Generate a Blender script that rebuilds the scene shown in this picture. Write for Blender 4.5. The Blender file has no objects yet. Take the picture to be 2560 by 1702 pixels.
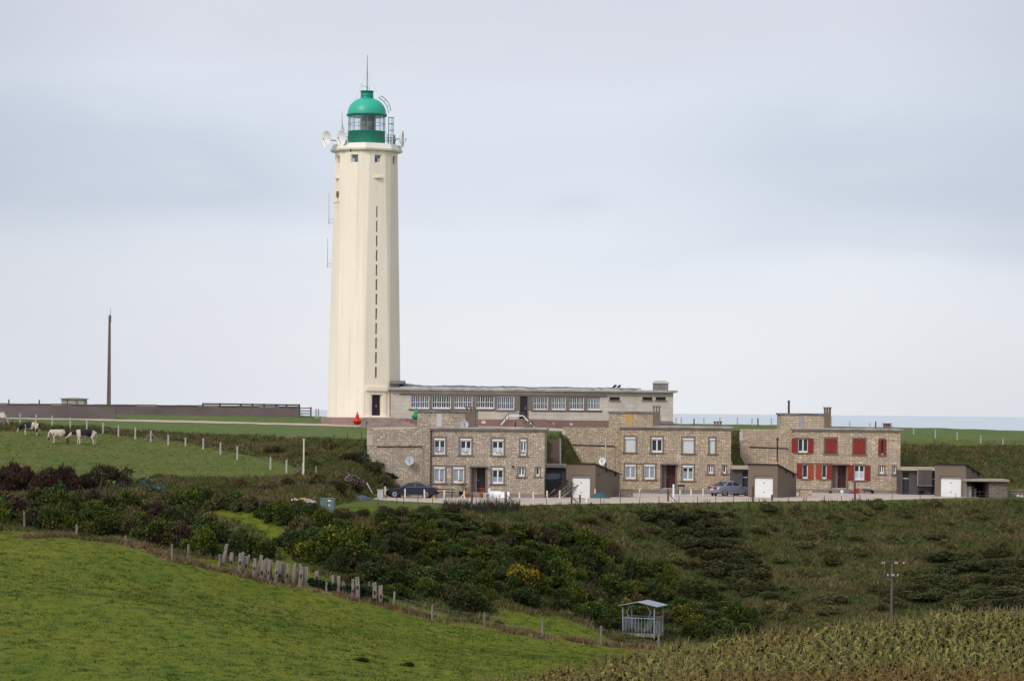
import bpy, math, random
import numpy as np
from mathutils import Vector, Matrix
random.seed(7); RNG = np.random.default_rng(7)
scene = bpy.context.scene
COL = scene.collection
# ---------------------------------------------------------------- camera model (eye at the origin, +Y forward)
F, CX, CY, ROLL = 7000.0, 1280.0, 1028.0, 0.0098
cr, sr = math.cos(ROLL), math.sin(ROLL)
def px2w(px, py, Y):
    u = (px - CX) / F; v = -(py - CY) / F
    return Vector((Y * (u * cr - v * sr), Y, Y * (u * sr + v * cr)))
def w2px(X, Y, Z):
    a = X / Y; b = Z / Y
    return CX + F * (a * cr + b * sr), CY - F * (-a * sr + b * cr)
def hor(px): return CY + ROLL * (px - CX)
def s2l(*c):
    return tuple(((x / 255) / 12.92 if x <= 10 else (((x / 255) + .055) / 1.055) ** 2.4) for x in c)

# ---------------------------------------------------------------- objects
def tag(o, label=None, cat=None, group=None, kind=None):
    if label: o['label'] = label
    if cat: o['category'] = cat
    if group: o['group'] = group
    if kind: o['kind'] = kind
    return o
def thing(name, label, cat, loc=(0, 0, 0), rotz=0.0, group=None, kind=None):
    o = bpy.data.objects.new(name, None); COL.objects.link(o)
    o.location = loc; o.rotation_euler = (0, 0, rotz)
    return tag(o, label, cat, group, kind)
def link(name, me, parent=None, mats=()):
    for m in mats: me.materials.append(m)
    o = bpy.data.objects.new(name, me); COL.objects.link(o)
    if parent is not None: o.parent = parent
    return o
def kids(o): return [c for c in o.children]
def copy_tree(o, parent=None):
    c = o.copy(); COL.objects.link(c)
    if parent is not None: c.parent = parent
    for ch in kids(o): copy_tree(ch, c)
    return c

class MB:
    def __init__(s): s.v = []; s.f = []; s.m = []; s.sm = []
    def add(s, vs, fs, m=0, smooth=False):
        b = len(s.v); s.v += [tuple(v) for v in vs]
        for f in fs: s.f.append(tuple(b + i for i in f)); s.m.append(m); s.sm.append(smooth)
        return s
    def box(s, x0, x1, y0, y1, z0, z1, m=0):
        return s.add([(x0,y0,z0),(x1,y0,z0),(x1,y1,z0),(x0,y1,z0),(x0,y0,z1),(x1,y0,z1),(x1,y1,z1),(x0,y1,z1)],
                     [(0,3,2,1),(4,5,6,7),(0,1,5,4),(1,2,6,5),(2,3,7,6),(3,0,4,7)], m)
    def quad(s, a, b, c, d, m=0): return s.add([a, b, c, d], [(0, 1, 2, 3)], m)
    def bar(s, p0, p1, w, h=None, m=0, taper=1.0):
        p0 = Vector(p0); p1 = Vector(p1); d = (p1 - p0).normalized(); h = h or w
        up = Vector((0, 0, 1)) if abs(d.z) < .95 else Vector((0, 1, 0))
        a = d.cross(up).normalized(); b = a.cross(d).normalized()
        q = []
        for p, k in ((p0, 1), (p1, taper)):
            for sx, sy in ((-1,-1),(1,-1),(1,1),(-1,1)): q.append(p + a * sx * w * k / 2 + b * sy * h * k / 2)
        return s.add(q, [(0,3,2,1),(4,5,6,7),(0,1,5,4),(1,2,6,5),(2,3,7,6),(3,0,4,7)], m)
    def tube(s, p0, p1, r0, r1=None, n=8, m=0, smooth=True):
        p0 = Vector(p0); p1 = Vector(p1); r1 = r0 if r1 is None else r1
        d = (p1 - p0).normalized(); up = Vector((0, 0, 1)) if abs(d.z) < .95 else Vector((0, 1, 0))
        a = d.cross(up).normalized(); b = a.cross(d).normalized(); vs = []
        for p, r in ((p0, r0), (p1, r1)):
            for i in range(n):
                t = 2 * math.pi * i / n; vs.append(p + a * math.cos(t) * r + b * math.sin(t) * r)
        s.add(vs, [(i, (i + 1) % n, n + (i + 1) % n, n + i) for i in range(n)], m, smooth)
        return s.add(vs, [tuple(range(n))[::-1], tuple(range(n, 2 * n))], m)
    def path(s, pts, r, n=6, m=0):
        for a, b in zip(pts[:-1], pts[1:]): s.tube(a, b, r, r, n, m)
        return s
    def lathe(s, prof, n=24, c=(0, 0, 0), axis=(0, 0, 1), m=0, smooth=True, cap=True):
        ax = Vector(axis).normalized(); up = Vector((0, 0, 1)) if abs(ax.z) < .95 else Vector((0, 1, 0))
        a = (ax.cross(up) if abs(ax.z) < .95 else Vector((1, 0, 0))).normalized(); b = ax.cross(a).normalized(); c = Vector(c)
        vs = []
        for r, z in prof:
            for i in range(n):
                t = 2 * math.pi * i / n; vs.append(c + ax * z + a * math.cos(t) * r + b * math.sin(t) * r)
        k = len(prof)
        s.add(vs, [(j * n + i, j * n + (i + 1) % n, (j + 1) * n + (i + 1) % n, (j + 1) * n + i) for j in range(k - 1) for i in range(n)], m, smooth)
        if cap: s.add(vs, [tuple(range(n))[::-1], tuple(range((k - 1) * n, k * n))], m)
        return s
    def prism(s, poly, y0, y1, m=0):      # poly in (x,z), extruded along y
        n = len(poly); vs = [(x, y0, z) for x, z in poly] + [(x, y1, z) for x, z in poly]
        return s.add(vs, [tuple(range(n)), tuple(range(2 * n - 1, n - 1, -1))] + [(i, n + i, n + (i + 1) % n, (i + 1) % n) for i in range(n)], m)
    def build(s, name, mats, parent=None, label=None):
        me = bpy.data.meshes.new(name); me.from_pydata(s.v, [], s.f)
        if not isinstance(mats, (list, tuple)): mats = [mats]
        o = link(name, me, parent, mats)
        me.polygons.foreach_set('material_index', s.m); me.polygons.foreach_set('use_smooth', s.sm); me.update()
        if label: o['label'] = label
        return o
def holed(mb, x0, x1, z0, z1, holes, y=0.0, depth=.2, m=0):
    """front face at y with rectangular openings and their reveals"""
    xs = sorted({x0, x1, *[h[0] for h in holes], *[h[1] for h in holes]}); zs = sorted({z0, z1, *[h[2] for h in holes], *[h[3] for h in holes]})
    for a, b in zip(xs[:-1], xs[1:]):
        for c, d in zip(zs[:-1], zs[1:]):
            mx, mz = (a + b) / 2, (c + d) / 2
            if any(h[0] < mx < h[1] and h[2] < mz < h[3] for h in holes): continue
            mb.quad((a, y, c), (b, y, c), (b, y, d), (a, y, d), m)
    for h in holes:
        a, b, c, d = h[:4]; e = y + (h[4] if len(h) > 4 else depth)
        mb.quad((a,y,c),(a,y,d),(a,e,d),(a,e,c),m); mb.quad((b,y,c),(b,e,c),(b,e,d),(b,y,d),m)
        mb.quad((a,y,c),(a,e,c),(b,e,c),(b,y,c),m); mb.quad((a,y,d),(b,y,d),(b,e,d),(a,e,d),m)
        if len(h) > 4: mb.quad((a,e,c),(a,e,d),(b,e,d),(b,e,c),m)
def np_mesh(name, V, Fa, C=None, smooth=False):
    V = np.ascontiguousarray(V, dtype=np.float32); Fa = np.ascontiguousarray(Fa, dtype=np.int32)
    me = bpy.data.meshes.new(name); n, k = Fa.shape
    me.vertices.add(len(V)); me.vertices.foreach_set('co', V.ravel())
    me.loops.add(n * k); me.loops.foreach_set('vertex_index', Fa.ravel())
    me.polygons.add(n); me.polygons.foreach_set('loop_start', np.arange(0, n * k, k, dtype=np.int32))
    if smooth: me.polygons.foreach_set('use_smooth', np.ones(n, dtype=bool))
    me.update(calc_edges=True)
    if C is not None:
        C = np.asarray(C, dtype=np.float32)
        if C.shape[1] == 3: C = np.concatenate([C, np.ones((len(C), 1), np.float32)], 1)
        at = me.color_attributes.new('Col', 'FLOAT_COLOR', 'POINT'); at.data.foreach_set('color', np.ascontiguousarray(C).ravel())
    me.validate(); return me

# ---------------------------------------------------------------- numpy noise
def vnoise(x, y, seed=0):
    x = np.asarray(x, float); y = np.asarray(y, float)
    xi = np.floor(x).astype(np.int64); yi = np.floor(y).astype(np.int64); fx = x - xi; fy = y - yi
    fx = fx * fx * (3 - 2 * fx); fy = fy * fy * (3 - 2 * fy)
    def h(i, j):
        n = (i * 374761393 + j * 668265263 + seed * 974634777) & 0x7fffffff
        n = ((n ^ (n >> 13)) * 1274126177) & 0x7fffffff
        return ((n ^ (n >> 16)) & 0xffff) / 65535.0
    return (h(xi, yi) * (1 - fx) + h(xi + 1, yi) * fx) * (1 - fy) + (h(xi, yi + 1) * (1 - fx) + h(xi + 1, yi + 1) * fx) * fy
def fbm(x, y, seed=0, o=3):
    t = 0; a = .5; n = 0
    for k in range(o): t = t + a * vnoise(x * 2 ** k, y * 2 ** k, seed + k * 17); n += a; a *= .5
    return t / n
def in_poly(x, y, poly):
    x = np.asarray(x, float); y = np.asarray(y, float); r = np.zeros(x.shape, bool); n = len(poly)
    for i in range(n):
        x1, y1 = poly[i]; x2, y2 = poly[(i + 1) % n]
        if y1 == y2: continue
        c = ((y1 > y) != (y2 > y)) & (x < (x2 - x1) * (y - y1) / (y2 - y1) + x1); r ^= c
    return r
def dist_poly(x, y, poly, closed=True):
    d = np.full(np.shape(x), 1e9); n = len(poly)
    for i in range(n if closed else n - 1):
        x1, y1 = poly[i]; x2, y2 = poly[(i + 1) % n]; dx, dy = x2 - x1, y2 - y1
        t = np.clip(((x - x1) * dx + (y - y1) * dy) / (dx * dx + dy * dy + 1e-9), 0, 1)
        d = np.minimum(d, np.hypot(x - x1 - t * dx, y - y1 - t * dy))
    return d

# ---------------------------------------------------------------- materials
class NT:
    def __init__(s, nt): s.t = nt
    def n(s, typ, ins=None, **kw):
        nd = s.t.nodes.new(typ)
        for k, v in kw.items(): setattr(nd, k, v)
        for k, v in (ins or {}).items(): s.set(nd.inputs[k], v)
        return nd
    def set(s, sock, v):
        if isinstance(v, bpy.types.NodeSocket): s.t.links.new(v, sock)
        elif isinstance(v, bpy.types.Node): s.t.links.new(v.outputs[0], sock)
        else:
            if sock.type == 'RGBA' and not isinstance(v, (int, float)) and len(v) == 3: v = (*v, 1)
            sock.default_value = v
    def math(s, op, a, b=0.0, c=None, clamp=False):
        nd = s.n('ShaderNodeMath', {0: a, 1: b}, operation=op, use_clamp=clamp)
        if c is not None: s.set(nd.inputs[2], c)
        return nd.outputs[0]
    def mix(s, f, a, b, blend='MIX'):
        nd = s.n('ShaderNodeMix', data_type='RGBA', blend_type=blend)
        s.set(nd.inputs[0], f); s.set(nd.inputs[6], a); s.set(nd.inputs[7], b); return nd.outputs[2]
    def noise(s, vec, scale, detail=4, rough=.55, dist=0):
        return s.n('ShaderNodeTexNoise', {'Vector': vec, 'Scale': scale, 'Detail': detail, 'Roughness': rough, 'Distortion': dist}).outputs[0]
    def ramp(s, fac, stops, interp='LINEAR'):
        nd = s.n('ShaderNodeValToRGB', {0: fac}); r = nd.color_ramp; r.interpolation = interp
        while len(r.elements) < len(stops): r.elements.new(.5)
        for e, (p, c) in zip(r.elements, stops): e.position = p; e.color = (*c, 1) if not isinstance(c, (int, float)) else (c, c, c, 1)
        return nd.outputs[0]
    def mapping(s, vec, scale=(1, 1, 1), loc=(0, 0, 0), rot=(0, 0, 0)):
        return s.n('ShaderNodeMapping', {'Vector': vec, 'Scale': scale, 'Location': loc, 'Rotation': rot}).outputs[0]
def new_mat(name):
    m = bpy.data.materials.new(name); m.use_nodes = True; t = NT(m.node_tree)
    b = m.node_tree.nodes['Principled BSDF']; return m, t, b
def objco(t): return t.n('ShaderNodeTexCoord').outputs['Object']
def mat(name, c, rough=.75, c2=None, scale=2.0, amt=.5, bump=0.0, stretch=(1, 1, 1), metal=0.0, spec=.3, fine=0.25, dist=0.02):
    """weathered paint / plaster / metal: two tones broken up by large and fine noise"""
    m, t, b = new_mat(name); co = objco(t); v = t.mapping(co, stretch)
    c2 = c2 or tuple(x * .72 for x in c)
    n1 = t.noise(v, scale, 5, .6); n2 = t.noise(co, scale * 9, 3, .6)
    f = t.math('ADD', t.math('MULTIPLY', n1, 1 - fine), t.math('MULTIPLY', n2, fine))
    f = t.ramp(f, [(.5 - .3 * (1.05 - amt) - .06, 0.0), (.5 + .3 * (1.05 - amt) + .06, 1.0)])
    t.set(b.inputs['Base Color'], t.mix(f, c, c2)); b.inputs['Roughness'].default_value = rough
    b.inputs['Metallic'].default_value = metal; b.inputs['Specular IOR Level'].default_value = spec
    if bump:
        bp = t.n('ShaderNodeBump', {'Strength': bump, 'Distance': dist, 'Height': n2}); t.set(b.inputs['Normal'], bp.outputs[0])
    return m
def stone_mat(name, tones, mortar, bw=.34, bh=.17, scale=1.0, off=.5, mort=.018, coursed=False, dark=None):
    m, t, b = new_mat(name); co = objco(t)
    sp = t.n('ShaderNodeSeparateXYZ', {0: co}); x = t.math('ADD', sp.outputs[0], sp.outputs[1])
    cb = t.n('ShaderNodeCombineXYZ', {0: x, 1: sp.outputs[2], 2: 0.0}).outputs[0]
    nz = t.n('ShaderNodeTexNoise', {'Vector': cb, 'Scale': 1.9, 'Detail': 3.0}).outputs[1]
    off_ = t.n('ShaderNodeVectorMath', {0: nz, 1: (.5, .5, .5)}, operation='SUBTRACT')
    sc = t.n('ShaderNodeVectorMath', {0: off_, 1: (.25 if coursed else .34, .05 if coursed else .30, 0)}, operation='MULTIPLY')
    v = t.n('ShaderNodeVectorMath', {0: cb, 1: sc}, operation='ADD').outputs[0]
    br = t.n('ShaderNodeTexBrick', {'Vector': v, 'Color1': (0, 0, 0), 'Color2': (1, 1, 1), 'Mortar': (.5, .5, .5), 'Scale': scale, 'Mortar Size': mort,
                                   'Mortar Smooth': .3, 'Bias': 0.0, 'Brick Width': bw, 'Row Height': bh}, offset=off, squash=.7, squash_frequency=2)
    vo = t.n('ShaderNodeTexVoronoi', {'Vector': t.mapping(v, (1 / bw, 1 / bh, 1)), 'Scale': .9})
    f = t.math('ADD', t.math('MULTIPLY', br.outputs[0], .55), t.math('MULTIPLY', t.n('ShaderNodeSeparateColor', {0: vo.outputs[1]}).outputs[0], .45))
    k = len(tones); col = t.ramp(f, [(i / (k - 1), c) for i, c in enumerate(tones)])
    big = t.noise(cb, .7, 4); col = t.mix(t.ramp(big, [(.36, 0.0), (.66, .62)]), col, dark or tuple(.75 * x for x in tones[0]))
    col = t.mix(br.outputs[1], col, mortar)
    fi = t.noise(cb, 30, 3); col = t.mix(t.math('MULTIPLY', fi, .25), col, (.12, .1, .08))
    t.set(b.inputs['Base Color'], col); b.inputs['Roughness'].default_value = .9; b.inputs['Specular IOR Level'].default_value = .2
    h = t.math('SUBTRACT', f, t.math('MULTIPLY', br.outputs[1], 1.2))
    t.set(b.inputs['Normal'], t.n('ShaderNodeBump', {'Strength': .6, 'Distance': .03, 'Height': h}).outputs[0])
    return m
def leaf_mat(name, tint=(1, 1, 1), rough=.7, sat=1.0):
    m, t, b = new_mat(name)
    a = t.n('ShaderNodeVertexColor', layer_name='Col').outputs[0]
    oi = t.n('ShaderNodeObjectInfo').outputs['Random']
    hv = t.n('ShaderNodeHueSaturation', {'Hue': t.math('ADD', .485, t.math('MULTIPLY', oi, .03)), 'Saturation': sat, 'Value': t.math('ADD', .75, t.math('MULTIPLY', oi, .5)), 'Color': t.mix(1.0, a, tint, 'MULTIPLY')})
    t.set(b.inputs['Base Color'], hv.outputs[0]); b.inputs['Roughness'].default_value = rough; b.inputs['Specular IOR Level'].default_value = .15
    return m
def col_mat(name, rough=.8):
    m, t, b = new_mat(name); a = t.n('ShaderNodeVertexColor', layer_name='Col').outputs[0]
    t.set(b.inputs['Base Color'], a); b.inputs['Roughness'].default_value = rough; b.inputs['Specular IOR Level'].default_value = .15; return m
def glass_mat(name, c=(.02, .025, .03), spec=.5):
    m, t, b = new_mat(name); n = t.noise(objco(t), 1.3, 2)
    t.set(b.inputs['Base Color'], t.mix(n, c, tuple(x * 2.2 for x in c))); b.inputs['Roughness'].default_value = .08; b.inputs['Specular IOR Level'].default_value = spec
    return m

def streaked(name, c, c2, c3):
    m, t, b = new_mat(name); co = objco(t); n = t.noise(t.mapping(co, (1, 1, .35)), .25, 5); st = t.noise(t.mapping(co, (2.6, 2.6, .06)), 1.0, 6, .65); pt = t.noise(co, 1.1, 4)
    k = t.mix(t.ramp(n, [(.38, 0.0), (.62, .8)]), c, c2); k = t.mix(t.ramp(st, [(.53, 0.0), (.74, .5)]), k, c3); k = t.mix(t.ramp(pt, [(.62, 0.0), (.72, .2)]), k, c3)
    t.set(b.inputs['Base Color'], k); b.inputs['Roughness'].default_value = .85; b.inputs['Specular IOR Level'].default_value = .25
    t.set(b.inputs['Normal'], t.n('ShaderNodeBump', {'Strength': .2, 'Distance': .02, 'Height': t.noise(co, 9, 3)}).outputs[0]); return m
M = {}
M['cream'] = streaked('cream_render', (.90, .80, .655), (.83, .725, .575), (.62, .51, .38))
M['cream_trim'] = mat('cream_cornice', (.86, .82, .72), .8, (.74, .68, .56), .5, .4)
M['green_paint'] = mat('green_paint', (.006, .27, .175), .45, (.005, .22, .14), .8, .4, spec=.4)
M['green_dome'] = mat('green_dome_paint', (.02, .43, .28), .4, (.014, .36, .23), .7, .4, spec=.5)
M['green_rail'] = mat('green_rail_paint', (.004, .12, .10), .5)
M['dark_metal'] = mat('dark_metal', (.06, .06, .07), .5, (.1, .09, .09), 5)
M['grey_metal'] = mat('galvanised_metal', (.36, .38, .41), .45, (.24, .25, .28), 4, .5, metal=.35)
M['white'] = mat('white_paint', (.78, .78, .77), .5, (.68, .67, .65), 2)
M['dish_white'] = mat('dish_white', (.80, .79, .77), .5, (.7, .69, .68), 3)
M['dish_grey'] = mat('dish_grey', (.45, .47, .50), .5, (.38, .4, .43), 3)
M['roller'] = mat('roller_shutter', (.62, .62, .62), .6, (.56, .56, .56), 2)
M['door_dark'] = mat('dark_brown_door', (.030, .017, .022), .5, (.02, .012, .016), 3)
M['door_red'] = mat('red_brown_door', (.075, .022, .018), .5, (.05, .015, .013), 3)
M['plinth'] = mat('red_brown_plinth', (.26, .155, .13), .9, (.33, .24, .20), .6, .6, .3)
M['plinth_red'] = mat('painted_red_plinth', (.25, .135, .115), .85, (.20, .125, .108), .5, .5)
M['concrete'] = mat('grey_concrete', (.25, .225, .20), .9, (.16, .145, .13), 1.2, .6, .3)
M['surround'] = mat('brown_grey_surround', (.155, .115, .10), .9, (.20, .16, .14), 2, .5, .2)
M['slab'] = mat('roof_slab', (.52, .49, .45), .9, (.24, .21, .19), .9, .6, .3)
M['felt'] = mat('roof_felt', (.040, .037, .042), .8, (.30, .28, .27), .9, .55, .6, (1, 4, 1))
M['render'] = mat('brown_render', (.19, .142, .108), .92, (.15, .112, .088), .7, .4, .3)
M['render_dark'] = mat('dark_render', (.105, .088, .085), .92, (.075, .065, .062), .8, .5, .3)
M['wallrender'] = mat('weathered_wall', (.165, .13, .125), .95, (.115, .088, .085), .35, .7, .4, (1, 1, 1.6))
M['patch_white'] = mat('pale_patch', (.55, .53, .50), .9, (.45, .43, .4), 2)
M['patch_yellow'] = mat('ochre_patch', (.52, .33, .10), .9, (.42, .27, .1), 3)
M['patch_grey'] = mat('grey_patch', (.33, .32, .31), .9, (.28, .27, .26), 2)
M['pipe_brown'] = mat('brown_pipe', (.07, .03, .022), .5)
M['pipe_white'] = mat('pvc_pipe', (.55, .52, .54), .5)
M['red_shutter'] = mat('red_shutter', (.255, .032, .018), .6, (.185, .022, .014), 3, .5, stretch=(6, 1, .6))
M['orange_shutter'] = mat('orange_shutter', (.36, .068, .022), .6, (.28, .048, .018), 3, .5, stretch=(6, 1, .6))
M['wood'] = mat('weathered_wood', (.32, .27, .235), .95, (.08, .058, .05), 2.2, .7, .8, (5, 5, .6))
M['wood_brown'] = mat('brown_wood', (.11, .07, .05), .9, (.07, .045, .035), 3, .5, .4, (4, 4, .6))
M['rust'] = mat('rust_stain', (.085, .018, .014), .95, (.05, .014, .012), 6)
M['post'] = mat('concrete_post', (.46, .43, .38), .9, (.33, .30, .27), 5, .5)
M['post_cream'] = mat('cream_post', (.72, .64, .50), .8, (.6, .5, .38), 5, .5)
M['post_white'] = mat('white_post', (.82, .81, .80), .6)
M['iron'] = mat('rusty_iron', (.035, .024, .022), .8)
M['glass'] = glass_mat('window_glass')
M['glass_blue'] = glass_mat('blue_window_glass', (.05, .06, .085))
M['curtain'] = mat('lace_curtain', (.33, .36, .40), .9, (.2, .23, .27), 9, .6)
M['lace'] = mat('white_curtain', (.55, .57, .60), .9, (.40, .43, .47), 8, .5)
M['red_buoy'] = mat('red_buoy', (.62, .022, .012), .4, (.5, .02, .012), 3)
M['green_buoy'] = mat('green_buoy', (.012, .26, .085), .45, (.01, .2, .07), 3)
M['black'] = mat('black_void', (.012, .011, .012), .9)
M['tyre'] = mat('tyre_rubber', (.018, .018, .019), .8)
M['red_light'] = mat('red_lens', (.35, .015, .012), .3)
M['soil'] = mat('soil', (.16, .10, .075), .95, (.1, .07, .05), 2)
M['cabinet'] = mat('green_cabinet', (.12, .185, .165), .55, (.10, .155, .14), 1.5)
M['tarp'] = mat('blue_green_tarp', (.035, .10, .115), .6, (.025, .07, .085), 4)
M['tarp_grey'] = mat('grey_tarp', (.085, .10, .125), .5, (.05, .06, .08), 3, .6)
M['stone'] = stone_mat('rubble_stone', [s2l(134,120,108), s2l(182,164,144), s2l(216,198,168), s2l(168,152,134), s2l(238,226,204), s2l(208,182,144), s2l(152,136,122)], s2l(128,114,104), 0.24, .16, dark=s2l(160,146,134))
M['stone2'] = stone_mat('rubble_stone_warm', [s2l(140,120,104), s2l(192,168,138), s2l(220,198,160), s2l(172,150,128), s2l(238,224,196), s2l(212,182,138), s2l(156,138,122)], s2l(126,110,98), .25, .165, dark=s2l(168,150,130))
M['stone3'] = stone_mat('coursed_stone', [s2l(146,124,110), s2l(200,176,144), s2l(222,200,166), s2l(178,156,134), s2l(238,224,198), s2l(210,182,144)], s2l(132,116,104), .42, .17, coursed=True, dark=s2l(168,152,134))
M['stone_grey'] = stone_mat('grey_stone', [s2l(104,92,84), s2l(140,126,114), s2l(160,146,132), s2l(120,106,98)], s2l(80,72,66), .34, .15, dark=s2l(100,88,80))
M['blocks'] = stone_mat('pale_blockwork', [s2l(188,178,168), s2l(212,202,190), s2l(200,190,178), s2l(220,211,200)], s2l(186,174,160), 1.15, .42, mort=.012, coursed=True, dark=s2l(178,166,150))
M['gravel'] = None
# ================================================================ camera, sun, world
cam_d = bpy.data.cameras.new('camera'); cam = bpy.data.objects.new('camera', cam_d); COL.objects.link(cam)
cam.matrix_world = Matrix(((cr, -sr, 0, 0), (0, 0, -1, 0), (sr, cr, 0, 0), (0, 0, 0, 1)))
cam_d.sensor_width = 36; cam_d.sensor_fit = 'HORIZONTAL'; cam_d.lens = F / 2560 * 36
cam_d.shift_y = (CY - 851) / 2560; cam_d.clip_start = 1; cam_d.clip_end = 900000
scene.camera = cam
SUN = Vector((-.46, -.66, .62)).normalized()
sd = bpy.data.lights.new('sun', 'SUN'); sd.energy = 1.5; sd.angle = math.radians(16); sd.color = (1, .935, .84)
so = bpy.data.objects.new('sun', sd); COL.objects.link(so); so.rotation_euler = SUN.to_track_quat('Z', 'Y').to_euler(); so.location = (-100, -100, 150)
scene.view_settings.view_transform = 'Standard'; scene.view_settings.look = 'None'; scene.view_settings.gamma = 1; scene.view_settings.exposure = .12
w = bpy.data.worlds.new('World'); scene.world = w; w.use_nodes = True; wt = NT(w.node_tree)
for n in list(w.node_tree.nodes): w.node_tree.nodes.remove(n)
sky = wt.n('ShaderNodeTexSky', sky_type='NISHITA', sun_disc=False, sun_elevation=math.asin(SUN.z), sun_rotation=math.atan2(SUN.x, SUN.y), altitude=100, dust_density=2.0)
gen = wt.n('ShaderNodeTexCoord').outputs['Generated']
sp = wt.n('ShaderNodeSeparateXYZ', {0: gen}); dx, dy, dz = sp.outputs
az = wt.math('ARCTAN2', dx, dy)
warp = wt.math('MULTIPLY', wt.math('SUBTRACT', wt.noise(wt.mapping(gen, (7, 7, 22)), 1.0, 3), .5), .035)
el = wt.math('ADD', dz, warp)
def gauss(x, c, s_, k=1.0):      # bell of height k round c
    d = wt.math('DIVIDE', wt.math('SUBTRACT', x, c), s_)
    return wt.math('MULTIPLY', wt.math('EXPONENT', wt.math('MULTIPLY', wt.math('MULTIPLY', d, d), -1)), k)
def sstep(x, a, b):
    return wt.n('ShaderNodeMapRange', {0: x, 1: a, 2: b, 3: 0.0, 4: 1.0}, interpolation_type='SMOOTHSTEP').outputs[0]
cloud = wt.noise(wt.mapping(gen, (5, 5, 26), (3.1, 1.7, .4)), 1.0, 5, .5, .6)
soft = wt.noise(wt.mapping(gen, (16, 16, 60), (.3, 8.7, 5.4)), 1.0, 4, .5)
cf = wt.math('ADD', wt.math('MULTIPLY', wt.math('SUBTRACT', cloud, .5), .9), wt.math('MULTIPLY', wt.math('SUBTRACT', soft, .5), .35))
C_LOW, C_MID, C_TOP, C_BAND, C_LAV = s2l(231,234,239), s2l(220,226,237), s2l(211,214,225), s2l(192,202,217), s2l(218,221,229)
col = wt.mix(sstep(el, .02, .075), C_LOW, C_MID)
col = wt.mix(wt.math('MULTIPLY', sstep(az, .0, -.17), sstep(el, .085, .03)), col, C_LAV)
col = wt.mix(wt.math('MULTIPLY', sstep(az, .04, .19), wt.math('MULTIPLY', sstep(el, .055, .0), .75)), col, s2l(213,215,222))
col = wt.mix(sstep(el, .098, .14), col, C_TOP)
bl = wt.math('MULTIPLY', gauss(el, .084, .021), sstep(az, -.035, -.12))
br_ = wt.math('MULTIPLY', gauss(el, .086, .026), wt.math('MULTIPLY', sstep(az, .03, .12), .75))
bc = wt.math('MULTIPLY', gauss(el, .088, .02), .25)
st = wt.math('MULTIPLY', gauss(wt.math('ADD', dz, wt.math('MULTIPLY', warp, .6)), .061, .006), wt.math('MULTIPLY', sstep(az, .02, .15), .3))
st2 = wt.math('MULTIPLY', gauss(wt.math('ADD', dz, wt.math('MULTIPLY', warp, .9)), .0715, .004), wt.math('MULTIPLY', gauss(az, .022, .012), .35))
bands = wt.math('ADD', wt.math('ADD', wt.math('MAXIMUM', bl, br_), bc), wt.math('ADD', st, st2), clamp=True)
bands = wt.math('ADD', bands, wt.math('MULTIPLY', cf, .45), clamp=True)
bands = wt.math('MULTIPLY', bands, .8)
col = wt.mix(bands, col, C_BAND)
col = wt.mix(wt.math('MULTIPLY', wt.math('MULTIPLY', cf, -1.0, clamp=True), 1.0, clamp=True), col, s2l(230,234,241))
side = wt.math('MULTIPLY', wt.math('MAXIMUM', sstep(az, -.11, -.23), sstep(az, .11, .23)), sstep(el, .0, .09))
col = wt.mix(wt.math('MULTIPLY', side, .5), col, s2l(170,180,196))
# brighter cloud round the veiled sun and overhead
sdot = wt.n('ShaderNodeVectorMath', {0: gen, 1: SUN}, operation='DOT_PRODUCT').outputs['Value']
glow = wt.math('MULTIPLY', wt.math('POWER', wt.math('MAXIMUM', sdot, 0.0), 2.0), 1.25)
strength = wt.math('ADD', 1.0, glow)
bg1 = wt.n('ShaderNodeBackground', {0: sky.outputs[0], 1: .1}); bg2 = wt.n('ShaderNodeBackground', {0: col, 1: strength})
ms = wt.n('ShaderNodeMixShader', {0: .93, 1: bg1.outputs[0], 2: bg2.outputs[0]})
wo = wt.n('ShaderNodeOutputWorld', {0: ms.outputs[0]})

# ================================================================ terrain
ZB = -7.7
CP = []
def cp(px, a, Y, z=False):
    if z: CP.append(((px - CX) / F * Y, Y, a))
    else:
        p = px2w(px, a, Y); CP.append((p.x, p.y, p.z))
for t in [(0,1702,118),(0,1500,150),(0,1330,200),(0,1240,222),(0,1180,240),(0,1110,262),(0,1060,283),(0,1043.5,291.5),
          (300,1702,120),(300,1500,152),(300,1370,195),(300,1280,218),(300,1190,238),(300,1110,262),(300,1075,278),(300,1056,284),(300,1047,291.5),
          (640,1702,122),(640,1560,155),(640,1460,195),(640,1340,210),(640,1272,218),(640,1195,240),(640,1132,255),(640,1088,266),(640,1062,286),(640,1040,303),
          (470,1400,196),(470,1130,259),(470,1086,272),
          (900,1702,128),(900,1600,160),(900,1500,198),(900,1400,208),(900,1285,216),(900,1180,243),(900,1112,258),(900,1085,276),(900,1064,289),
          (780,1240,224),(780,1180,241),(780,1120,255),(780,1090,266),(740,1278,216),
          (1280,1640,165),(1280,1588,195),(1280,1530,205),(1280,1400,216),(1280,1292,224),
          (1100,1555,196),(1100,1480,206),(1100,1380,214),
          (1600,1660,175),(1600,1592,210),(1600,1500,221),(1600,1400,228),(1600,1280,236),(1450,1605,200),
          (2000,1600,212),(2000,1500,224),(2000,1400,234),(2000,1272,248),
          (2500,1570,216),(2500,1450,232),(2500,1350,244),(2500,1256,256),
          (-400,1300,195),(-400,1200,225),(-400,1110,255),(-400,1041,291.5),(-400,1702,112),
          (2900,1560,220),(2900,1400,240),(2900,1260,262),(2900,1130,298),(2900,1082,325)]: cp(*t)
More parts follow.
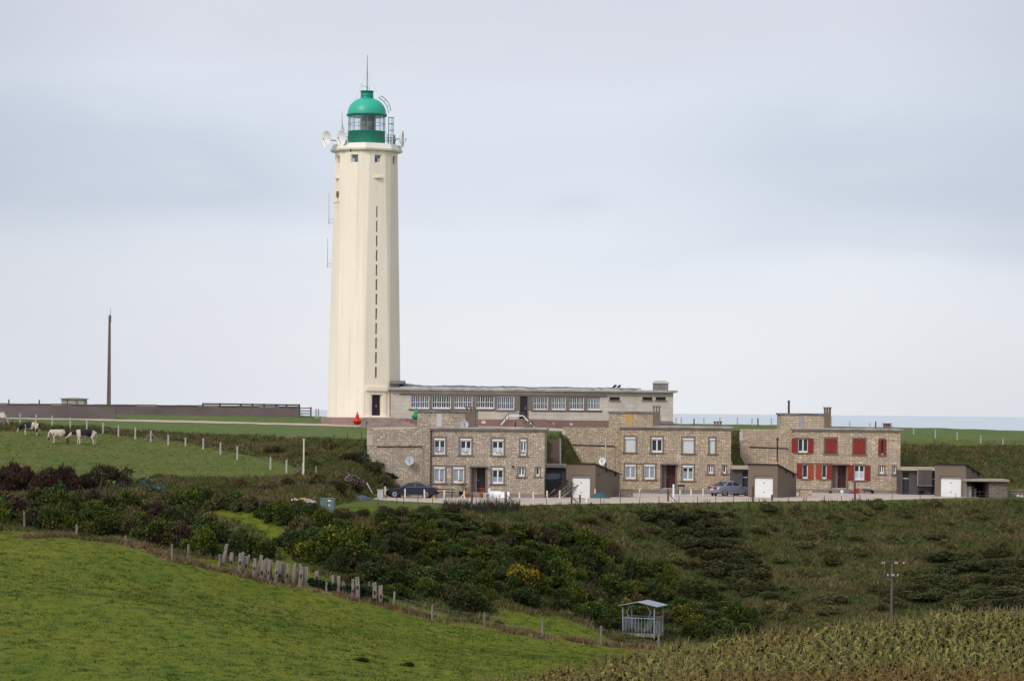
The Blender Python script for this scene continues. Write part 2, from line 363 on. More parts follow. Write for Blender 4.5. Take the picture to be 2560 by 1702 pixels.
for t in [(1000,-12.4,122),(1300,-13.4,132),(1500,-13.9,140),(1650,-14.3,150),(1850,-14.1,155),(2100,-13.6,158),(2400,-13.3,162),(2650,-13.3,166),
          (2400,-11.5,95),(1500,-12.0,95),(2900,-11.3,95),(800,-11.9,95),(0,-10.8,90),(2900,-13.0,160),
          (1000,-1.6,258),(1150,-1.62,264),(1300,-1.7,275),(1600,-1.75,285),(1900,-1.9,290),(2200,-2.3,300),(1000,-1.55,289),(1300,-1.6,292),(1600,-1.65,300),
          (0,-1.2,330),(300,-1.1,330),(750,-.75,307),(900,-1.1,320),(1300,-1.2,325),(1700,-1.3,325),(0,-2,365),(640,-2,365),(1280,-2,365),(1900,-2.5,365),(2600,-3.5,365)]: cp(*t, True)
for px, py, Y in [(2400,1140,292),(2400,1120,298),(2400,1100,305),(2400,1072,325),(2600,1140,296),(2560,1078,325),(2000,1064,325),(2200,1068,325),(2280,1110,300)]: cp(px, py, Y)
CP += [(0, 0, -1.7), (-60, 20, -4), (60, 20, -4), (0, 60, -7.5), (-50, 70, -9), (60, 60, -8)]
CP = np.array(CP); SC = 60.0
def tps_k(d2): return .5 * d2 * np.log(d2 + 1e-9)
def tps_fit(P, lam=.004):
    x = P[:, :2] / SC; n = len(P); d2 = ((x[:, None] - x[None]) ** 2).sum(2)
    A = np.zeros((n + 3, n + 3)); A[:n, :n] = tps_k(d2) + lam * np.eye(n); Q = np.concatenate([np.ones((n, 1)), x], 1)
    A[:n, n:] = Q; A[n:, :n] = Q.T
    return x, np.linalg.solve(A, np.concatenate([P[:, 2], np.zeros(3)]))
TX, TW = tps_fit(CP)
def tps(x, y):
    sh = x.shape; x = np.clip(x.ravel(), -85, 95) / SC; y = np.clip(y.ravel(), 0, 368) / SC; out = np.empty(len(x)); n = len(TX)
    for i in range(0, len(x), 20000):
        a, b = x[i:i+20000], y[i:i+20000]
        out[i:i+20000] = tps_k((a[:, None] - TX[:, 0]) ** 2 + (b[:, None] - TX[:, 1]) ** 2) @ TW[:n] + TW[n] + a * TW[n+1] + b * TW[n+2]
    return out.reshape(sh)
def pY(px, Y): return ((px - CX) / F * Y, Y)
BENCH = [pY(*t) for t in [(790,216),(1000,221),(1180,227),(1450,233),(1700,239),(2000,247),(2400,255),(2800,264),(2900,285),(2480,283),(2256,284),(2240,280),(1985,280),
         (1912,277),(1840,270.8),(1826,270.5),(1562,271),(1497,268.3),(1402,258.8),(1364,258.5),(1358,254),(1082,254),(1022,251.3),(985,247),(930,243),(880,236),(830,225)]]
def valley_front(x): return np.interp(x, [-17, -9, -3.2, 5.7, 14.3, 25.4, 41, 60], [216, 221, 227, 233, 239, 247, 255, 264])
SCRUB = None
def height(x, y):
    z = tps(x, y)
    d = dist_poly(x, y, BENCH); ins = in_poly(x, y, BENCH)
    front = y < valley_front(x) + 2
    zf = np.where(d < 14, np.minimum(z, ZB - .10 * d), z); zh = np.minimum(z, ZB + np.where(x > 1, 1.9, 1.02) * d)
    z2 = np.where(front, np.where(x > -19, zf, z), np.where((x > -34) | (d < 5), zh, z))
    zl = np.where(x < -19, z, z2)
    z = np.where(ins, ZB, zl)
    return z, d, ins
def axis(lo, hi, a, b, st, grow=1.35):
    m = list(np.arange(a, b + 1e-6, st)); s_ = st; l = []
    v = a
    while v > lo: s_ *= grow; v -= s_; l.append(v)
    s_ = st; v = b; r = []
    while v < hi: s_ *= grow; v += s_; r.append(v)
    return np.array(l[::-1] + m + r)
GX = axis(-1500, 1500, -80, 92, .5); GY = axis(-400, 372, 88, 345, .5, 1.5); GY = np.append(GY[GY < 372], [373, 376, 380, 384])
XX, YY = np.meshgrid(GX, GY); ZZ, DD, INS = height(XX, YY)
PXX, PYY = w2px(XX, np.maximum(YY, 1), ZZ)
# region masks (polygons drawn over the survey grid, then fixed to the land)
def reg(poly, soft=0): return in_poly(PXX, PYY, poly) & (YY > 60)
R_SLOPE = [(715,1300),(860,1287),(1180,1272),(1420,1266),(1760,1258),(2300,1250),(3200,1235),(3200,1600),(1960,1600),(1900,1600),(1560,1612),(1420,1545),(1240,1520),(1185,1560),(1000,1500),(900,1475),(800,1440),(720,1390)]
R_EMB = [(-500,1052),(60,1062),(200,1068),(330,1078),(470,1087),(640,1093),(800,1098),(930,1106),(1010,1205),(960,1238),(890,1247),(850,1262),(760,1285),(640,1275),(600,1262),(470,1250),(330,1235),(300,1205),(400,1190),(560,1196),(700,1196),(760,1182),(700,1155),(590,1130),(470,1108),(340,1090),(180,1078),(40,1078),(-500,1075)]
R_LEFT = [(-500,1180),(0,1180),(240,1200),(330,1236),(460,1252),(520,1290),(640,1330),(700,1400),(560,1400),(420,1385),(300,1362),(120,1336),(-500,1290)]
R_BANK = [(1355,1085),(1500,1085),(1560,1180),(1356,1180)]; R_BANK2 = [(1825,1080),(1990,1080),(1990,1175),(1825,1175)]; R_RB = [(2245,1115),(3200,1120),(3200,1255),(2245,1255)]
scrub = (reg(R_SLOPE) | reg(R_EMB) | reg(R_LEFT) | reg(R_BANK) | reg(R_BANK2) | reg(R_RB)) & ~INS
EDGE = [(60,1345),(190,1341),(315,1361),(430,1402),(560,1428),(670,1455),(770,1472),(950,1512),(1080,1547),(1212,1569),(1357,1593),(1502,1612),(1646,1620)]
def blur(a, k=2):
    a = a.astype(float)
    for _ in range(k):
        p = np.pad(a, 1, mode='edge'); a = (p[:-2,1:-1] + p[2:,1:-1] + p[1:-1,:-2] + p[1:-1,2:] + 2 * p[1:-1,1:-1]) / 6
    return a
scrubf = blur(scrub, 3)
ZS = blur(ZZ, 2); ZZ = np.where(INS, ZZ, ZS)
rough = (fbm(XX / 2.3, YY / 2.3, 3) - .5) * .55 + (fbm(XX / .9, YY / .9, 9, 2) - .5) * .3
hum = (fbm(XX / 5, YY / 5, 21) - .5) * .25 + (fbm(XX / 1.2, YY / 1.2, 5, 2) - .5) * .06
near_b = np.clip(DD / 1.5, 0, 1)
ZZ = ZZ + np.where(INS, 0, (rough * scrubf + hum * (1 - scrubf)) * near_b * np.clip((YY - 60) / 40, 0, 1) * np.where((YY > 250) & (YY < 300) & (scrubf < .1), .25, 1))
cl = 366 + (fbm(XX / 30, YY * 0, 31) - .5) * 14
ZZ = np.where(YY > cl, np.maximum(ZZ - np.maximum(YY - cl, 0) * 9, -125), ZZ)
def gz(x, y):
    x = np.asarray(x, float); y = np.asarray(y, float)
    i = np.clip(np.searchsorted(GX, x) - 1, 0, len(GX) - 2); j = np.clip(np.searchsorted(GY, y) - 1, 0, len(GY) - 2)
    a = np.clip((x - GX[i]) / (GX[i+1] - GX[i]), 0, 1); b = np.clip((y - GY[j]) / (GY[j+1] - GY[j]), 0, 1)
    return (ZZ[j, i] * (1 - a) + ZZ[j, i+1] * a) * (1 - b) + (ZZ[j+1, i] * (1 - a) + ZZ[j+1, i+1] * a) * b
def hit(px, py, y0=95, y1=345):
    """the ground point seen at a pixel of the survey"""
    Y = np.arange(y0, y1, .2); u = (px - CX) / F; v = -(py - CY) / F
    X = Y * (u * cr - v * sr); Z = Y * (u * sr + v * cr); g = gz(X, Y); k = np.argmax(Z < g)
    if not (Z < g).any(): k = -1
    return Vector((X[k], Y[k], float(g[k])))
def sc_at(Y): return F / Y      # survey pixels per metre

# masks carried by the ground: R rough scrub, G kind of sward (0 pasture .. 1 lawn), B dry grass
pasture = (YY < 223) & (XX < -8) & ~scrub | (YY < 208) & ~scrub
pf = blur(pasture, 3)
lawn = blur(reg([(-600,1020),(3200,1020),(3200,1100),(1360,1100),(930,1108),(640,1093),(470,1087),(330,1078),(60,1060),(-600,1052)]), 2)
edge_w = [tuple(hit(*e)[:2]) for e in EDGE]
dryd = dist_poly(XX, YY, edge_w, closed=False)
dry = np.clip(1 - dryd / 1.3, 0, 1) * np.clip(fbm(XX / 1.5, YY / 1.5, 77) * 2.2 - .5, 0, 1)
V = np.stack([XX.ravel(), YY.ravel(), ZZ.ravel()], 1); nx, ny = len(GX), len(GY)
idx = np.arange(nx * ny).reshape(ny, nx)
FA = np.stack([idx[:-1, :-1].ravel(), idx[:-1, 1:].ravel(), idx[1:, 1:].ravel(), idx[1:, :-1].ravel()], 1)
CC = np.stack([scrubf.ravel(), lawn.ravel(), dry.ravel(), pf.ravel()], 1)
gm, t, b = new_mat('turf_and_scrub')
vc = t.n('ShaderNodeVertexColor', layer_name='Col'); sc_ = t.n('ShaderNodeSeparateColor', {0: vc.outputs[0]})
co = objco(t)
n1 = t.noise(t.mapping(co, (1, .45, 1)), .16, 5, .6); n2 = t.noise(t.mapping(co, (1, .5, 1)), 1.5, 5, .65); n3 = t.noise(co, 6, 3, .6)
pa = t.mix(t.ramp(n1, [(.33, 0.0), (.66, 1.0)]), (.104, .143, .009), (.172, .174, .013))
pa = t.mix(t.ramp(n2, [(.36, 1.0), (.52, 0.0)]), pa, (.045, .080, .007)); pa = t.mix(t.ramp(n2, [(.6, 0.0), (.78, .7)]), pa, (.20, .175, .03))
mid = t.mix(t.ramp(n2, [(.38, 0.0), (.62, 1.0)]), (.095, .112, .022), (.152, .145, .040)); mid = t.mix(t.ramp(n1, [(.42, 0.0), (.66, .7)]), mid, (.082, .120, .024))
la = t.mix(t.ramp(n2, [(.35, 0.0), (.65, 1.0)]), (.095, .142, .038), (.135, .168, .052)); la = t.mix(t.ramp(n1, [(.5, 0.0), (.7, .5)]), la, (.17, .165, .09))
scc = t.mix(t.ramp(n2, [(.35, 0.0), (.65, 1.0)]), (.046, .050, .016), (.092, .078, .036))
colr = t.mix(vc.outputs[1], mid, pa); colr = t.mix(sc_.outputs[1], colr, la); colr = t.mix(sc_.outputs[0], colr, scc); colr = t.mix(sc_.outputs[2], colr, (.22, .155, .075))
colr = t.mix(t.math('MULTIPLY', n3, .35), colr, (.03, .045, .01))
t.set(b.inputs['Base Color'], colr); b.inputs['Roughness'].default_value = .95; b.inputs['Specular IOR Level'].default_value = .1
t.set(b.inputs['Normal'], t.n('ShaderNodeBump', {'Strength': .8, 'Distance': .12, 'Height': t.math('ADD', n2, t.math('MULTIPLY', n3, .4))}).outputs[0])
ground = link('ground', np_mesh('ground', V, FA, CC, smooth=True), None, [gm])
tag(ground, 'green pasture and scrubby hillside falling from the clifftop to a valley', kind='structure')

def sheet(name, poly, m, label, dz=.03, st=.5, wob=.0):
    """a sheet laid on the land inside a polygon (world x, y)"""
    P = np.array(poly); x0, y0 = P.min(0); x1, y1 = P.max(0)
    xs = np.arange(x0, x1 + st, st); ys = np.arange(y0, y1 + st, st); X, Y = np.meshgrid(xs, ys)
    wx = (fbm(X / 3, Y / 3, 4) - .5) * wob; ins = in_poly(X + wx, Y + wx, poly)
    Z = gz(X, Y) + dz; id_ = np.arange(X.size).reshape(X.shape)
    ok = ins[:-1,:-1] & ins[1:,:-1] & ins[1:,1:] & ins[:-1,1:]
    Fq = np.stack([id_[:-1,:-1][ok], id_[:-1,1:][ok], id_[1:,1:][ok], id_[1:,:-1][ok]], 1)
    o = link(name, np_mesh(name, np.stack([X.ravel(), Y.ravel(), Z.ravel()], 1), Fq, smooth=True), None, [m])
    return tag(o, label, kind='structure')
def gravel_mat(name, a, bb, c3):
    m, t, b = new_mat(name); co = objco(t); n = t.noise(co, .35, 4); f = t.noise(co, 4, 4, .7); g = t.noise(co, 25, 2, .7)
    c = t.mix(t.ramp(n, [(.35, 0.0), (.65, 1.0)]), a, bb); c = t.mix(t.ramp(f, [(.5, 0.0), (.75, .7)]), c, c3); c = t.mix(t.math('MULTIPLY', g, .4), c, tuple(x * .55 for x in a))
    t.set(b.inputs['Base Color'], c); b.inputs['Roughness'].default_value = .95
    t.set(b.inputs['Normal'], t.n('ShaderNodeBump', {'Strength': .5, 'Distance': .04, 'Height': g}).outputs[0]); return m
M['gravel'] = gravel_mat('pale_gravel', (.50, .39, .31), (.56, .47, .38), (.42, .30, .235))
M['path'] = gravel_mat('sandy_gravel', (.52, .41, .30), (.46, .37, .28), (.40, .31, .22))
drv = [hit(px, py).xy[:] for px, py in [(915,1241),(940,1250),(1010,1254),(1100,1258),(1160,1266),(1260,1267),(1370,1264),(1480,1260),(1600,1258),(1700,1257),(1850,1256),(2000,1256),(2160,1253),(2330,1247),(2450,1244)]]
sheet('driveway', [drv[0]] + drv[1:] + [pY(2460,262), pY(2440,268), pY(2256,281), pY(1990,279), pY(1830,274), pY(1560,270), pY(1362,256), pY(1076,252.5), pY(985,248)], M['gravel'], 'pale pinkish gravel yard in front of the three stone houses', .03, .25, .5)
pth = [(-300,1044.5),(-300,1041),(60,1044.6),(200,1046.6),(289,1048),(350,1049.5),(480,1052),(640,1056),(805,1059.5),(860,1061),(1000,1062),(1250,1064),(1420,1072),(1420,1080),(1350,1077),(1200,1072),(920,1070),(880,1068),(800,1065),(640,1061),(480,1057.5),(420,1056.5),(300,1054),(200,1050.8),(60,1048)]
sheet('path', [hit(px, py).xy[:] for px, py in pth], M['path'], 'sandy gravel track crossing the lawn to the foot of the lighthouse', .03, .3, .8)
# sea
ss, t, b = new_mat('sea_water'); co = objco(t); n = t.noise(t.mapping(co, (.0004, .002, 1)), 1.0, 4)
t.set(b.inputs['Base Color'], t.mix(n, (.48, .54, .57), (.53, .58, .60))); b.inputs['Roughness'].default_value = .45; b.inputs['Specular IOR Level'].default_value = .4
mb = MB(); SZ = -112
ysea = [340, 2000, 8000, 30000, 120000, 420000]; xsea = [-400000, -80000, -10000, 0, 10000, 80000, 400000]
vs = [(x, y, SZ) for y in ysea for x in xsea]; k = len(xsea)
mb.add(vs, [(j*k+i, j*k+i+1, (j+1)*k+i+1, (j+1)*k+i) for j in range(len(ysea)-1) for i in range(k-1)])
tag(mb.build('sea', ss), 'pale blue sea beyond the clifftop', kind='structure')
# ================================================================ lighthouse
TY = 293.0; T0 = px2w(909.5, 1060, TY); tz = lambda py: px2w(914, py, TY).z - T0.z
lh = thing('lighthouse', 'tall cream octagonal lighthouse with a green lantern dome', 'lighthouse', T0)
A0 = math.radians(2.0)
ZTOP = tz(384); ZBOT = tz(1043)
def edge_pts(k, z):
    """the two edge points of face k at height z (face k lies between corner k and k+1)"""
    f = min(max((z - ZBOT) / (ZTOP - ZBOT), 0), 1); Rr = 3.85 + (3.42 - 3.85) * f; ch = .03 + .42 * max(0, (f - .0)) ** 1.2
    c = []
    for j in (k, k + 1):
        a = A0 + j * math.pi / 4; c.append(Vector((math.sin(a) * Rr, -math.cos(a) * Rr, z)))
    d = (c[1] - c[0]).normalized(); return c[0] + d * ch, c[1] - d * ch
def fpt(k, u, z, inn=0.0):
    a, b = edge_pts(k, z); an = A0 + (k + .5) * math.pi / 4
    return a.lerp(b, u) - Vector((math.sin(an), -math.cos(an), 0)) * inn
wz0, wz1 = tz(413.5), tz(393)
slits = [(521 + 36.1 * i, 548 + 36.1 * i) for i in range(12)]
holes = {0: [(.435, .52, tz(b), tz(a), .35) for a, b in slits] + [(.30, .74, wz0, wz1, .3), (.32, .66, tz(1038), tz(987), .3)],
         -1: [(.28, .76, wz0, wz1, .3)], 1: [(.28, .76, wz0, wz1, .3)], -2: [(.28, .76, wz0, wz1, .3)], 2: [(.28, .76, wz0, wz1, .3)]}
body = MB()
for k in range(-4, 4):
    H = holes.get(k, []); us = sorted({0, 1, *[h[0] for h in H], *[h[1] for h in H]})
    zs = sorted({ZBOT, ZTOP, *[ZBOT + (ZTOP - ZBOT) * i / 10 for i in range(11)], *[h[2] for h in H], *[h[3] for h in H]})
    for a, b in zip(us[:-1], us[1:]):
        for c, d in zip(zs[:-1], zs[1:]):
            if any(h[0] < (a + b) / 2 < h[1] and h[2] < (c + d) / 2 < h[3] for h in H): continue
            body.quad(fpt(k, a, c), fpt(k, b, c), fpt(k, b, d), fpt(k, a, d))
    for a, b, c, d, e in H:
        q = lambda u, z, i: fpt(k, u, z, i)
        body.quad(q(a,c,0), q(a,d,0), q(a,d,e), q(a,c,e)); body.quad(q(b,c,0), q(b,c,e), q(b,d,e), q(b,d,0))
        body.quad(q(a,c,0), q(a,c,e), q(b,c,e), q(b,c,0)); body.quad(q(a,d,0), q(b,d,0), q(b,d,e), q(a,d,e))
    for c, d in zip([ZBOT + (ZTOP - ZBOT) * i / 10 for i in range(10)], [ZBOT + (ZTOP - ZBOT) * (i + 1) / 10 for i in range(10)]):   # chamfer at corner k+1
        body.quad(fpt(k, 1, c), fpt(k + 1, 0, c), fpt(k + 1, 0, d), fpt(k, 1, d))
body.build('tower_shaft', M['cream'], lh)
def oct_ring(mb, prof, m=0):
    vs = []
    for r, z in prof:
        for k in range(8):
            a = A0 + k * math.pi / 4; vs.append((math.sin(a) * r, -math.cos(a) * r, z))
    n = len(prof)
    mb.add(vs, [(j*8+k, j*8+(k+1)%8, (j+1)*8+(k+1)%8, (j+1)*8+k) for j in range(n-1) for k in range(8)], m)
    mb.add(vs, [tuple(range(7, -1, -1)), tuple(range((n-1)*8, n*8))], m); return mb
oct_ring(MB(), [(4.5, -.6), (4.5, ZBOT - .06), (4.42, ZBOT)]).build('plinth', M['plinth'], lh)
oct_ring(MB(), [(3.3, ZTOP - .02), (3.5, ZTOP + .02), (3.76, tz(381)), (3.8, tz(376.5)), (3.72, tz(375)), (3.55, tz(364)), (2.1, tz(363.2))]).build('gallery_cornice', M['cream_trim'], lh)
# windows under the gallery, slits and door
def face_box(mb, k, u0, u1, z0, z1, i0, i1, m=0):
    p = [fpt(k, u, z, i) for i in (i0, i1) for u, z in ((u0, z0), (u1, z0), (u1, z1), (u0, z1))]
    mb.add(p, [(0,1,2,3),(7,6,5,4),(0,4,5,1),(1,5,6,2),(2,6,7,3),(3,7,4,0)], m); return mb
for k in (-2, -1, 0, 1, 2):
    u0, u1 = (.30, .74) if k == 0 else (.28, .76)
    fr = MB()
    for a, b, c, d in ((u0, u0+.05, wz0, wz1), (u1-.05, u1, wz0, wz1), (u0+.05, u1-.05, wz1-.07, wz1), (u0+.05, u1-.05, wz0, wz0+.07)): face_box(fr, k, a, b, c, d, .14, .28)
    fo = fr.build('window', M['cream_trim'], lh, 'square window under the gallery')
    face_box(MB(), k, u0+.05, u1-.05, wz0+.07, wz1-.07, .22, .27).build('pane', M['glass_blue'], fo)
    if k in (-1, 0): face_box(MB(), k, u0+.06 if k < 0 else u1-.2, u0+.2 if k < 0 else u1-.08, wz0+.08, wz0+.48, .20, .218).build('blind', M['lace'], fo)
    if k == 0: face_box(MB(), k, u0+.07, u0+.3, wz1-.3, wz1-.1, .20, .218).build('blind', M['curtain'], fo)
for a, b in slits: face_box(MB(), 0, .43, .525, tz(b) - .01, tz(a) + .01, .22, .3).build('slit_window', M['surround'], lh)
dr = face_box(MB(), 0, .32, .66, tz(1038), tz(987), .2, .28).build('door', M['door_dark'], lh)
hb = MB(); face_box(hb, 0, .50, .52, tz(1018), tz(1011), .14, .2); face_box(hb, 0, .46, .53, tz(1014.5), tz(1013.5), .13, .17); hb.build('handle', M['grey_metal'], dr)
pt = MB()
face_box(pt, 0, .06, .9, tz(977), tz(967.5), -.28, .05); face_box(pt, 0, .10, .86, tz(981), tz(977), -.14, .05)
face_box(pt, 0, .12, .25, tz(1041), tz(981), -.10, .05); face_box(pt, 0, .73, .86, tz(1041), tz(981), -.10, .05); face_box(pt, 0, .25, .73, tz(986), tz(981), -.10, .05)
face_box(pt, 0, .04, .96, tz(1043.5), tz(1041), -.5, .02)
pt.build('portal', M['cream'], lh)
for k, u0, u1 in ((0, .26, .80), (-2, .3, .78)):
    z1, z0 = tz(447), tz(451); lb = MB()
    for i in range(6):
        a, b = i / 6, (i + 1) / 6; ua, ub = u0 + (u1 - u0) * a, u0 + (u1 - u0) * b; d = .30 * math.sin(math.pi * (a + b) / 2) + .02
        face_box(lb, k, ua, ub, z0, z1, -d, .02)
    lb.build('ledge', M['cream_trim'], lh)
an = A0 - 1.5 * math.pi / 4; nn = Vector((math.sin(an), -math.cos(an), 0)); pc = fpt(-2, .60, tz(489.5), -.02)
MB().lathe([(.36, -.05), (.36, .05), (.30, .07)], 20, pc, nn).build('round_hatch', M['surround'], lh)
face_box(MB(), -2, .05, .9, tz(510.4), tz(509.2), -.015, .02).build('cable_strip', M['concrete'], lh)
# rust weeping below the hatch keeps its own shape
face_box(MB(), -2, .52, .68, tz(528), tz(499), -.006, .01).build('rust_streak', mat('rust_wash', (.66, .52, .36), .9, (.78, .70, .56), 1.5, .6, stretch=(5, 5, .6)), lh)
# lantern
D = MB().lathe([(1.93, tz(364)), (1.93, tz(331.5)), (1.99, tz(331.2)), (1.99, tz(329.6)), (1.9, tz(329.5))], 32)
D.lathe([(1.95, tz(351.5)), (1.95, tz(350.5))], 32, cap=False)
D.build('lantern_drum', M['green_paint'], lh)
gm_, t, b = new_mat('lantern_glass')
tr = t.n('ShaderNodeBsdfTransparent', {0: (.93, .95, .96, 1)}); gl = t.n('ShaderNodeBsdfGlossy', {0: (.9, .92, .95, 1), 'Roughness': .05})
mx = t.n('ShaderNodeMixShader', {0: t.math('ADD', t.math('MULTIPLY', t.n('ShaderNodeLayerWeight', {'Blend': .35}).outputs[1], .5), .06), 1: tr.outputs[0], 2: gl.outputs[0]})
m_out = [n for n in gm_.node_tree.nodes if n.type == 'OUTPUT_MATERIAL'][0]; t.set(m_out.inputs[0], mx.outputs[0])
gz0, gz1 = tz(330), tz(290)
gla = MB().lathe([(1.90, gz0), (1.90, gz1)], 32, cap=False).build('lantern_glazing', gm_, lh)
bars = MB()
for i in range(16):
    a = i * math.tau / 16 + .1; bars.bar((math.sin(a) * 1.92, -math.cos(a) * 1.92, gz0), (math.sin(a) * 1.92, -math.cos(a) * 1.92, gz1), .042, .04)
bars.lathe([(1.90, tz(311.3)), (1.95, tz(311.3)), (1.95, tz(310.2)), (1.90, tz(310.2))], 32, cap=False); bars.lathe([(1.90, gz1 - .1), (1.97, gz1 - .1), (1.97, gz1), (1.9, gz1)], 32, cap=False)
bars.build('glazing_bars', mat('grey_bars', (.22, .27, .26), .5), gla)
lm, t, b = new_mat('fresnel_lens'); co = objco(t); wv = t.n('ShaderNodeTexWave', {'Vector': co, 'Scale': 3.2, 'Distortion': 1.0}, bands_direction='Z').outputs[1]
t.set(b.inputs['Base Color'], t.mix(wv, (.10, .11, .085), (.42, .45, .36))); b.inputs['Roughness'].default_value = .15; b.inputs['Metallic'].default_value = .3
zc = tz(311)
le = MB().lathe([(.30, zc - 1.05), (.55, zc - .75), (.68, zc - .35), (.72, zc), (.68, zc + .35), (.55, zc + .8), (.3, zc + 1.0)], 24)
le.lathe([(.32, 0), (.30, .06), (.1, .1)], 20, (-.25, -.66, zc + .1), (-.3, -1, .05)); le.build('lens', lm, lh)
sc = MB()
for i in range(6):
    a0, a1 = math.radians(62 + i * 14), math.radians(62 + (i + 1) * 14)
    sc.quad((math.sin(a0) * .95, -math.cos(a0) * .95, gz0), (math.sin(a1) * .95, -math.cos(a1) * .95, gz0), (math.sin(a1) * .95, -math.cos(a1) * .95, gz1), (math.sin(a0) * .95, -math.cos(a0) * .95, gz1))
sc.tube((0, 0, tz(364)), (0, 0, zc - 1), .35, .3, 12); sc.tube((0, 0, zc + 1), (0, 0, gz1 + .3), .2, .2, 10)
sc.build('lens_screen', mat('lens_screen_grey', (.10, .10, .115), .5, (.16, .16, .17), 2), lh)
MB().lathe([(1.6, tz(292)), (2.10, tz(291)), (2.14, tz(288)), (2.12, tz(286.5)), (2.02, tz(285.8))], 40).build('dome_rim', M['green_paint'], lh)
zb, zt = tz(286), tz(247)
prof = [(2.02 * math.cos(q) ** .92 if q < 1.5 else 0, zb + (zt - zb) * 1.06 * math.sin(q)) for q in [i * .1 for i in range(13)]]
prof = [(r, z) for r, z in prof if z < zt] + [(.66, zt)]
dm = MB().lathe(prof, 40); dm.build('dome', M['green_dome'], lh)
cpv = MB().lathe([(.70, zt - .06), (.72, zt + .02), (.66, zt + .1), (.66, zt + .22), (.69, zt + .24), (.66, zt + .28), (.66, tz(230)), (.73, tz(229.5)), (.73, tz(228)), (.2, tz(227.3))], 28)
cpv.build('ventilator_cap', M['green_paint'], lh)
rd = MB().tube((0, 0, tz(228)), (0, 0, tz(165)), .05, .035, 6); rd.tube((0, 0, tz(165)), (0, 0, tz(137)), .03, .018, 6)
rd.path([(0, 0, tz(217.5)), (-.55, 0, tz(216)), (-.55, 0, tz(213))], .02); rd.tube((0, 0, tz(218)), (.28, 0, tz(223)), .02)
for x in (-1.95, 1.2, .35): rd.tube((0, 0, tz(178)), (x * .9, .3, tz(280) if x < 0 else tz(232)), .006, .006, 4)
rd.build('lightning_rod', M['dark_metal'], lh)
la_ = MB()
for off in (-.22, .22):
    for rr in (.22, .46):
        pts = [(( 2.02 * math.cos(q) + rr) , off, zb + (zt - zb) * 1.1 * math.sin(q) + rr * .8) for q in [i * .115 for i in range(10)]]
        la_.path(pts, .025, 5)
for i in range(1, 10):
    q = i * .115
    for rr in ((.22, .46) if i % 3 == 0 else (.22,)):
        x, z = 2.02 * math.cos(q) + rr, zb + (zt - zb) * 1.1 * math.sin(q) + rr * .8; la_.tube((x, -.22, z), (x, .22, z), .025, .025, 5)
    if i % 3 == 0: la_.tube((2.02 * math.cos(q) + .22, -.22, zb + (zt - zb) * 1.1 * math.sin(q) + .18), (2.02 * math.cos(q) + .46, -.22, zb + (zt - zb) * 1.1 * math.sin(q) + .37), .02, .02, 5)
for off in (-.22, .22): la_.tube((2.3, off, tz(292)), (2.3, off, tz(362)), .03, .03, 5)
for i in range(9): la_.tube((2.3, -.22, tz(296 + i * 7)), (2.3, .22, tz(296 + i * 7)), .02, .02, 5)
for py in (293, 309, 325): la_.tube((2.3, .25, tz(py)), (2.82, .25, tz(py)), .04, .04, 5)
for dx_ in (2.55, 2.68, 2.80): la_.tube((dx_, .25, tz(292)), (dx_, .25, tz(340)), .022, .022, 5)
la_.build('ladder', M['green_rail'], lh)
rl = MB()
for i in range(28):
    a = i * math.tau / 28; rl.tube((math.sin(a) * 2.9, -math.cos(a) * 2.9, tz(365)), (math.sin(a) * 2.9, -math.cos(a) * 2.9, tz(341)), .028, .028, 5)
for py in (341, 348, 355): rl.lathe([(2.88, tz(py)), (2.92, tz(py)), (2.92, tz(py) + .03), (2.88, tz(py) + .03)], 40, cap=False)
for x in (2.55, 2.9, 3.0): rl.bar((x, -.6, tz(366)), (x, -.6, tz(338)), .07)
rl.build('railing', M['dark_metal'], lh)

# things fixed to the lighthouse
def dish(name, label, c, axis, r, m, deep=.28, group=None, foot=None, mast=None):
    t_ = thing(name, label, 'satellite dish' if r < .7 else 'dish antenna', c, 0, group)
    pr = [(r * q, deep * r * q * q * 2) for q in (.05, .3, .55, .8, 1.0)] + [(r * 1.03, deep * r * 2), (r * 1.02, deep * r * 1.8), (r * .75, deep * r * 1.0), (r * .4, deep * r * .2 - .04), (.05, -.06)]
    MB().lathe(pr, 24, (0, 0, 0), axis, cap=False).build('reflector', m, t_)
    ax = Vector(axis).normalized(); fp = ax * (deep * r * 2 + r * .45)
    arm = MB(); arm.tube(Vector((0, 0, -r)) + ax * deep * r, fp, .02, .02, 5); arm.tube(fp, fp - ax * .12, .05, .05, 8); arm.build('feed_arm', M['dark_metal'], t_)
    if foot is not None: MB().path([Vector(p) for p in foot], .05, 6).build('bracket', M['dark_metal'], t_)
    return t_
c1 = px2w(822.5, 348, TY - 1.6); dish('dish_antenna', 'white dish antenna farthest out on the left of the lighthouse gallery', c1, (-.80, -.60, .0), .87, M['dish_white'], .2, 'dish antennas on the gallery', [(.05, .1, -.1), (.5, .5, -.1), (1.1, 1.1, -.1)])
c2 = px2w(859.5, 346, TY - 2.3); dish('dish_antenna', 'white dish antenna against the green lantern drum', c2, (-.78, -.62, .0), .87, M['dish_white'], .2, 'dish antennas on the gallery', [(.05, .1, 0), (.25, .4, -.3), (.3, .6, -.9)])
c3 = px2w(999, 348, TY - .2); dish('dish_antenna', 'white dish antenna seen edge-on at the right of the gallery', c3, (.98, -.10, .0), .87, M['dish_white'], .2, 'dish antennas on the gallery', [(-.05, .0, 0), (-.4, .1, 0), (-.6, .1, -.7)])
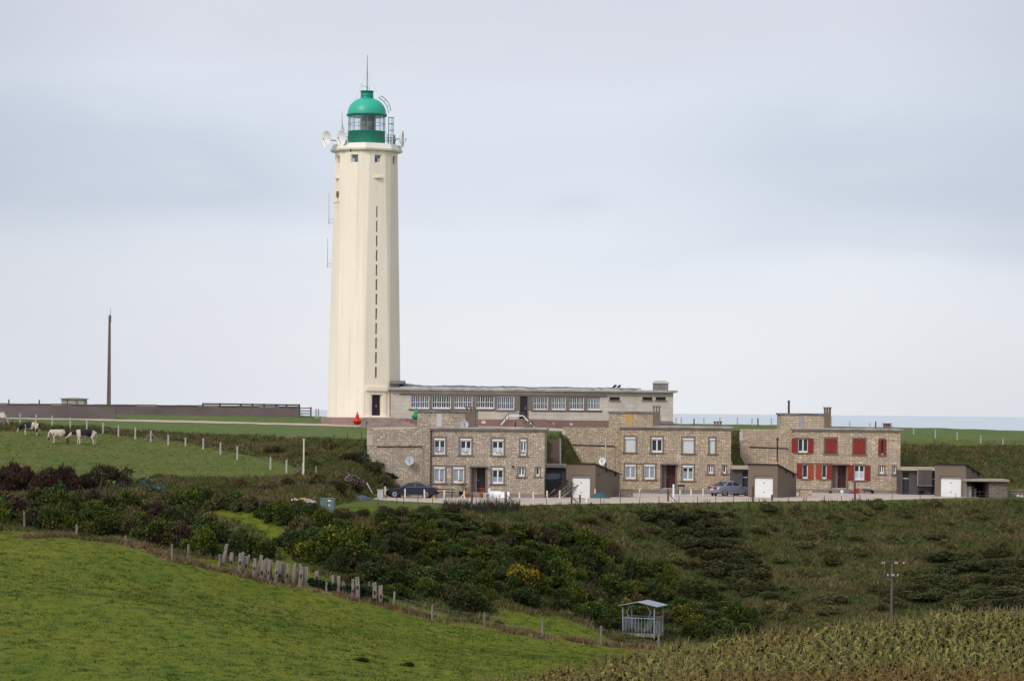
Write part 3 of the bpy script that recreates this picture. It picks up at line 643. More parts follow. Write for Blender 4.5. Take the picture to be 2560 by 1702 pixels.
def whip(px, y0, y1, yb, X2, label):
    p = px2w(px, y1, TY - .3); t_ = thing('whip_antenna', label, 'antenna', p, 0, 'whip antennas on the lighthouse')
    MB().tube((0, 0, 0), (0, 0, (y1 - y0) / 23.9), .03, .018, 6).build('rod', M['grey_metal'], t_)
    mb = MB(); x2 = px2w(X2, y1, TY - .3).x - p.x + .12
    for yy in yb: z = (y1 - yy) / 23.9; mb.tube((0, 0, z), (x2, 0, z), .022, .022, 5)
    if len(yb) > 1: mb.tube((0, 0, (y1 - yb[0]) / 23.9), (0, 0, (y1 - yb[1]) / 23.9), .035, .035, 6)
    mb.build('bracket', M['grey_metal'], t_)
whip(822, 484, 561, (549, 557), 832, 'thin whip antenna on the left side of the tower, upper of two'); whip(818.5, 595, 669, (659, 666), 830, 'thin whip antenna on the left side of the tower, lower of two')
p = px2w(855, 325, TY - 1.5); w3 = thing('whip_antenna', 'small whip antenna rising behind the dish beside the lantern', 'antenna', p, 0, 'whip antennas on the lighthouse')
MB().tube((0, 0, 0), (0, 0, 1.1), .035, .03, 6).tube((0, 0, 1.1), (0, 0, 1.95), .02, .012, 6).build('rod', M['dark_metal'], w3); MB().path([(0, 0, .2), (.18, .1, .2), (.18, .4, -1.4)], .03).tube((0, 0, .45), (.18, .1, .45), .025).build('bracket', M['dark_metal'], w3)
tag(MB().bar((0, 0, 0), (0, -.02, .36), .1).build('drain_spout', M['iron']), 'small dark drain spout on the white gallery cornice', 'spout').location = px2w(876.5, 381, TY - 4.0)
def buoy(px, py, Y, m, label, s=1.0, skip=False):
    p = px2w(px, py, Y); t_ = thing('buoy', label, 'buoy', p, 0, 'painted buoys by the lighthouse')
    k = s / 24.2
    MB().lathe([(4*k, 0), (8*k, 2*k), (11.2*k, 7*k), (11.5*k, 9*k), (10.5*k, 11*k), (6.5*k, 13*k), (5*k, 16*k)], 20).build('float', m, t_)
    MB().lathe([(5*k, 15.9*k), (4.6*k, 20*k), (3.4*k, 25.5*k), (1.2*k, 26*k), (1*k, 27*k), (1.8*k, 28*k), (1.6*k, 30*k), (.5*k, 31.5*k)], 16).build('top_mark', m, t_)
buoy(893, 1061, 286, M['red_buoy'], 'bright red buoy standing on the gravel before the lighthouse plinth')
buoy(1040, 1048.5, 288.2, M['green_buoy'], 'green buoy half hidden behind the first stone house tower')

# ================================================================ long service building
BY = 290.0; B0 = px2w(976, 1064, BY)
def LB(zx, zy, w=3):
    p = px2w((760 if w == 3 else 1240) + zx * .21195, 920 + zy * .21186, BY); return p.x - B0.x, p.z - B0.z
sb = thing('service_building', 'long low pale block building with a flat roof joined to the lighthouse', 'building', B0)
x1 = LB(2090, 400, 4)[0]; zr = LB(1600, 284, 4)[1]; zpl = LB(2095, 605)[1]
wins = [(*LB(a, 478), *LB(b, 325)) for a, b in ((1262,1475),(1512,1730),(1768,1985),(2025,2243))] + [(*LB(a, 495, 4), *LB(b, 338, 4)) for a, b in ((12,212),(437,612),(650,822),(862,1035),(1075,1230))]
wr = [(a, c, b, d) for a, b, c, d in wins]; door_r = (*LB(283, 600, 4), *LB(372, 330, 4)); dh = (door_r[0], door_r[2], door_r[1], door_r[3])
vents = [(LB(a, 378, 4)[0], LB(b, 378, 4)[0], LB(a, 378, 4)[1], LB(b, 342, 4)[1]) for a, b in ((1340,1458),(1728,1843),(1885,2002))]
wm = MB(); holed(wm, 0, x1, zpl, zr, [(*h, .22) for h in wr + [dh] + vents])
wm.quad((x1,0,zpl),(x1,9,zpl),(x1,9,zr),(x1,0,zr)); wm.quad((0,9,zpl),(0,0,zpl),(0,0,zr),(0,9,zr)); wm.quad((x1,9,zpl),(0,9,zpl),(0,9,zr),(x1,9,zr))
wm.build('wall', M['blocks'], sb)
band = MB(); band.box(.9, LB(1310, 0, 4)[0], -.06, .0, wr[0][3] + .03, wr[0][3] + .17); band.box(wr[0][0] - .25, door_r[0] - .35, -.10, 0, wr[0][2] - .16, wr[0][2] - .02); band.box(door_r[2] + .35, wr[-1][1] + .2, -.10, 0, wr[-1][2] - .16, wr[-1][2] - .02)
for a, b_ in zip(wr[:-1], wr[1:]):
    if a[1] < dh[0] < b_[0]: band.box(a[1] + .05, dh[0] - .03, -.045, 0, a[2], a[3]); band.box(dh[1] + .03, b_[0] - .05, -.045, 0, b_[2], b_[3])
    else: band.box(a[1] + .03, b_[0] - .03, -.045, 0, a[2], a[3])
band.build('window_band', M['surround'], sb)
MB().box(-.1, x1 + .06, -.1, 9.05, -1.0, zpl - .02).build('plinth', M['plinth_red'], sb)
rs = MB().prism([(-.15, zr), (x1 + .40, zr), (x1 + .46, zr + .22), (-.15, zr + .26)], -.55, 9.4); rs.build('roof_slab', M['slab'], sb)
fe = MB(); n_ = 60; zz = [zr + .26 + .26 + .03 * math.sin(i * .5) + .07 * random.random() + (.22 * max(0, 1 - i / 8)) - .12 * (i / n_) for i in range(n_ + 1)]
for i in range(n_):
    a, b_ = -.1 + (x1 - 3.2) * i / n_, -.1 + (x1 - 3.2) * (i + 1) / n_; zl_ = zr + .27 + random.random() * .04
    fe.add([(a, -.3, zl_), (b_, -.3, zl_), (b_, 1.5, zz[i+1]), (a, 1.5, zz[i]), (a, 9.2, zz[i] - .1), (b_, 9.2, zz[i+1] - .1)], [(0,1,2,3),(3,2,5,4)])
fe.build('roof_felt', M['felt'], sb)
xa, za = LB(1020, 185); xb, zb_ = LB(1180, 148); tu = MB(); tu.box(xa, xb, -.2, 4, za, zb_); tu.box(xa + .1, xa + .9, .1, 3.8, zr + .2, za); tu.build('stair_head', M['concrete'], sb)
xa, za = LB(1866, 270, 4); xb, zb_ = LB(2040, 180, 4); ch = MB(); ch.box(xa, xb, 1.0, 3.0, zr + .2, zb_); ch_o = ch.build('chimney', M['concrete'], sb)
c_ = MB(); m0 = (xa + xb) / 2; c_.add([(xa-.1,.9,zb_),(xb+.1,.9,zb_),(xb+.1,3.1,zb_),(xa-.1,3.1,zb_),(m0-.6,1.6,zb_+.3),(m0+.6,1.6,zb_+.3),(m0+.6,2.4,zb_+.3),(m0-.6,2.4,zb_+.3)], [(0,3,2,1),(4,5,6,7),(0,1,5,4),(1,2,6,5),(2,3,7,6),(3,0,4,7)]); c_.build('cap', M['slab'], ch_o)
for i, h in enumerate(wr):
    a, b_, c, d = h; f = MB(); yy = .10
    for q in ((a, a+.06, c, d), (b_-.06, b_, c, d), (a+.06, b_-.06, c, c+.16), (a+.06, b_-.06, d-.05, d)): f.box(q[0], q[1], yy, yy + .08, q[2], q[3])
    wd = b_ - a
    for k in range(1, 4): f.box(a + wd * k / 4 - .032, a + wd * k / 4 + .032, yy + .01, yy + .07, c + .16, d - .07)
    fo = f.build('window', M['white'], sb)
    g = MB()
    for k in range(1, 8):
        if k % 2: g.box(a + wd * k / 8 - .017, a + wd * k / 8 + .017, .03, .05, c + .1, d)
    g.box(a, b_, .052, .07, (c + d) / 2 - .02, (c + d) / 2 + .02); g.build('bars', M['white'], fo)
    MB().box(a, b_, .19, .21, c, d).build('pane', M['glass'] if i % 2 else M['glass_blue'], fo)
    MB().box(a - .1, b_ + .1, -.16, .08, c - .07, c - .005).build('sill', M['surround'], fo)
a, b_, c, d = dh; do = MB().box(a, b_, .1, .17, c, d).build('door', M['door_dark'], sb); MB().box(b_ - .22, b_ - .16, .05, .1, c + 1.0, c + 1.25).build('handle', M['grey_metal'], do)
f = MB()
for q in ((a - .14, a, c, d), (b_, b_ + .1, c, d)): f.box(q[0], q[1], -.07, 0, q[2], q[3])
f.build('door_frame', M['surround'], sb)
for a, b_, c, d in vents:
    f = MB().box(a, b_, .12, .2, c, d); fo = f.build('vent', M['iron'], sb); MB().box(a - .1, b_ + .1, -.12, .05, c - .1, c).build('sill', M['concrete'], fo)
for zx0, zx1, zy0, zy1, w in ((2095, 2143, 620, 655, 3), (655, 690, 645, 672, 4), (870, 905, 648, 675, 4)):
    (a, c), (b_, d) = LB(zx0, zy1, w), LB(zx1, zy0, w); MB().box(a, b_, -.14, -.1, c, d).build('air_brick', M['patch_white'], sb)
# steps up to the side door with a handrail
sx = (door_r[0] + door_r[2]) / 2; st_ = MB(); zd = door_r[1]
st_.box(sx - .8, sx + 2.4, -1.6, -.1, -.5, zd - .02)
for i in range(5): st_.box(sx - .9 - .32 * (i + 1), sx - .9 - .32 * i, -1.6, -.1, -.6, zd - .2 * (i + 1)); st_.box(sx + 2.4 + .32 * i, sx + 2.4 + .32 * (i + 1), -1.6, -.1, -.6, zd - .2 * (i + 1))
st_.build('door_steps', M['plinth_red'], sb)
pts = [LB(x, y, 4) for x, y in ((55, 640), (150, 528), (320, 528), (452, 668))]
hr = MB().path([(x, -1.65, z) for x, z in pts], .035, 6)
for x, z in ((pts[0][0], pts[0][1]), (pts[1][0], pts[1][1]), (pts[2][0], pts[2][1]), (LB(118, 0, 4)[0], pts[1][1] - .3)): hr.tube((x, -1.65, z - 1.0), (x, -1.65, z), .025, .025, 5)
hro = hr.build('handrail', mat('green_handrail', (.05, .13, .10), .5), sb)
mb = MB(); 
for p_, q_ in zip(pts[:-1], pts[1:]): mb.bar((p_[0], -1.62, p_[1] - .28), (q_[0], -1.62, q_[1] - .28), .04, .11)
mb.build('white_board', M['white'], hro)
(a, c), (b_, d) = LB(1930, 690, 4), LB(2165, 655, 4); mb = MB().box(a, b_, -.9, 5, c - .5, d); mb.build('side_porch', M['concrete'], sb); MB().box(a - .1, b_ - .6, -1.0, 5, d, LB(0, 630, 4)[1]).build('porch_slab', M['slab'], sb)
# broad steps from the gravel up to the lighthouse door
fs = MB(); (a, c) = LB(755, 668); b_ = LB(1330, 660)[0]
for i in range(4): fs.box(a - .05 * i, b_ - .5 * i, -4.2 + .5 * i, -1.8 - .001 * i, -.5, .1 + .17 * (i + 1))
fs.box(*[LB(705, 0)[0], LB(760, 0)[0]], -4.3, -3.6, -.5, LB(0, 600)[1]); fs.build('broad_steps', mat('worn_steps', (.33, .27, .23), .9, (.2, .14, .12), .8, .6, stretch=(1, 1, 5)), sb)
for px, py, s_ in ((1535, 970.5, 1), (1538.5, 970.5, .8), (1546, 970.5, .9), (1549.5, 971, .8)):
    bd = MB(); k = .17 * s_; bd.lathe([(.02, -1.3*k), (.35*k, -.8*k), (.5*k, 0), (.4*k, .7*k), (.05, 1.1*k)], 8, (0, 0, .55*k), (.75, 0, .65)); bd.lathe([(.01, -.35*k), (.3*k, 0), (.01, .35*k)], 8, (.85*k, 0, 1.55*k)); bd.tube((0, .2*k, 0), (0, .1*k, .3*k), .02)
    tag(bd.build('bird', M['black']), {1535: 'dark bird standing tallest on the long roof ridge', 1538.5: 'dark bird just right of the tallest bird on the roof', 1546: 'dark bird in the right pair on the long roof', 1549.5: 'dark bird farthest right in the flock on the roof'}[px], 'bird', 'birds on the long roof').location = (px2w(px, py, BY + 1.4).x, BY + 1.4, B0.z + zr + .52)
# ================================================================ stone houses
class Fac:
    """reads a facade off the survey: zoomed picture coordinates -> metres on the plane at distance Y"""
    def __init__(s, ox, oy, k, Y, zx0, zyb):
        s.ox, s.oy, s.k, s.Y = ox, oy, k, Y; s.o = s.w(zx0, zyb)
    def w(s, zx, zy, Y=None): return px2w(s.ox + zx * s.k, s.oy + zy * s.k, Y or s.Y)
    def l(s, zx, zy, Y=None): p = s.w(zx, zy, Y); return p.x - s.o.x, p.z - s.o.z
    def r(s, zx0, zy0, zx1, zy1, Y=None):
        a, d = s.l(zx0, zy0, Y); b, c = s.l(zx1, zy1, Y); return a, b, c, d      # x0,x1,z0,z1
K = .21195
M['frame_in'] = M['white']
def window(par, h, kind, curtain=None, roller=True, sill=True, sur=.14, double=True, flowers=False, label=None):
    a, b, c, d = h; s = MB()
    for q in ((a-sur, a, c-.02, d+sur), (b, b+sur, c-.02, d+sur), (a, b, d, d+sur)): s.box(q[0], q[1], -.03, .14, q[2], q[3])
    so_ = s.build('window', M['surround'], par, label)
    if sill: MB().box(a-sur-.10, b+sur+.10, -.14, .12, c-.10, c-.02).build('sill', M['surround'], so_)
    top = d
    if roller:
        MB().box(a, b, .02, .16, d-.22, d-.005).lathe([(.08, 0), (.08, b - a - .004)], 10, (a+.002, .03, d-.10), (1, 0, 0)).build('roller_box', M['white'], so_); top = d - .22
    if kind == 'closed':
        m = MB(); n = 14
        for i in range(n): z0 = c + (top - c) * i / n; m.box(a, b, .11 + (.006 if i % 2 else 0), .16, z0, c + (top - c) * (i + 1) / n)
        m.build('roller_shutter', M['roller'], so_); return so_
    fw = .085; f = MB(); y0 = .10
    for q in ((a, a+fw, c, top), (b-fw, b, c, top), (a+fw, b-fw, c, c+(.17 if sill else .1)), (a+fw, b-fw, top-.05, top)): f.box(q[0], q[1], y0, y0+.07, q[2], q[3])
    if double: f.box((a+b)/2-.06, (a+b)/2+.06, y0-.01, y0+.06, c+.1, top-.05)
    f.build('frame', M['frame_in'], so_)
    MB().box(a, b, .155, .18, c, top).build('pane', M['glass'], so_)
    if curtain:
        m = MB(); z1 = c + (top - c) * curtain[1]; n = 10; x0, x1 = a + fw, b - fw
        for i in range(n): xa, xb = x0 + (x1-x0)*i/n, x0 + (x1-x0)*(i+1)/n; ya, yb = .150 - .008*(i % 2), .150 - .008*((i+1) % 2); m.quad((xa, ya, c+.1), (xb, yb, c+.1), (xb, yb, z1), (xa, ya, z1))
        m.build('curtain', M[curtain[0]], so_)
    if flowers:
        m = MB(); bx = (a + b) / 2 + random.uniform(-.15, .15); m.box(bx-.24, bx+.24, -.10, .06, c-.02, c+.10)
        o = m.build('flower_box', M['post_cream'], so_)
        m = MB()
        for i in range(26):
            p = Vector((bx + random.uniform(-.24, .24), random.uniform(-.1, .04), c + .12 + random.random() * .12)); m.add([p, p + Vector((.06, 0, .04)), p + Vector((.02, .02, .09))], [(0, 1, 2)])
        m.build('flowers', mat('geranium', (.08, .12, .04), .8, (.45, .12, .08), 20, .8), so_)
    return so_
def shutters(par, rects, ms, proud=.05):
    for (a, b, c, d), mm in zip(rects, ms):
        m = MB().box(a, b, -proud - .04, -proud, c, d); 
        for z in (c + (d-c)*.14, c + (d-c)*.86): m.box(a+.01, b-.01, -proud-.07, -proud-.04, z-.05, z+.05)
        m.bar((a+.08, -proud-.055, c + (d-c)*.2), (b-.08, -proud-.055, c + (d-c)*.8), .03, .07)
        m.build('shutter', M[mm], par)
M['cream_trim2'] = mat('pale_quoin', (.50, .44, .36), .9, (.42, .36, .3), 2)
def house(fac, label, st, S):
    Y = fac.Y; H = thing('stone_house', label, 'house', fac.o, math.radians(-2), 'flat roofed stone houses')
    xr, zt = fac.l(*S['tr']); zt -= .05; xl = 0.0
    zpl = fac.l(0, S['plinth'])[1]; gnd = -.25
    dr = fac.r(*S['door']); op = [fac.r(*w_['r']) for w_ in S['win']]
    wm = MB(); holed(wm, xl, xr, gnd, zt, [(*o, .2) for o in op] + [(dr[0], dr[1], dr[2], dr[3], .95)])
    D_ = 8.0
    wm.quad((xr,0,gnd),(xr,D_,gnd),(xr,D_,zt),(xr,0,zt)); wm.quad((xl,D_,gnd),(xl,0,gnd),(xl,0,zt),(xl,D_,zt)); wm.quad((xr,D_,gnd),(xl,D_,gnd),(xl,D_,zt),(xr,D_,zt))
    wm.build('front_wall', M[st], H)
    pm = MB(); pm.box(xl - .03, dr[0] - .02, -.05, 0, gnd, zpl); pm.box(dr[1] + .02, xr + .04, -.05, 0, gnd, S.get('plr', zpl) if not isinstance(S.get('plr'), tuple) else fac.l(*S['plr'])[1]); pm.box(xr, xr + .04, 0, D_, gnd, zpl)
    pm.build('plinth', M['concrete'], H)
    rl_ = MB().box(xl - .18, xr + .18, -.2, D_ + .2, zt, zt + .13, 1); rl_.box(xl - .24, xr + .24, -.27, D_ + .2, zt + .13, zt + .25); rl_.build('roof_slab', [M['slab'], M['concrete']], H)
    # wing wall set back from the front, tall block behind the roof
    sb_ = 1.1; Yb = Y + sb_
    wl, wt_ = fac.l(*S['wing'], Yb); bl, bt = fac.l(*S['block'], Yb); br_x = fac.l(S['chim'][2], 0, Yb)[0]
    ww = MB(); ww.box(wl, bl, sb_, sb_ + .45, -5.5 if False else gnd - .5, wt_); ww.build('wing_wall', M[st], H)
    wq = MB().box(wl - .04, wl + (.26 if S.get('panel') else .5), sb_ - .05, sb_ + .5, wt_ - (1.2 if S.get('panel') else 1.5), wt_ - (.3 if S.get('panel') else .6)); wq.build('end_panel', M['patch_white'] if S.get('panel') else M['cream_trim2'], H)
    bw_ = MB(); bw_.box(bl, xl, sb_, sb_ + 6, gnd - .5, bt); bw_.box(xl, br_x, sb_, sb_ + 6, zt, bt); bw_.build('tower_block', M[st], H)
    MB().box(bl - .12, br_x - .02, sb_ - .12, sb_ + 6.1, bt, bt + .16).build('block_roof', M['felt'], H)
    if 'patch' in S: a, b, c, d = fac.r(*S['patch'][0], Yb); MB().box(a, b, sb_ - .025, sb_, max(c, zt + .3), d).build('blocked_window', M[S['patch'][1]], H)
    a, b, c, d = fac.r(*S['chim'], Yb); cm = MB(); y0, y1_ = sb_ - .18, sb_ + .8
    cm.box(a, b, y0, y1_, zt + .25, d - .55)
    for q in (a, (a+b)/2 - .07, b - .14): cm.box(q, q + .14, y0, y1_, d - .55, d - .12)
    cm.box(a - .06, b + .06, y0 - .06, y1_ + .06, d - .12, d); co_ = cm.build('chimney', M['render'], H)
    tm = MB()
    for i in range(6): tm.box(b - .02, b + .09 + .05 * (i % 2), sb_ + .05, sb_ + .5, d - 1.0 - .22 * i, d - .9 - .22 * i)
    tm.build('toothed_stones', M[st], co_)
    for w_, o in zip(S['win'], op):
        wo_ = window(H, o, w_.get('k', 'open'), w_.get('c'), w_.get('roller', True), True, w_.get('sur', .15), w_.get('dbl', True), w_.get('fl', False), w_.get('label'))
        if 'sh' in w_: shutters(wo_, [fac.r(*q) for q in w_['sh']], w_['shm'])
    # door recess
    a, b, c, d = dr; dd = fac.r(*S['leaf'])
    rc = MB(); rc.box(a + .01, dd[0], .5, .94, c + .02, d - .02); rc.build('porch_side', M['surround'], H)
    dl = MB().box(dd[0], dd[1], .86, .92, c, d - .05); dl.box(dd[1], b, .80, .93, c, d - .02)
    do = dl.build('door', M[S.get('dm', 'door_dark')], H); MB().box(dd[0] + .08, dd[0] + .14, .80, .86, c + .95, c + 1.1).build('handle', M['grey_metal'], do)
    MB().box(a - .18, b + .18, -.32, .0, d + .01, d + .13).build('door_lintel', M['surround'], H)
    fm = MB()
    for q in ((a - .16, a), (b, b + .16)): fm.box(q[0], q[1], -.04, 0, zpl, d)
    fm.build('door_frame', M['surround'], H)
    sm = MB(); nst = 3; zst = c - gnd - .1
    for i in range(nst): sm.box(a - .3 - .12 * (nst - i), b + .25, -.35 - .32 * (nst - i - 1), (-.35 - .32 * (nst - i - 2)) if i < nst - 1 else -.05, gnd, gnd + zst * (i + 1) / nst)
    sm.build('door_steps', M['concrete'], H)
    if 'jl' in S:
        q = S['jl']; a, b, c, d = fac.r(*q); MB().box(a, b, -.05, 0, d - .12, d).build('joint_lintel', M['surround'], H)
    if 'pipe' in S:
        zx, z0, z1, mm, back = S['pipe']; (x, c), (_, d) = fac.l(zx, z1, Y), fac.l(zx, z0, Y); y = (sb_ if back else 0) - .08
        m = MB().tube((x, y, c), (x, y, d), .055, .055, 8); m.tube((x, y, d), (x, y, d + .16), .10, .12, 10); m.build('downpipe', M[mm], H)
    if 'cable' in S:
        (xa, za), (xb, zb__), (xc, zc_) = [fac.l(*q, Yb) for q in S['cable']]
        MB().path([(xa, sb_ - .05, za), (xb - .15, sb_ - .05, zb__ + .02), (xb, sb_ - .05, zb__ - .12)], .05, 6).build('wall_pipe', M['iron'], H)
        MB().path([(xb, sb_ - .05, zb__ - .12), (xc, sb_ - .05, zc_)], .03, 6).build('wall_conduit', M['post'], H)
    return H
W5 = lambda *r, **k: dict(r=r, **k)
f1 = Fac(900, 1020, K, 250, 832, 1050)
H1 = house(f1, 'stone house nearest the lighthouse with lace curtains and window boxes', 'stone', dict(tr=(2180, 262), plinth=1000, plr=(0, 990), door=(1315, 697, 1478, 990), leaf=(1378, 697, 1446, 990),
    wing=(80, 242), panel=False, block=(672, 45), chim=(1243, -20, 1352, 230), patch=((897, 62, 958, 230), 'patch_white'), jl=(852, 672, 1250, 690), pipe=(832, 285, 1040, 'pipe_brown', False), cable=((190, 452), (735, 455), (728, 890)),
    win=[W5(875,352,1003,545,c=('curtain',.55),fl=True), W5(1185,357,1312,548,c=('lace',.5),fl=True), W5(1560,363,1692,553,c=('lace',.55),fl=True), W5(1893,365,1962,555,c=('lace',.4),fl=True,sur=.13),
         W5(872,690,1000,880,c=('curtain',1.0),fl=True), W5(1098,692,1228,882,c=('curtain',1.0),fl=True), W5(1560,700,1690,890,c=('curtain',.5)), W5(1868,703,1942,805,roller=False,sur=.12), W5(2073,700,2118,800,roller=False,sur=.11,dbl=False)]))
f2 = Fac(1380, 1000, K, 267, 812, 1088)
H2 = house(f2, 'middle stone house with closed white roller shutters', 'stone2', dict(tr=(2110, 340), plinth=1040, door=(1295, 762, 1455, 1035), leaf=(1350, 762, 1420, 1035), dm='door_red',
    wing=(120, 318), panel=True, block=(665, 150), chim=(1188, 66, 1268, 315), patch=((868, 155, 942, 312), 'patch_yellow'), jl=(845, 738, 1235, 755), cable=((240, 525), (742, 545), (738, 840)),
    win=[W5(862,435,985,612,k='closed'), W5(1175,438,1300,615), W5(1540,446,1670,625,k='closed'), W5(1858,448,1920,628,k='closed'),
         W5(865,757,986,930,c=('curtain',1.0)), W5(1088,757,1212,932,c=('curtain',1.0)), W5(1540,767,1666,945,c=('curtain',.72)), W5(1842,767,1900,865,roller=False,sur=.11), W5(2012,770,2050,862,roller=False,sur=.10,dbl=False)]))
f3 = Fac(1800, 980, K, 275, 868, 1180)
RS = ['red_shutter', 'red_shutter']; RO = ['red_shutter', 'orange_shutter']; OR_ = ['orange_shutter', 'red_shutter']
H3 = house(f3, 'farthest right stone house with red wooden shutters', 'stone3', dict(tr=(2125, 458), plinth=1135, door=(1325, 858, 1490, 1130), leaf=(1392, 858, 1462, 1130), dm='door_red',
    wing=(235, 432), panel=True, block=(712, 265), chim=(1226, 176, 1300, 430), patch=((930, 290, 988, 430), 'patch_grey'), jl=(905, 830, 1320, 848), pipe=(682, 560, 815, 'pipe_brown', True), cable=((345, 648), (803, 665), (803, 830)),
    win=[W5(920,550,1038,712,roller=False,sh=[(845,540,916,716),(1036,542,1100,718)],shm=RS), W5(1240,548,1370,722,k='closed',roller=False,sh=[(1238,545,1303,722),(1306,545,1370,722)],shm=RS), W5(1572,550,1705,732,k='closed',roller=False,sh=[(1570,548,1637,732),(1640,548,1705,732)],shm=RS), W5(1880,553,1935,740,roller=False,dbl=False,sur=.1,sh=[(1862,555,1896,740),(1921,555,1955,742)],shm=RS),
         W5(972,855,1035,1018,roller=False,dbl=False,sh=[(905,845,970,1015),(1036,850,1100,1025)],shm=RO), W5(1200,858,1258,1022,roller=False,dbl=False,sh=[(1130,850,1197,1025),(1256,852,1320,1028)],shm=OR_), W5(1580,865,1700,1035,roller=False,c=('lace',.62),sh=[(1508,856,1577,1038),(1701,860,1766,1042)],shm=RS), W5(1875,868,1932,962,roller=False,sur=.11), W5(2035,868,2068,962,roller=False,sur=.1,dbl=False)]))
MB().bar((f1.l(1805, 672)[0], -.12, f1.l(0, 680)[1]), (f1.l(1805, 672)[0], -.12, f1.l(0, 662)[1]), .16, .2).build('wall_lamp', M['iron'], H1)
# chimneys at the right rear of the roofs stand on their own houses
for H_, f_, q in ((H1, f1, (1912, 150, 2025, 235)), (H2, f2, (1885, 248, 1978, 322)), (H3, f3, (1902, 365, 1990, 440))):
    a, b, c, d = f_.r(*q, f_.Y + 5); m = MB().box(a + .03, b - .03, 4.6, 5.6, c - .3, d - .28)
    for x in (a + .03, (a + b) / 2 - .08, b - .19): m.box(x, x + .16, 4.6, 5.6, d - .28, d - .08)
    m.box(a - .05, b + .05, 4.5, 5.7, d - .08, d); m.build('rear_chimney', M['render'], H_)
# posts with rainwater pipe and dishes
def local_dish(fac, zx, zy, Y, r, axis, m, label, foot):
    dish('satellite_dish', label, fac.w(zx, zy, Y), axis, r, M[m], .16, 'satellite dishes on the houses', foot)
local_dish(f1, 588, 622, 250.6, .40, (-.25, -.95, .25), 'dish_grey', 'grey satellite dish on the wing wall above the dark blue car', [(0, .1, -.05), (0, .45, -.05)])
local_dish(f1, 1230, 195, 249.9, .36, (.1, -.97, .2), 'dish_grey', 'grey satellite dish on the roof edge by the chimney', [(0, .1, -.05), (.1, .3, -.35)])
local_dish(f2, 600, 722, 265.0, .37, (-.55, -.8, .2), 'dish_white', 'pale satellite dish over the sloping garage roof', [(0, .1, -.05), (.3, .2, -.1), (.3, .2, -.9)])
def pole_thing(name, label, cat, p0, p1, r, m, n=8, group=None, extra=None):
    t_ = thing(name, label, cat, p0, 0, group); mb = MB().tube((0, 0, 0), Vector(p1) - Vector(p0), r, r * .9, n)
    mb.lathe([(r * 1.25, 0), (r * 1.25, .08), (r * .4, .12)], n, Vector(p1) - Vector(p0)); mb.build('pipe' if 'pipe' in name else 'pole', M[m], t_); return t_
a_ = f2.w(632, 830, 265.4); pole_thing('flue_pipe', 'slim white flue pipe rising from the sloping garage roof', 'pipe', a_, f2.w(632, 465, 265.4), .07, 'pipe_white')
a_ = f3.w(812, 300, 288); pole_thing('flag_post', 'dark post rising behind the roof of the red shuttered house', 'post', Vector((a_.x, a_.y, gz(a_.x, a_.y))), f3.w(812, 112, 288), .12, 'wood_brown')

# ================================================================ garages and lean-to sheds
def garage(label, px0, px1, pxs, pt, pb, Y, door, ptd, phi, m='render'):
    """front from px0 to px1, side wall running back to pxs; door = pixel rect"""
    o = px2w(px0, pb, Y); sc = sc_at(Y); wf = (px1 - px0) / sc / math.cos(phi); G = thing('garage', label, 'garage', (o.x, o.y, ZB), -phi, 'brown rendered garages')
    # local x runs along the front (towards the right and the viewer), local y back along the side
    hf = (pb - pt) / sc; L = (pxs - px1) / sc / math.sin(phi); hb = hf - (ptd - pt) / sc - .1
    x0d = (door[0] - px0) / sc / math.cos(phi); x1d = (door[1] - px0) / sc / math.cos(phi); zd = (pb - door[2]) / sc
    m_ = MB(); holed(m_, 0, wf, -.2, hf, [(x0d, x1d, -.2, zd, .22)])
    m_.add([(wf,0,-.2),(wf,L,-.2),(wf,L,hb),(wf,0,hf)], [(0,1,2,3)]); m_.add([(0,L,-.2),(0,0,-.2),(0,0,hf),(0,L,hb)], [(0,1,2,3)]); m_.add([(wf,L,-.2),(0,L,-.2),(0,L,hb),(wf,L,hb)], [(0,1,2,3)])
    m_.build('wall', M[m], G)
    r = MB(); n = 26; sl = (hb - hf) / L
    for i in range(n):      # corrugated sheet
        xa, xb = -.12 + (wf + .27) * i / n, -.12 + (wf + .27) * (i + 1) / n; za, zb2 = .05 * (i % 2), .05 * ((i + 1) % 2)
        r.add([(xa, -.18, hf + .03 + za - sl * .18), (xb, -.18, hf + .03 + zb2 - sl * .18), (xb, L + .2, hb + .03 + zb2), (xa, L + .2, hb + .03 + za)], [(0, 1, 2, 3)])
        r.add([(xa, -.18, hf - .01 - sl * .18), (xb, -.18, hf - .01 - sl * .18), (xb, -.18, hf + .03 + zb2 - sl * .18), (xa, -.18, hf + .03 + za - sl * .18)], [(0, 1, 2, 3)])
    r.add([(wf + .15, -.18, hf - .03), (wf + .15, L + .2, hb - .05), (wf + .15, L + .2, hb + .06), (wf + .15, -.18, hf + .07)], [(0, 1, 2, 3)])
    r.build('corrugated_roof', M['iron'], G)
    zl = zd - .27; d = MB(); n = 9
    for i in range(n): d.box(x0d + .02, x1d - .02, .13 + .008 * (i % 2), .18, -.18 + (zl + .18) * i / n, -.18 + (zl + .18) * (i + 1) / n)
    do = d.build('garage_door', M['white'], G)
    for k, zz_ in enumerate((zl * .78, zl * .28)): MB().box((x0d + x1d) / 2 - .06, (x0d + x1d) / 2 + .06, .09, .13, zz_ - .03, zz_ + .03).build('handle', M['iron'], do)
    MB().box(x0d, x1d, .08, .17, zl + .01, zd - .01).build('door_header', M['concrete'], G)
    for y in (L * .42, L * .8):
        zz_ = hf + sl * y; MB().box(wf, wf + .1, y, y + .12, zz_ - .35, zz_ - .06).build('rafter_end', M['iron'], G)
    return G, wf, L
g = 1320; k_ = .11021
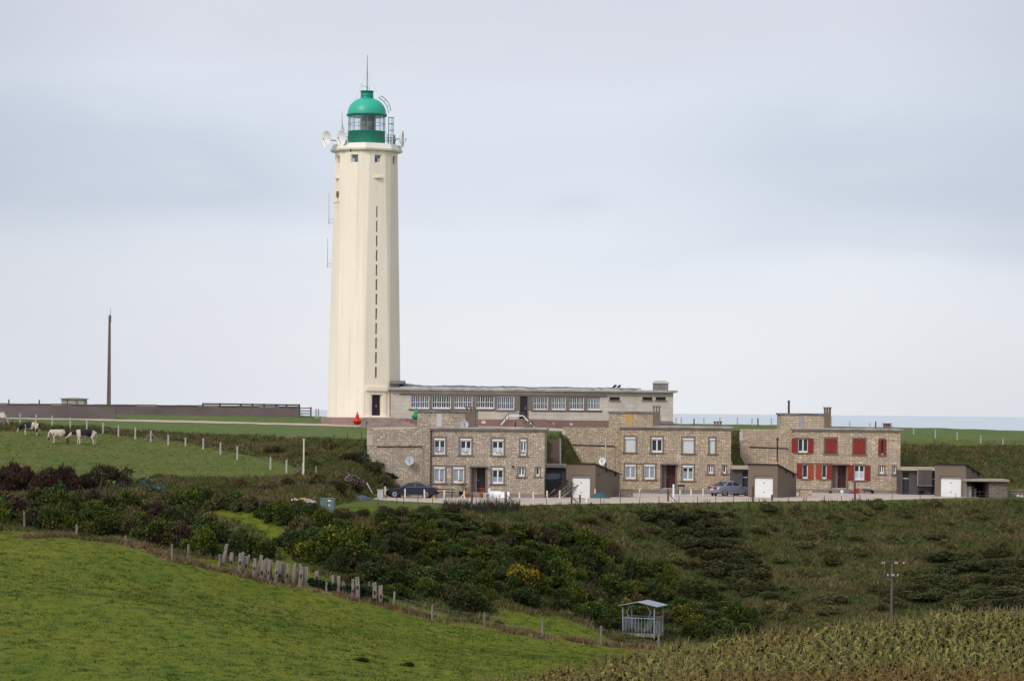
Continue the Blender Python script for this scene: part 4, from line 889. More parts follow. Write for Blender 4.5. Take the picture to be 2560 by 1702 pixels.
G1, wf1, L1 = garage('brown garage between the first and middle houses, with a flue pipe above', g+855*k_, g+1512*k_, g+2105*k_, 1120+362*k_, 1120+1132*k_, 252, (g+985*k_, g+1395*k_, 1120+622*k_), 1186, math.radians(26))
MB().box(wf1, wf1 + .05, .55, .85, 2.05, 2.15).build('air_vent', M['black'], G1)
G2, wf2, L2 = garage('brown garage standing left of the red shuttered house', 1800+330*K, 1800+662*K, 1800+940*K, 980+820*K, 980+1208*K, 258, (1800+397*K, 1800+610*K, 980+950*K), 1180, math.radians(26))
G3, wf3, L3 = garage('last brown garage on the right with the open shed beside it', 2160+988*.17857, 2160+1392*.17857, 2160+1700*.17857, 1000+882*.17857, 1000+1332*.17857, 266, (2160+1060*.17857, 2160+1330*.17857, 1000+1040*.17857), 1181, math.radians(26))
def shed(label, px0, px1, pt, pb, Y, doors, depth=3.0, slab=.30, bay=None):
    o = px2w(px0, pb, Y); sc = sc_at(Y); S_ = thing('lean_to_shed', label, 'shed', (o.x, o.y, ZB), 0, 'lean-to sheds between the houses'); wd = (px1 - px0) / sc; h = (pb - pt) / sc
    hl = [((a - px0) / sc, (b - px0) / sc, (pb - d) / sc if d < pb - 3 else -.05, (pb - c) / sc, .5) for a, b, c, d, mm in doors]
    m = MB(); holed(m, 0, wd, -.1, h - slab, hl); m.quad((wd,0,-.1),(wd,depth,-.1),(wd,depth,h-slab),(wd,0,h-slab)); m.quad((0,depth,-.1),(0,0,-.1),(0,0,h-slab),(0,depth,h-slab)); m.build('wall', M['render_dark'], S_)
    MB().box(-.02, wd + .02, -.45, depth, h - slab, h).build('roof_slab', mat('yellowed_slab', (.46, .38, .27), .9, (.34, .29, .23), 1.5, .6), S_)
    for (a, b, c, d, mm), q in zip(doors, hl):
        MB().box(q[0] + .02, q[1] - .02, .30, .36, q[2], q[3] - .02).build('door' if q[2] < .3 else 'window', M[mm], S_)
        if mm == 'door_blue': MB().box(q[0] + .02, q[1] - .02, .26, .30, q[3] - .62, q[3] - .55).build('transom', M['white'], S_)
    if bay:
        a, b, c, d = bay; xa, xb, za, zb2 = (a - px0) / sc, (b - px0) / sc, (pb - d) / sc, (pb - c) / sc
        MB().box(xa, xb, -.7, -.0, za, zb2).build('bay_box', M['render_dark'], S_); MB().box(xa - .04, xb + .04, -.75, 0, za - .08, za).build('bay_shelf', M['concrete'], S_); MB().box(xa - .05, xa, -.72, -.66, za, zb2).build('bay_edge', M['post'], S_)
    return S_
M['door_blue'] = mat('blue_black_door', (.022, .028, .038), .6, (.04, .05, .06), 2)
M['weath'] = mat('weathered_door', (.33, .31, .29), .8, (.2, .2, .2), 4, .6)
shed('dark low shed against the first house with timber piled before it', 1362, 1416, 1161, 1241, 255.5, [(1403, 1414, 1175, 1239, 'weath')])
shed('low shed between the middle house and its right garage', 1828, 1871, 1157.5, 1230, 265, [(1856, 1869, 1170, 1228, 'door_blue')])
shed('long low shed right of the red shuttered house with a boxed bay', 2252, 2340, 1159, 1228, 271, [(2256, 2272, 1172, 1226, 'door_blue'), (2327, 2338, 1173, 1226, 'door_blue'), (2296, 2311, 1218, 1228, 'black')], bay=(2292, 2327, 1165, 1203))
# open shed with stone side
o = px2w(2406, 1238, 264); sc = sc_at(264); O = thing('open_shed', 'open fronted shed with stone end wall right of the last garage', 'shed', (o.x, o.y, ZB)); q = lambda zx: (2160 + zx * .17857 - 2406) / sc; hh = (1238 - (1000 + 1090 * .17857)) / sc
MB().box(q(1735), q(2005), 0, 3.0, -.1, hh - .1).build('stone_wall', M['stone_grey'], O)
MB().box(q(1395), q(2020), -.45, 3.2, hh - .09, hh + .10).build('roof_slab', mat('mossy_slab', (.42, .35, .25), .9, (.25, .22, .17), 1.5, .6), O)
MB().box(q(1400), q(1735), 2.9, 3.0, -.1, hh - .1).build('back_wall', M['black'], O); MB().box(q(1722), q(1735), -.1, .0, -.1, hh - .1).build('post', M['rust'], O)  # back wall coloured black, standing in for the shade inside the shed
MB().box(q(1400), q(1437), -.05, .3, -.1, hh - .1).build('pier', M['concrete'], O)
tag(MB().box(0, .45, 0, .4, 0, 1.05).box(.05, .4, -.02, 0, .1, .95).build('storage_drum', M['post']), 'pale upright drum stored inside the open shed', 'drum').location = (o.x + q(1448), o.y + .5, ZB)
tag(MB().bar((0, 0, 0), (.35, .3, 1.0), .3, .08).bar((.5, .2, 0), (.55, .3, .8), .25, .1).build('scrap_board', M['weath']), 'grey boards leaning inside the open shed', 'boards').location = (o.x + q(1510), o.y + 1.2, ZB)
def low_wall(label, px0, px1, pt, pb, Y, m='stone_grey'):
    o = px2w(px0, pb, Y); sc = sc_at(Y); z0 = float(gz(o.x, o.y)); t_ = thing('low_stone_wall', label, 'wall', (o.x, o.y, z0), 0, 'low stone walls by the garages')
    wd, h = (px1 - px0) / sc, (pb - pt) / sc
    MB().box(0, wd, 0, .5, -.2, h - .07).build('stonework', M[m], t_); MB().box(-.04, wd + .04, -.05, .55, h - .07, h).build('coping', M['concrete'], t_)
low_wall('low grey stone wall between garage and middle house plinth', 1550, 1583, 1222, 1244, 254); low_wall('low pale stone wall beside the garage of the red shuttered house', 1999, 2030, 1215.5, 1236, 260, 'stone3'); low_wall('low stone wall at the right edge beyond the open shed', 2525, 2620, 1219, 1236, 268)
# stair on the bank between the first two houses
stp = hit(1376, 1140).xy; S_ = thing('garden_stair', 'narrow brick stair climbing the bank between two houses', 'stairs', (px2w(1377, 1160, 258.5).x, 258.2, ZB + .55))
m = MB()
for i in range(21): m.box(0, .85, .27 * i, .27 * (i + 1) + .25, .205 * i - 1.2, .205 * (i + 1) + .25)
m.build('steps', mat('brown_steps', (.16, .10, .085), .95, (.10, .065, .055), 2, .5, .4), S_)
m = MB()
for x in (-.15, .85): m.add([(x, 0, -.6), (x + .15, 0, -.6), (x + .15, 5.7, 3.6), (x, 5.7, 3.6), (x, 0, .4), (x + .15, 0, .4), (x + .15, 5.7, 4.62), (x, 5.7, 4.62)], [(0,3,2,1),(4,5,6,7),(0,1,5,4),(1,2,6,5),(2,3,7,6),(3,0,4,7)])
m.build('side_kerbs', M['concrete'], S_)
# ================================================================ walls, gate, mast and hut on the clifftop
def wall_run(label, px0, px1, Y, ztop, zbot, cop=.12):
    a = px2w(px0, 1020, Y); b_ = px2w(px1, 1020, Y); t_ = thing('boundary_wall', label, 'wall', (a.x, Y, zbot), 0, 'rendered clifftop walls'); wd = b_.x - a.x; h = ztop - zbot
    MB().box(0, wd, 0, .35, -.8, h).build('wall', M['wallrender'], t_)
    m = MB(); n = max(3, int(wd / 2.2))
    for i in range(n): q = .025 * math.sin(i * 2.1); m.box(wd * i / n, wd * (i + 1) / n, -.06, .41, h + q, h + cop + q)
    m.build('coping', M['render_dark'], t_); return t_
wall_run('taller rendered wall at the far left behind the cows', -420, 289, 292, .20, -1.25)
wall_run('lower rendered wall running from the tall wall to the gate', 289, 748, 304, .22, -1.0)
rf = thing('rail_fence', 'dark wooden rail fence showing above the low rendered wall', 'fence', px2w(507, 1024, 308)); rf.location.z = -.9
xs = [(p - 507) / 7000 * 308 for p in (507, 549, 602, 631, 660, 690, 716, 748)]
for x in xs: MB().box(x - .09, x + .09, 0, .18, 0, 1.50 + random.uniform(-.05, .05)).build('post', M['wood_brown'], rf)
for z in (1.36, .8): MB().bar((0, -.06, z + .04), (xs[-1], -.06, z), .07, .17).build('rail', M['wood_brown'], rf)
gp = px2w(749, 1037, 303); gp.z = float(gz(gp.x, gp.y)); gt = thing('field_gate', 'dark wooden five bar gate between the low wall and the tower', 'gate', gp); wd = 1.22; H_ = 1.08
for x in (0, wd): MB().box(x - .07, x + .07, 0, .14, -.1, H_ + .02).build('gate_post', M['wood_brown'], gt)
for z in (.12, .42, .72, 1.0): MB().box(.07, wd - .07, .03, .09, z - .05, z + .05).build('bar', M['wood_brown'], gt)
MB().bar((.1, .0, .45), (.35, .0, .1), .06).build('brace', M['wood_brown'], gt)
sg = MB().lathe([(.15, 0), (.15, .03)], 20, (0, 0, 0), (0, -1, 0)); sg.lathe([(.10, .031), (.10, .034)], 20, (0, 0, 0), (0, -1, 0), 1); sg.bar((-.05, -.04, -.03), (.05, -.04, .03), .03, .02, 0)
tag(sg.build('round_sign', [mat('sign_red', (.62, .03, .03), .5), mat('sign_pale', (.62, .22, .2), .5)]), 'small round red sign on the far post of the gate', 'sign').location = (gp.x + wd - .02, gp.y - .05, gp.z + 1.0)
def fence(name, label, posts, pm, w_, wires=(.35, .7, 1.0), group=None, wm='grey_metal', jitter=0.0, rnd=False, wr=.004):
    """posts = [(px, base py, top py[, Y])] ; wires run from post to post"""
    P = []
    for q in posts:
        p = hit(q[0], q[1]) if len(q) < 4 or q[3] is None else px2w(q[0], q[1], q[3]); h = (q[1] - q[2]) / sc_at(p.y); P.append((p, h))
    o = P[0][0]; t_ = thing(name, label, 'fence', o, 0, group)
    for p, h in P:
        m = MB(); d = p - o; ln = random.uniform(-jitter, jitter)
        if rnd: m.tube(d - Vector((0, 0, .25)), d + Vector((ln * h, 0, h)), w_ / 2, w_ / 2 * .9, 7)
        else: m.bar(d - Vector((0, 0, .25)), d + Vector((ln * h, 0, h)), w_, w_ * .9, taper=.9)
        m.build('post', M[pm], t_)
    for f_ in wires:
        m = MB()
        for (a, ha), (b_, hb) in zip(P[:-1], P[1:]): m.tube(a - o + Vector((0, -.06, ha * f_)), b_ - o + Vector((0, -.06, hb * f_)), wr, wr, 4)
        m.build('wire', M[wm], t_)
    return t_, P, o
fence('wire_fence', 'short wire fence with two pale posts between gate and lighthouse', [(790, 1041, 1021.5, 300), (796, 1042, 1022, 301), (826, 1042, 1022, 306)], 'post', .16, (.4, .65, .9))
mp = px2w(272, 1012, 322); mz = float(gz(mp.x, mp.y)); ms_ = thing('mast', 'tall tapering brown concrete mast behind the boundary wall', 'mast', (mp.x, mp.y, mz)); H_ = px2w(277, 788, 322).z - mz
m = MB(); n = 26
for sx in (-1, 1): m.add([(sx*.12-.05 if sx<0 else .07+.05*0, -.15, 0), (sx*.12+.0 if sx<0 else .22, -.15, 0), (sx*.12 if sx<0 else .22, .15, 0), (sx*.12-.05 if sx<0 else .07, .15, 0)], [(0,1,2,3)]) if False else None
w0, w1 = .23, .115
def lerp(a, b, f): return a + (b - a) * f
for sx in (-1, 1): m.add([(sx*w0,-.16,0),(sx*(w0-.13),-.16,0),(sx*(w0-.13),.16,0),(sx*w0,.16,0),(sx*w1,-.1,H_),(sx*(w1-.07),-.1,H_),(sx*(w1-.07),.1,H_),(sx*w1,.1,H_)], [(0,1,2,3),(4,5,6,7),(0,1,5,4),(1,2,6,5),(2,3,7,6),(3,0,4,7)])
for i in range(n):
    f0, f1 = i / n, (i + .76) / n; a, c = lerp(w0, w1, f0) - .06, lerp(.13, .08, f0); m.box(-a, a, -c, c, H_ * f0, H_ * f1)
m.box(-.06, .06, -.02, .02, 0, H_); m.box(-w1, w1, -.1, .1, H_ - .35, H_ + .02); m.box(w1 - .02, w1 + .06, -.08, .08, H_ - .8, H_ - .05); m.build('pylon', mat('brown_concrete', (.20, .135, .115), .9, (.15, .10, .09), 1.5), ms_)
MB().tube((.1, 0, H_ - .2), (.1, 0, H_ + .55), .03, .02, 6).tube((.1, 0, H_ + .55), (.12, 0, H_ + 1.0), .012, .008, 4).build('rod', M['dark_metal'], ms_)
hp = px2w(153, 1014, 326); hz = float(gz(hp.x, hp.y)); hu = thing('hut', 'small pale block hut behind the tall boundary wall', 'hut', (hp.x, hp.y, hz)); wd = 57 / 7000 * 326; h = px2w(180, 996, 326).z - hz
MB().box(0, wd, 0, 2.4, -.2, h - .05).build('wall', mat('hut_render', (.46, .41, .35), .9, (.33, .28, .24), 1.5, .6), hu); MB().prism([(-.2, h - .05), (wd + .2, h - .05), (wd + .2, h + .02), (wd * .55, h + .12), (-.2, h + .02)], -.25, 2.6).build('roof', M['slab'], hu)
MB().box(wd * .62, wd * .75, -.03, 0, h - .75, h - .25).build('vent', M['concrete'], hu); MB().box(wd * .25, wd * .28, -.03, 0, h - 1.2, h - .1).build('rust_stain', M['rust'], hu)
fence('wire_fence', 'two wooden posts and wire above the far left wall', [(22, 1016, 998, 320), (98, 1016, 999, 320), (-60, 1016, 998, 320)], 'wood_brown', .15, (.55,))
pr_ = hit(6, 1062); pe = thing('ruined_pier', 'broken masonry pier with cream top at the left edge', 'pier', pr_)
m = MB(); m.add([(-.9,-.4,-.3),(.45,-.4,-.3),(.45,.4,-.3),(-.9,.4,-.3),(-.9,-.4,1.30),(.28,-.4,1.30),(.28,.4,1.30),(-.9,.4,1.30)], [(0,3,2,1),(4,5,6,7),(0,1,5,4),(1,2,6,5),(2,3,7,6),(3,0,4,7)]); m.build('pier', mat('pier_mauve', (.24, .20, .20), .95, (.15, .09, .09), .8, .7), pe)
MB().add([(-.9,-.45,.75),(.38,-.45,.70),(.28,-.45,1.22),(-.9,-.45,1.22),(-.9,.4,.75),(.38,.4,.7),(.28,.4,1.22),(-.9,.4,1.22)], [(0,1,2,3),(4,7,6,5),(0,4,5,1),(1,5,6,2),(2,6,7,3)]).build('cream_face', M['post_cream'], pe); MB().box(-.9, .42, -.45, .45, 1.22, 1.36).build('cap', M['concrete'], pe)
MB().bar((.3, -.45, 1.05), (.75, -.5, .02), .10).build('leaning_prop', M['post'], pe)

# ================================================================ fences and posts
cow_posts = [(50,1060,1033),(90,1062,1035),(130.5,1068,1040),(175.6,1073,1044),(217,1078,1050),(257.5,1084,1056),(296,1090.5,1063),(338,1098,1068),(377,1104,1076),(420.5,1112,1086),(463.6,1116,1101.5),(508,1124,1096),(551,1136,1105),(593,1149,1115),(676,1174,1142.5),(716,1184,1150),(757,1189,1157)]
cow_posts[10] = (463.6, 1116, 1094)
fc, P_, o_ = fence('post_fence', 'row of pale concrete posts with wire beside the cow pasture', [(-60, 1052, 1024)] + cow_posts, 'post', .15, (.45, .85))
for i, s_ in ((9, (-1.0, 1.0)), (17, (-1.0,))):
    p, h = P_[i]; d = p - o_
    for k in s_: MB().bar(d + Vector((k * 1.0, -.1, -.2)), d + Vector((k * .08, -.05, h * .7)), .09).build('brace', M['wood'], fc)
a_ = hit(759, 1190); pole_thing('white_pole', 'tall thin white pole at the foot of the cow pasture', 'pole', a_ - Vector((0, 0, .3)), a_ + Vector((0, 0, 90 / sc_at(a_.y))), .075, 'post_cream')
fence('wire_fence', 'three thin iron stakes on the lawn edge beside the wing wall', [(836, 1102, 1083), (869, 1102, 1082), (903, 1101, 1081)], 'iron', .06, (.9,), rnd=True)
a_ = hit(789, 1187); tag(MB().bar((0, 0, -.2), (.05, 0, .75), .07).build('stake', M['post']), 'short pale stake on the scrub bank near the white pole', 'stake').location = a_
fence('wire_fence', 'wooden post and wire fence along the top of the near pasture', [(-60, 1302, 1263), (61, 1322, 1279), (192, 1344, 1311), (315, 1362, 1338), (430, 1404, 1359), (471, 1398, 1360), (548, 1424, 1385)], 'wood', .17, (.45, .85), jitter=.03, rnd=True, wm='iron', wr=.004)
fence('wire_fence', 'wooden posts of the pasture fence right of the sleepers', [(985, 1520, 1478), (1080, 1548, 1511), (1212, 1570, 1531), (1357, 1594, 1545), (1502, 1612, 1564), (1646, 1622, 1583)], 'wood', .19, (.4, .8), jitter=.04, rnd=True)
pk = [(992,1262,1240),(945,1266,1243),(1010,1258,1232),(1045,1262,1236),(1081,1258,1238),(1112,1264,1240),(1180,1264,1232),(1240,1266,1243),(1262,1262,1230),(1299,1266,1246),(1367,1266,1242),(1430,1265,1236),(1501,1262,1245),(1550,1262,1231),(1599,1262,1230),(1647,1261,1243),(1697,1260,1240),(1744,1260,1243),(1789,1260,1240),(1834,1260,1241),(1877,1259,1243),(1930,1258,1240),(1971,1258,1237),(2016,1257,1242),(2061,1256,1242),(2104,1255,1243),(2150,1254,1236),(2230,1253,1235),(2300,1252,1232),(2390,1250,1232),(2450,1250,1228),(2520,1250,1228)]
pk = sorted(pk)
fence('picket_fence', 'thin rusty iron stakes and wire along the outer edge of the gravel yard', pk, 'iron', .055, (.55, .95), jitter=.06, rnd=True, wr=.005)
def posts(name, label, cat, group, items, m, w_, jit=.02, each=None):
    for i, q in enumerate(items):
        p = hit(q[0], q[1]); h = (q[1] - q[2]) / sc_at(p.y); t_ = thing(name, each[i] if each else label, cat, p, 0, group)
        mb = MB(); ln = random.uniform(-jit, jit); mb.bar((0, 0, -.25), (ln * h, 0, h - .05), w_, w_); mb.bar((ln * h, 0, h - .05), (ln * h, 0, h), w_, w_, taper=.6); mb.build('shaft', M[m], t_)
        if len(q) > 3:
            for k in q[3]: MB().bar((k * .75, -.05, -.1), (0, -.05, h * .75), .08).build('brace', M[m], t_)
by = [(962.5,1243,1217),(1012.5,1245,1221),(1061,1246,1223),(1110.5,1250,1225),(1160.7,1253,1226,(-1,)),(1298.5,1250,1230),(1333,1248,1230),(1367,1252,1226),(1399,1247,1225),(1487,1245,1221),(1487+112,1246,1221),(1700,1236,1224),(1727.6,1240,1222.5),(1757,1239,1221),(1785,1240,1221),(1812,1240,1221),(1840,1240,1221)]
posts('yard_post', None, 'post', 'cream posts in the gravel yard', by, 'post_cream', .13, each=['cream post nearest the bank, left of the dark blue car','cream post before the front door of the dark blue car','cream post before the tail of the dark blue car','cream post before the picnic table','cream post with a slanting brace before the first front door','left cream post before the plinth right of the white panels','right cream post before the plinth right of the white panels','cream post at the corner of the first stone house','cream post before the timber stack','cream post at the front corner of the garage with the flue','cream post just past the low wall of the middle house','cream post right of the braced brown post','cream post before the middle house window','cream post left of the barbecue','cream post just left of the silver car','cream post before the boot of the silver car','cream post before the doors of the silver car'])
posts('white_bollard', None, 'post', 'tall white posts in the gravel yard', [(1466,1257,1210),(1683,1252,1210)], 'post_white', .16, each=['tall white post before the first white garage door','tall white post before the middle house steps'])
posts('timber_post', None, 'post', 'brown timber posts by the yard', [(1429,1264,1238,(1,)),(1450,1258,1236),(1670,1254,1222,(1,)),(1882,1256,1215),(1930,1252,1236),(2137.5,1253,1205),(1180,1262,1233),(1265,1256,1228,(1,))], 'wood_brown', .15, each=['braced brown post at the yard edge before the first garage','short brown post just right of the braced one','braced brown post beside the tall white post','brown post at the corner of the second garage','short brown stump before the second garage door','tallest brown post standing alone before the red shuttered house','dark brown post in line with the first front door','braced brown post before the white panels'])
# old railway sleepers set upright
SL = [((145,100),(92,400),42,.5),((105,250),(80,447),46,0),((212,210),(196,472),50,0),((335,225),(310,512),54,0),((362,212),(352,420),36,.4),((412,270),(400,527),50,0),((440,248),(436,420),30,.4),((520,290),(510,567),45,0),((608,255),(560,572),46,.3),((632,320),(606,587),58,0),((678,300),(690,570),46,.3),((715,312),(700,602),40,0),((745,315),(728,570),34,.4),((830,330),(795,632),44,.3),((852,350),(860,612),54,0),((905,345),(880,615),36,.2),((970,360),(945,637),52,0),((1055,360),(1050,610),36,.4),((1052,390),(1035,652),50,0),((1100,480),(1095,650),30,.2),((1130,370),(1125,610),36,.5),((1147,405),(1130,682),55,0),((1217,410),(1180,692),50,.2),((1352,470),(1345,640),58,0),((1480,615),(1480,730),24,0),((1565,515),(1568,742),34,0),((1645,530),(1640,760),40,0),((1693,600),(1745,775),42,0),((1835,570),(1835,830),38,.2),((1892,548),(1905,855),56,0),((2055,600),(2055,720),15,.3),((2122,620),(2135,892),56,0),((2203,660),(2212,912),52,0)]
SLL = ['leaning sleeper, tallest at the left end of the row','stained stump in front of the tallest leaning sleeper','second sleeper from the left with a rust red patch','third sleeper, with a paler one close behind it','pale sleeper tucked behind the third one','fourth sleeper with rust patch and a narrow one behind','narrow pale sleeper behind the fourth','plain grey sleeper standing alone before the cluster','tall sleeper leaning back at the start of the dense cluster','broad sleeper with red bolt stain in the dense cluster','greyish sleeper in the middle of the dense cluster','narrow brown sleeper right of the dense cluster middle','thin sleeper closing the dense cluster','sleeper leaning left in the second cluster','broad blackened sleeper in the second cluster','thin pale sleeper at the right of the second cluster','sleeper with large rust stain right of the second cluster','pale sleeper peeping behind the white topped one','sleeper with white top and heart shaped rust stain','low stump left of the last close pair','short pale sleeper behind the last close pair','broad dark sleeper of the last close pair','ragged sleeper leaning right at the end of the close row','short block of sleeper standing clear above the ivy','thin stake almost hidden in ivy','narrow sleeper with brown stain rising from ivy','pale topped sleeper with red lower half in ivy','sleeper fallen aslant in the ivy','narrow reddish sleeper beside the big ivy sleeper','broad tall sleeper with rust spot in ivy','thin pale stick right of the ivy clump','grey sleeper with chamfered top, last but one','pale weathered sleeper, last of the row']
for ((xt, yt), (xb, yb), w_, back), lab in zip(SL, SLL):
    k = .18652; pb_ = hit(540 + xb * k, 1340 + (yb + 6) * k); Yb = pb_.y + back; base = px2w(540 + xb * k, 1340 + yb * k, Yb); base.z = min(base.z, float(gz(base.x, Yb)) + .02)
    top = px2w(540 + xt * k, 1340 + yt * k, Yb); t_ = thing('railway_sleeper', lab, 'post', base, 0, 'old railway sleepers set upright as a fence'); w = w_ * k / sc_at(Yb); d = top - base; L = d.length
    ax = d.normalized(); rt = Vector((1, 0, 0)); fw_ = ax.cross(rt).normalized(); rt = fw_.cross(ax); m = MB(); n = 7; vs = []
    for i in range(n + 1):
        f = i / n; p = d * f - ax * (.3 if i == 0 else 0)
        for sx, sy in ((-1,-1),(1,-1),(1,1),(-1,1)): vs.append(p + rt * sx * (w / 2 + random.uniform(-.022, .022)) + fw_ * sy * (.075 + random.uniform(-.01, .01)) + (ax * random.uniform(-.06, .05) if i == n else Vector()))
    m.add(vs, [(4*i+a, 4*i+(a+1)%4, 4*i+4+(a+1)%4, 4*i+4+a) for i in range(n) for a in range(4)] + [(4*n, 4*n+1, 4*n+2, 4*n+3)]); m.build('baulk', M['wood'], t_)
    if random.random() < .62 and w > .2:
        z = random.uniform(.32, .6); c = d * z - fw_ * .09 if fw_.y > 0 else d * z + fw_ * .09; r = w * .32; pts = [c + rt * r * math.cos(q) * (.8 + .3 * random.random()) + ax * r * 1.7 * math.sin(q) * (.8 + .4 * random.random()) for q in [j * math.tau / 9 for j in range(9)]]
        MB().add(pts + [p + Vector((0, .03, 0)) for p in pts], [tuple(range(9))] + [(j, (j+1)%9, 9+(j+1)%9, 9+j) for j in range(9)]).build('rust_stain', M['rust'], t_)
# posts on the field behind the houses
bp = [(1760,1063,1044,318),(1800,1063,1042.5,318),(1843,1064,1043.5,318),(1880,1064,1044,318),(1928,1064,1044.5,320),(2124,1068,1053.5,322),(2175,1069,1057,322),(2230,1070,1063,322),(2284,1086,1068),(2338,1095,1072.5),(2393,1100,1080),(2452,1108,1088),(2507,1116,1095),(2570,1124,1103)]
fence('post_fence', 'weathered posts and wire on the clifftop field behind the houses', [(1690,1062,1043,318),(1703,1062,1042,318)] + bp, 'post', .13, (.5, .9), jitter=.03)
for i, (px, yb, yt, Y) in enumerate([(1735,1062,1043,312),(1895,1065,1044.8,312),(2189,1071,1050,312),(2336,1125,1100,None)]):
    p = hit(px, yb) if Y is None else px2w(px, yb, Y); p.z = float(gz(p.x, p.y)); h = (yb - yt) / sc_at(p.y)
    tag(MB().bar((0, 0, -.3), (random.uniform(-.03, .03), 0, h), .15, taper=.85).build('fence_stake', M['wood_brown']), ['dark stake on the skyline just right of the long building','dark stake on the skyline left of the red shuttered house','dark tall stake on the skyline left of the rear chimney','grey stake low on the field right of the red shuttered house'][i], 'stake', 'lone dark stakes on the clifftop').location = p

# ================================================================ cars
def car(label, loc, rz, paint, L=4.5, W=1.72, fast=False):
    t_ = thing('parked_car', label, 'car', loc, rz); h = L / 2; zb, zs = .22, .92
    low = [(-h+.02,.42),(-h+.06,.62),(-h+.25,.74),(-h+1.25,.86),(h-.75,.93),(h-.1,.90),(h-.02,.70),(h-.06,.40),(h-.3,.26),(h*.78,.24),(-h*.78,.24),(-h+.2,.26)]
    m = MB(); sl = [(-W/2, .93, .03), (-W/2+.10, .985, 0), (-W/2+.3, 1.0, 0), (W/2-.3, 1.0, 0), (W/2-.10, .985, 0), (W/2, .93, .03)]; n = len(low); vs = []
    for y, k, dz_ in sl: vs += [(x * k, y, .5 + (z - .5) * (k ** 2)) for x, z in low]
    m.add(vs, [(i*n+j, i*n+(j+1)%n, (i+1)*n+(j+1)%n, (i+1)*n+j) for i in range(len(sl)-1) for j in range(n)], 0, True); m.add(vs, [tuple(range(n)), tuple(range(5*n+n-1, 5*n-1, -1))])
    a0, a1, b0, b1 = (-h+1.25, -h+2.05, h-1.55 if not fast else h-1.45, h-.55 if not fast else h-.25)
    zr_ = 1.36; wt = W/2 - .28; wl_ = W/2 - .06; zz_ = .87
    g = [(a0,-wl_,zz_),(b1,-wl_,zz_+.05),(b1,wl_,zz_+.05),(a0,wl_,zz_),(a1,-wt,zr_-.02),(b0,-wt,zr_),(b0,wt,zr_),(a1,wt,zr_-.02)]
    m.add(g, [(4,5,6,7),(0,1,5,4),(1,2,6,5),(2,3,7,6),(3,0,4,7)]); m.add([(a1,-wt,zr_-.02),(b0,-wt,zr_),(b0,wt,zr_),(a1,wt,zr_-.02),((a1*.6+b0*.4),-wt+.1,zr_+.045),((a1*.3+b0*.7),-wt+.1,zr_+.045),((a1*.3+b0*.7),wt-.1,zr_+.045),((a1*.6+b0*.4),wt-.1,zr_+.045)], [(4,5,6,7),(0,1,5,4),(1,2,6,5),(2,3,7,6),(3,0,4,7)], 0, True)
    m.build('body', paint, t_)
    def pane(name, q, out, m_='car_glass'):
        q = [Vector(v) for v in q]; c = sum(q, Vector()) / len(q); nrm = (q[1]-q[0]).cross(q[2]-q[0]).normalized(); nrm = nrm if nrm.dot(Vector(out)) > 0 else -nrm
        q = [c + (v - c) * .93 + nrm * .012 for v in q]; MB().add(q, [tuple(range(len(q)))]).build(name, M[m_], t_)
    for s_ in (-1, 1):
        def sp(x, f): return (x, s_ * (wl_ + (wt - wl_) * f), zz_ + .02 + (zr_ - zz_ - .02) * f)
        mx_ = (a1 + b0) / 2 + .05; lo, hi = .14, .93; xa = lambda f: a0 + (a1 - a0) * f; xb = lambda f: b1 + (b0 - b1) * f
        pane('side_window', [sp(xa(lo)+.12, lo), sp(mx_-.03, lo), sp(mx_-.03, hi), sp(xa(hi)+.06, hi)], (0, s_, 0)); pane('side_window', [sp(mx_+.03, lo), sp(xb(lo)-.30, lo), sp(xb(hi)-.06, hi), sp(mx_+.03, hi)], (0, s_, 0))
        if fast: MB().bar(sp(xa(.96), .97), sp(xb(.96), .97), .03).bar(sp(xb(.96), .97), sp(xb(.3), .3), .03).build('window_trim', M['grey_metal'], t_)
        MB().box(-h*.9, h*.9, s_*W/2-.005, s_*W/2+.02, .50, .56).build('side_trim', M['tyre'] if fast else paint, t_)
        MB().box(a0+.3, a0+.48, s_*(W/2+.01), s_*(W/2+.15), .92, 1.03).build('mirror', paint, t_)
    pane('windscreen', [(a0,-wl_,zz_),(a0,wl_,zz_),(a1,wt,zr_),(a1,-wt,zr_)], (-1, 0, .6)); pane('rear_window', [(b1,-wl_,zz_+.06),(b1,wl_,zz_+.06),(b0,wt,zr_),(b0,-wt,zr_)], (1, 0, .6))
    for sx in (-h+.83, h-.88):
        for s_ in (-1, 1):
            wh = MB().lathe([(.20, -.09), (.29, -.10), (.32, -.06), (.32, .06), (.29, .10), (.20, .09)], 24, (0, 0, 0), (0, s_, 0)).build('wheel', M['tyre'], t_); wh.location = (sx, s_*(W/2-.08), .31)
            MB().lathe([(.01, .085), (.19, .098), (.21, .10), (.22, .07)], 16, (0, 0, 0), (0, s_, 0)).build('rim', M['hub'], wh)
            MB().lathe([(.385, -.02), (.385, .0)], 24, (sx, s_*(W/2-.005), .31), (0, s_, 0)).build('wheel_arch', M['black'], t_)
    for s_ in (-1, 1): MB().box(h-.12, h-.005 if not fast else h+.005, s_*W*.24-.22, s_*W*.24+.24, .68, .86).build('tail_light', M['red_light'], t_); MB().box(-h+.0, -h+.14, s_*W*.32-.2, s_*W*.32+.18, .58, .72).build('headlight', M['lamp'], t_)
    MB().box(h-.1, h+.03, -W/2+.08, W/2-.08, .34, .52).build('bumper', M['tyre'] if fast else paint, t_); MB().box(-h-.03, -h+.1, -W/2+.08, W/2-.08, .30, .48).build('bumper', M['tyre'] if fast else paint, t_)
    MB().box(h+.0, h+.035, -.26, .26, .56, .67).build('number_plate', M['post_white'], t_)
    return t_
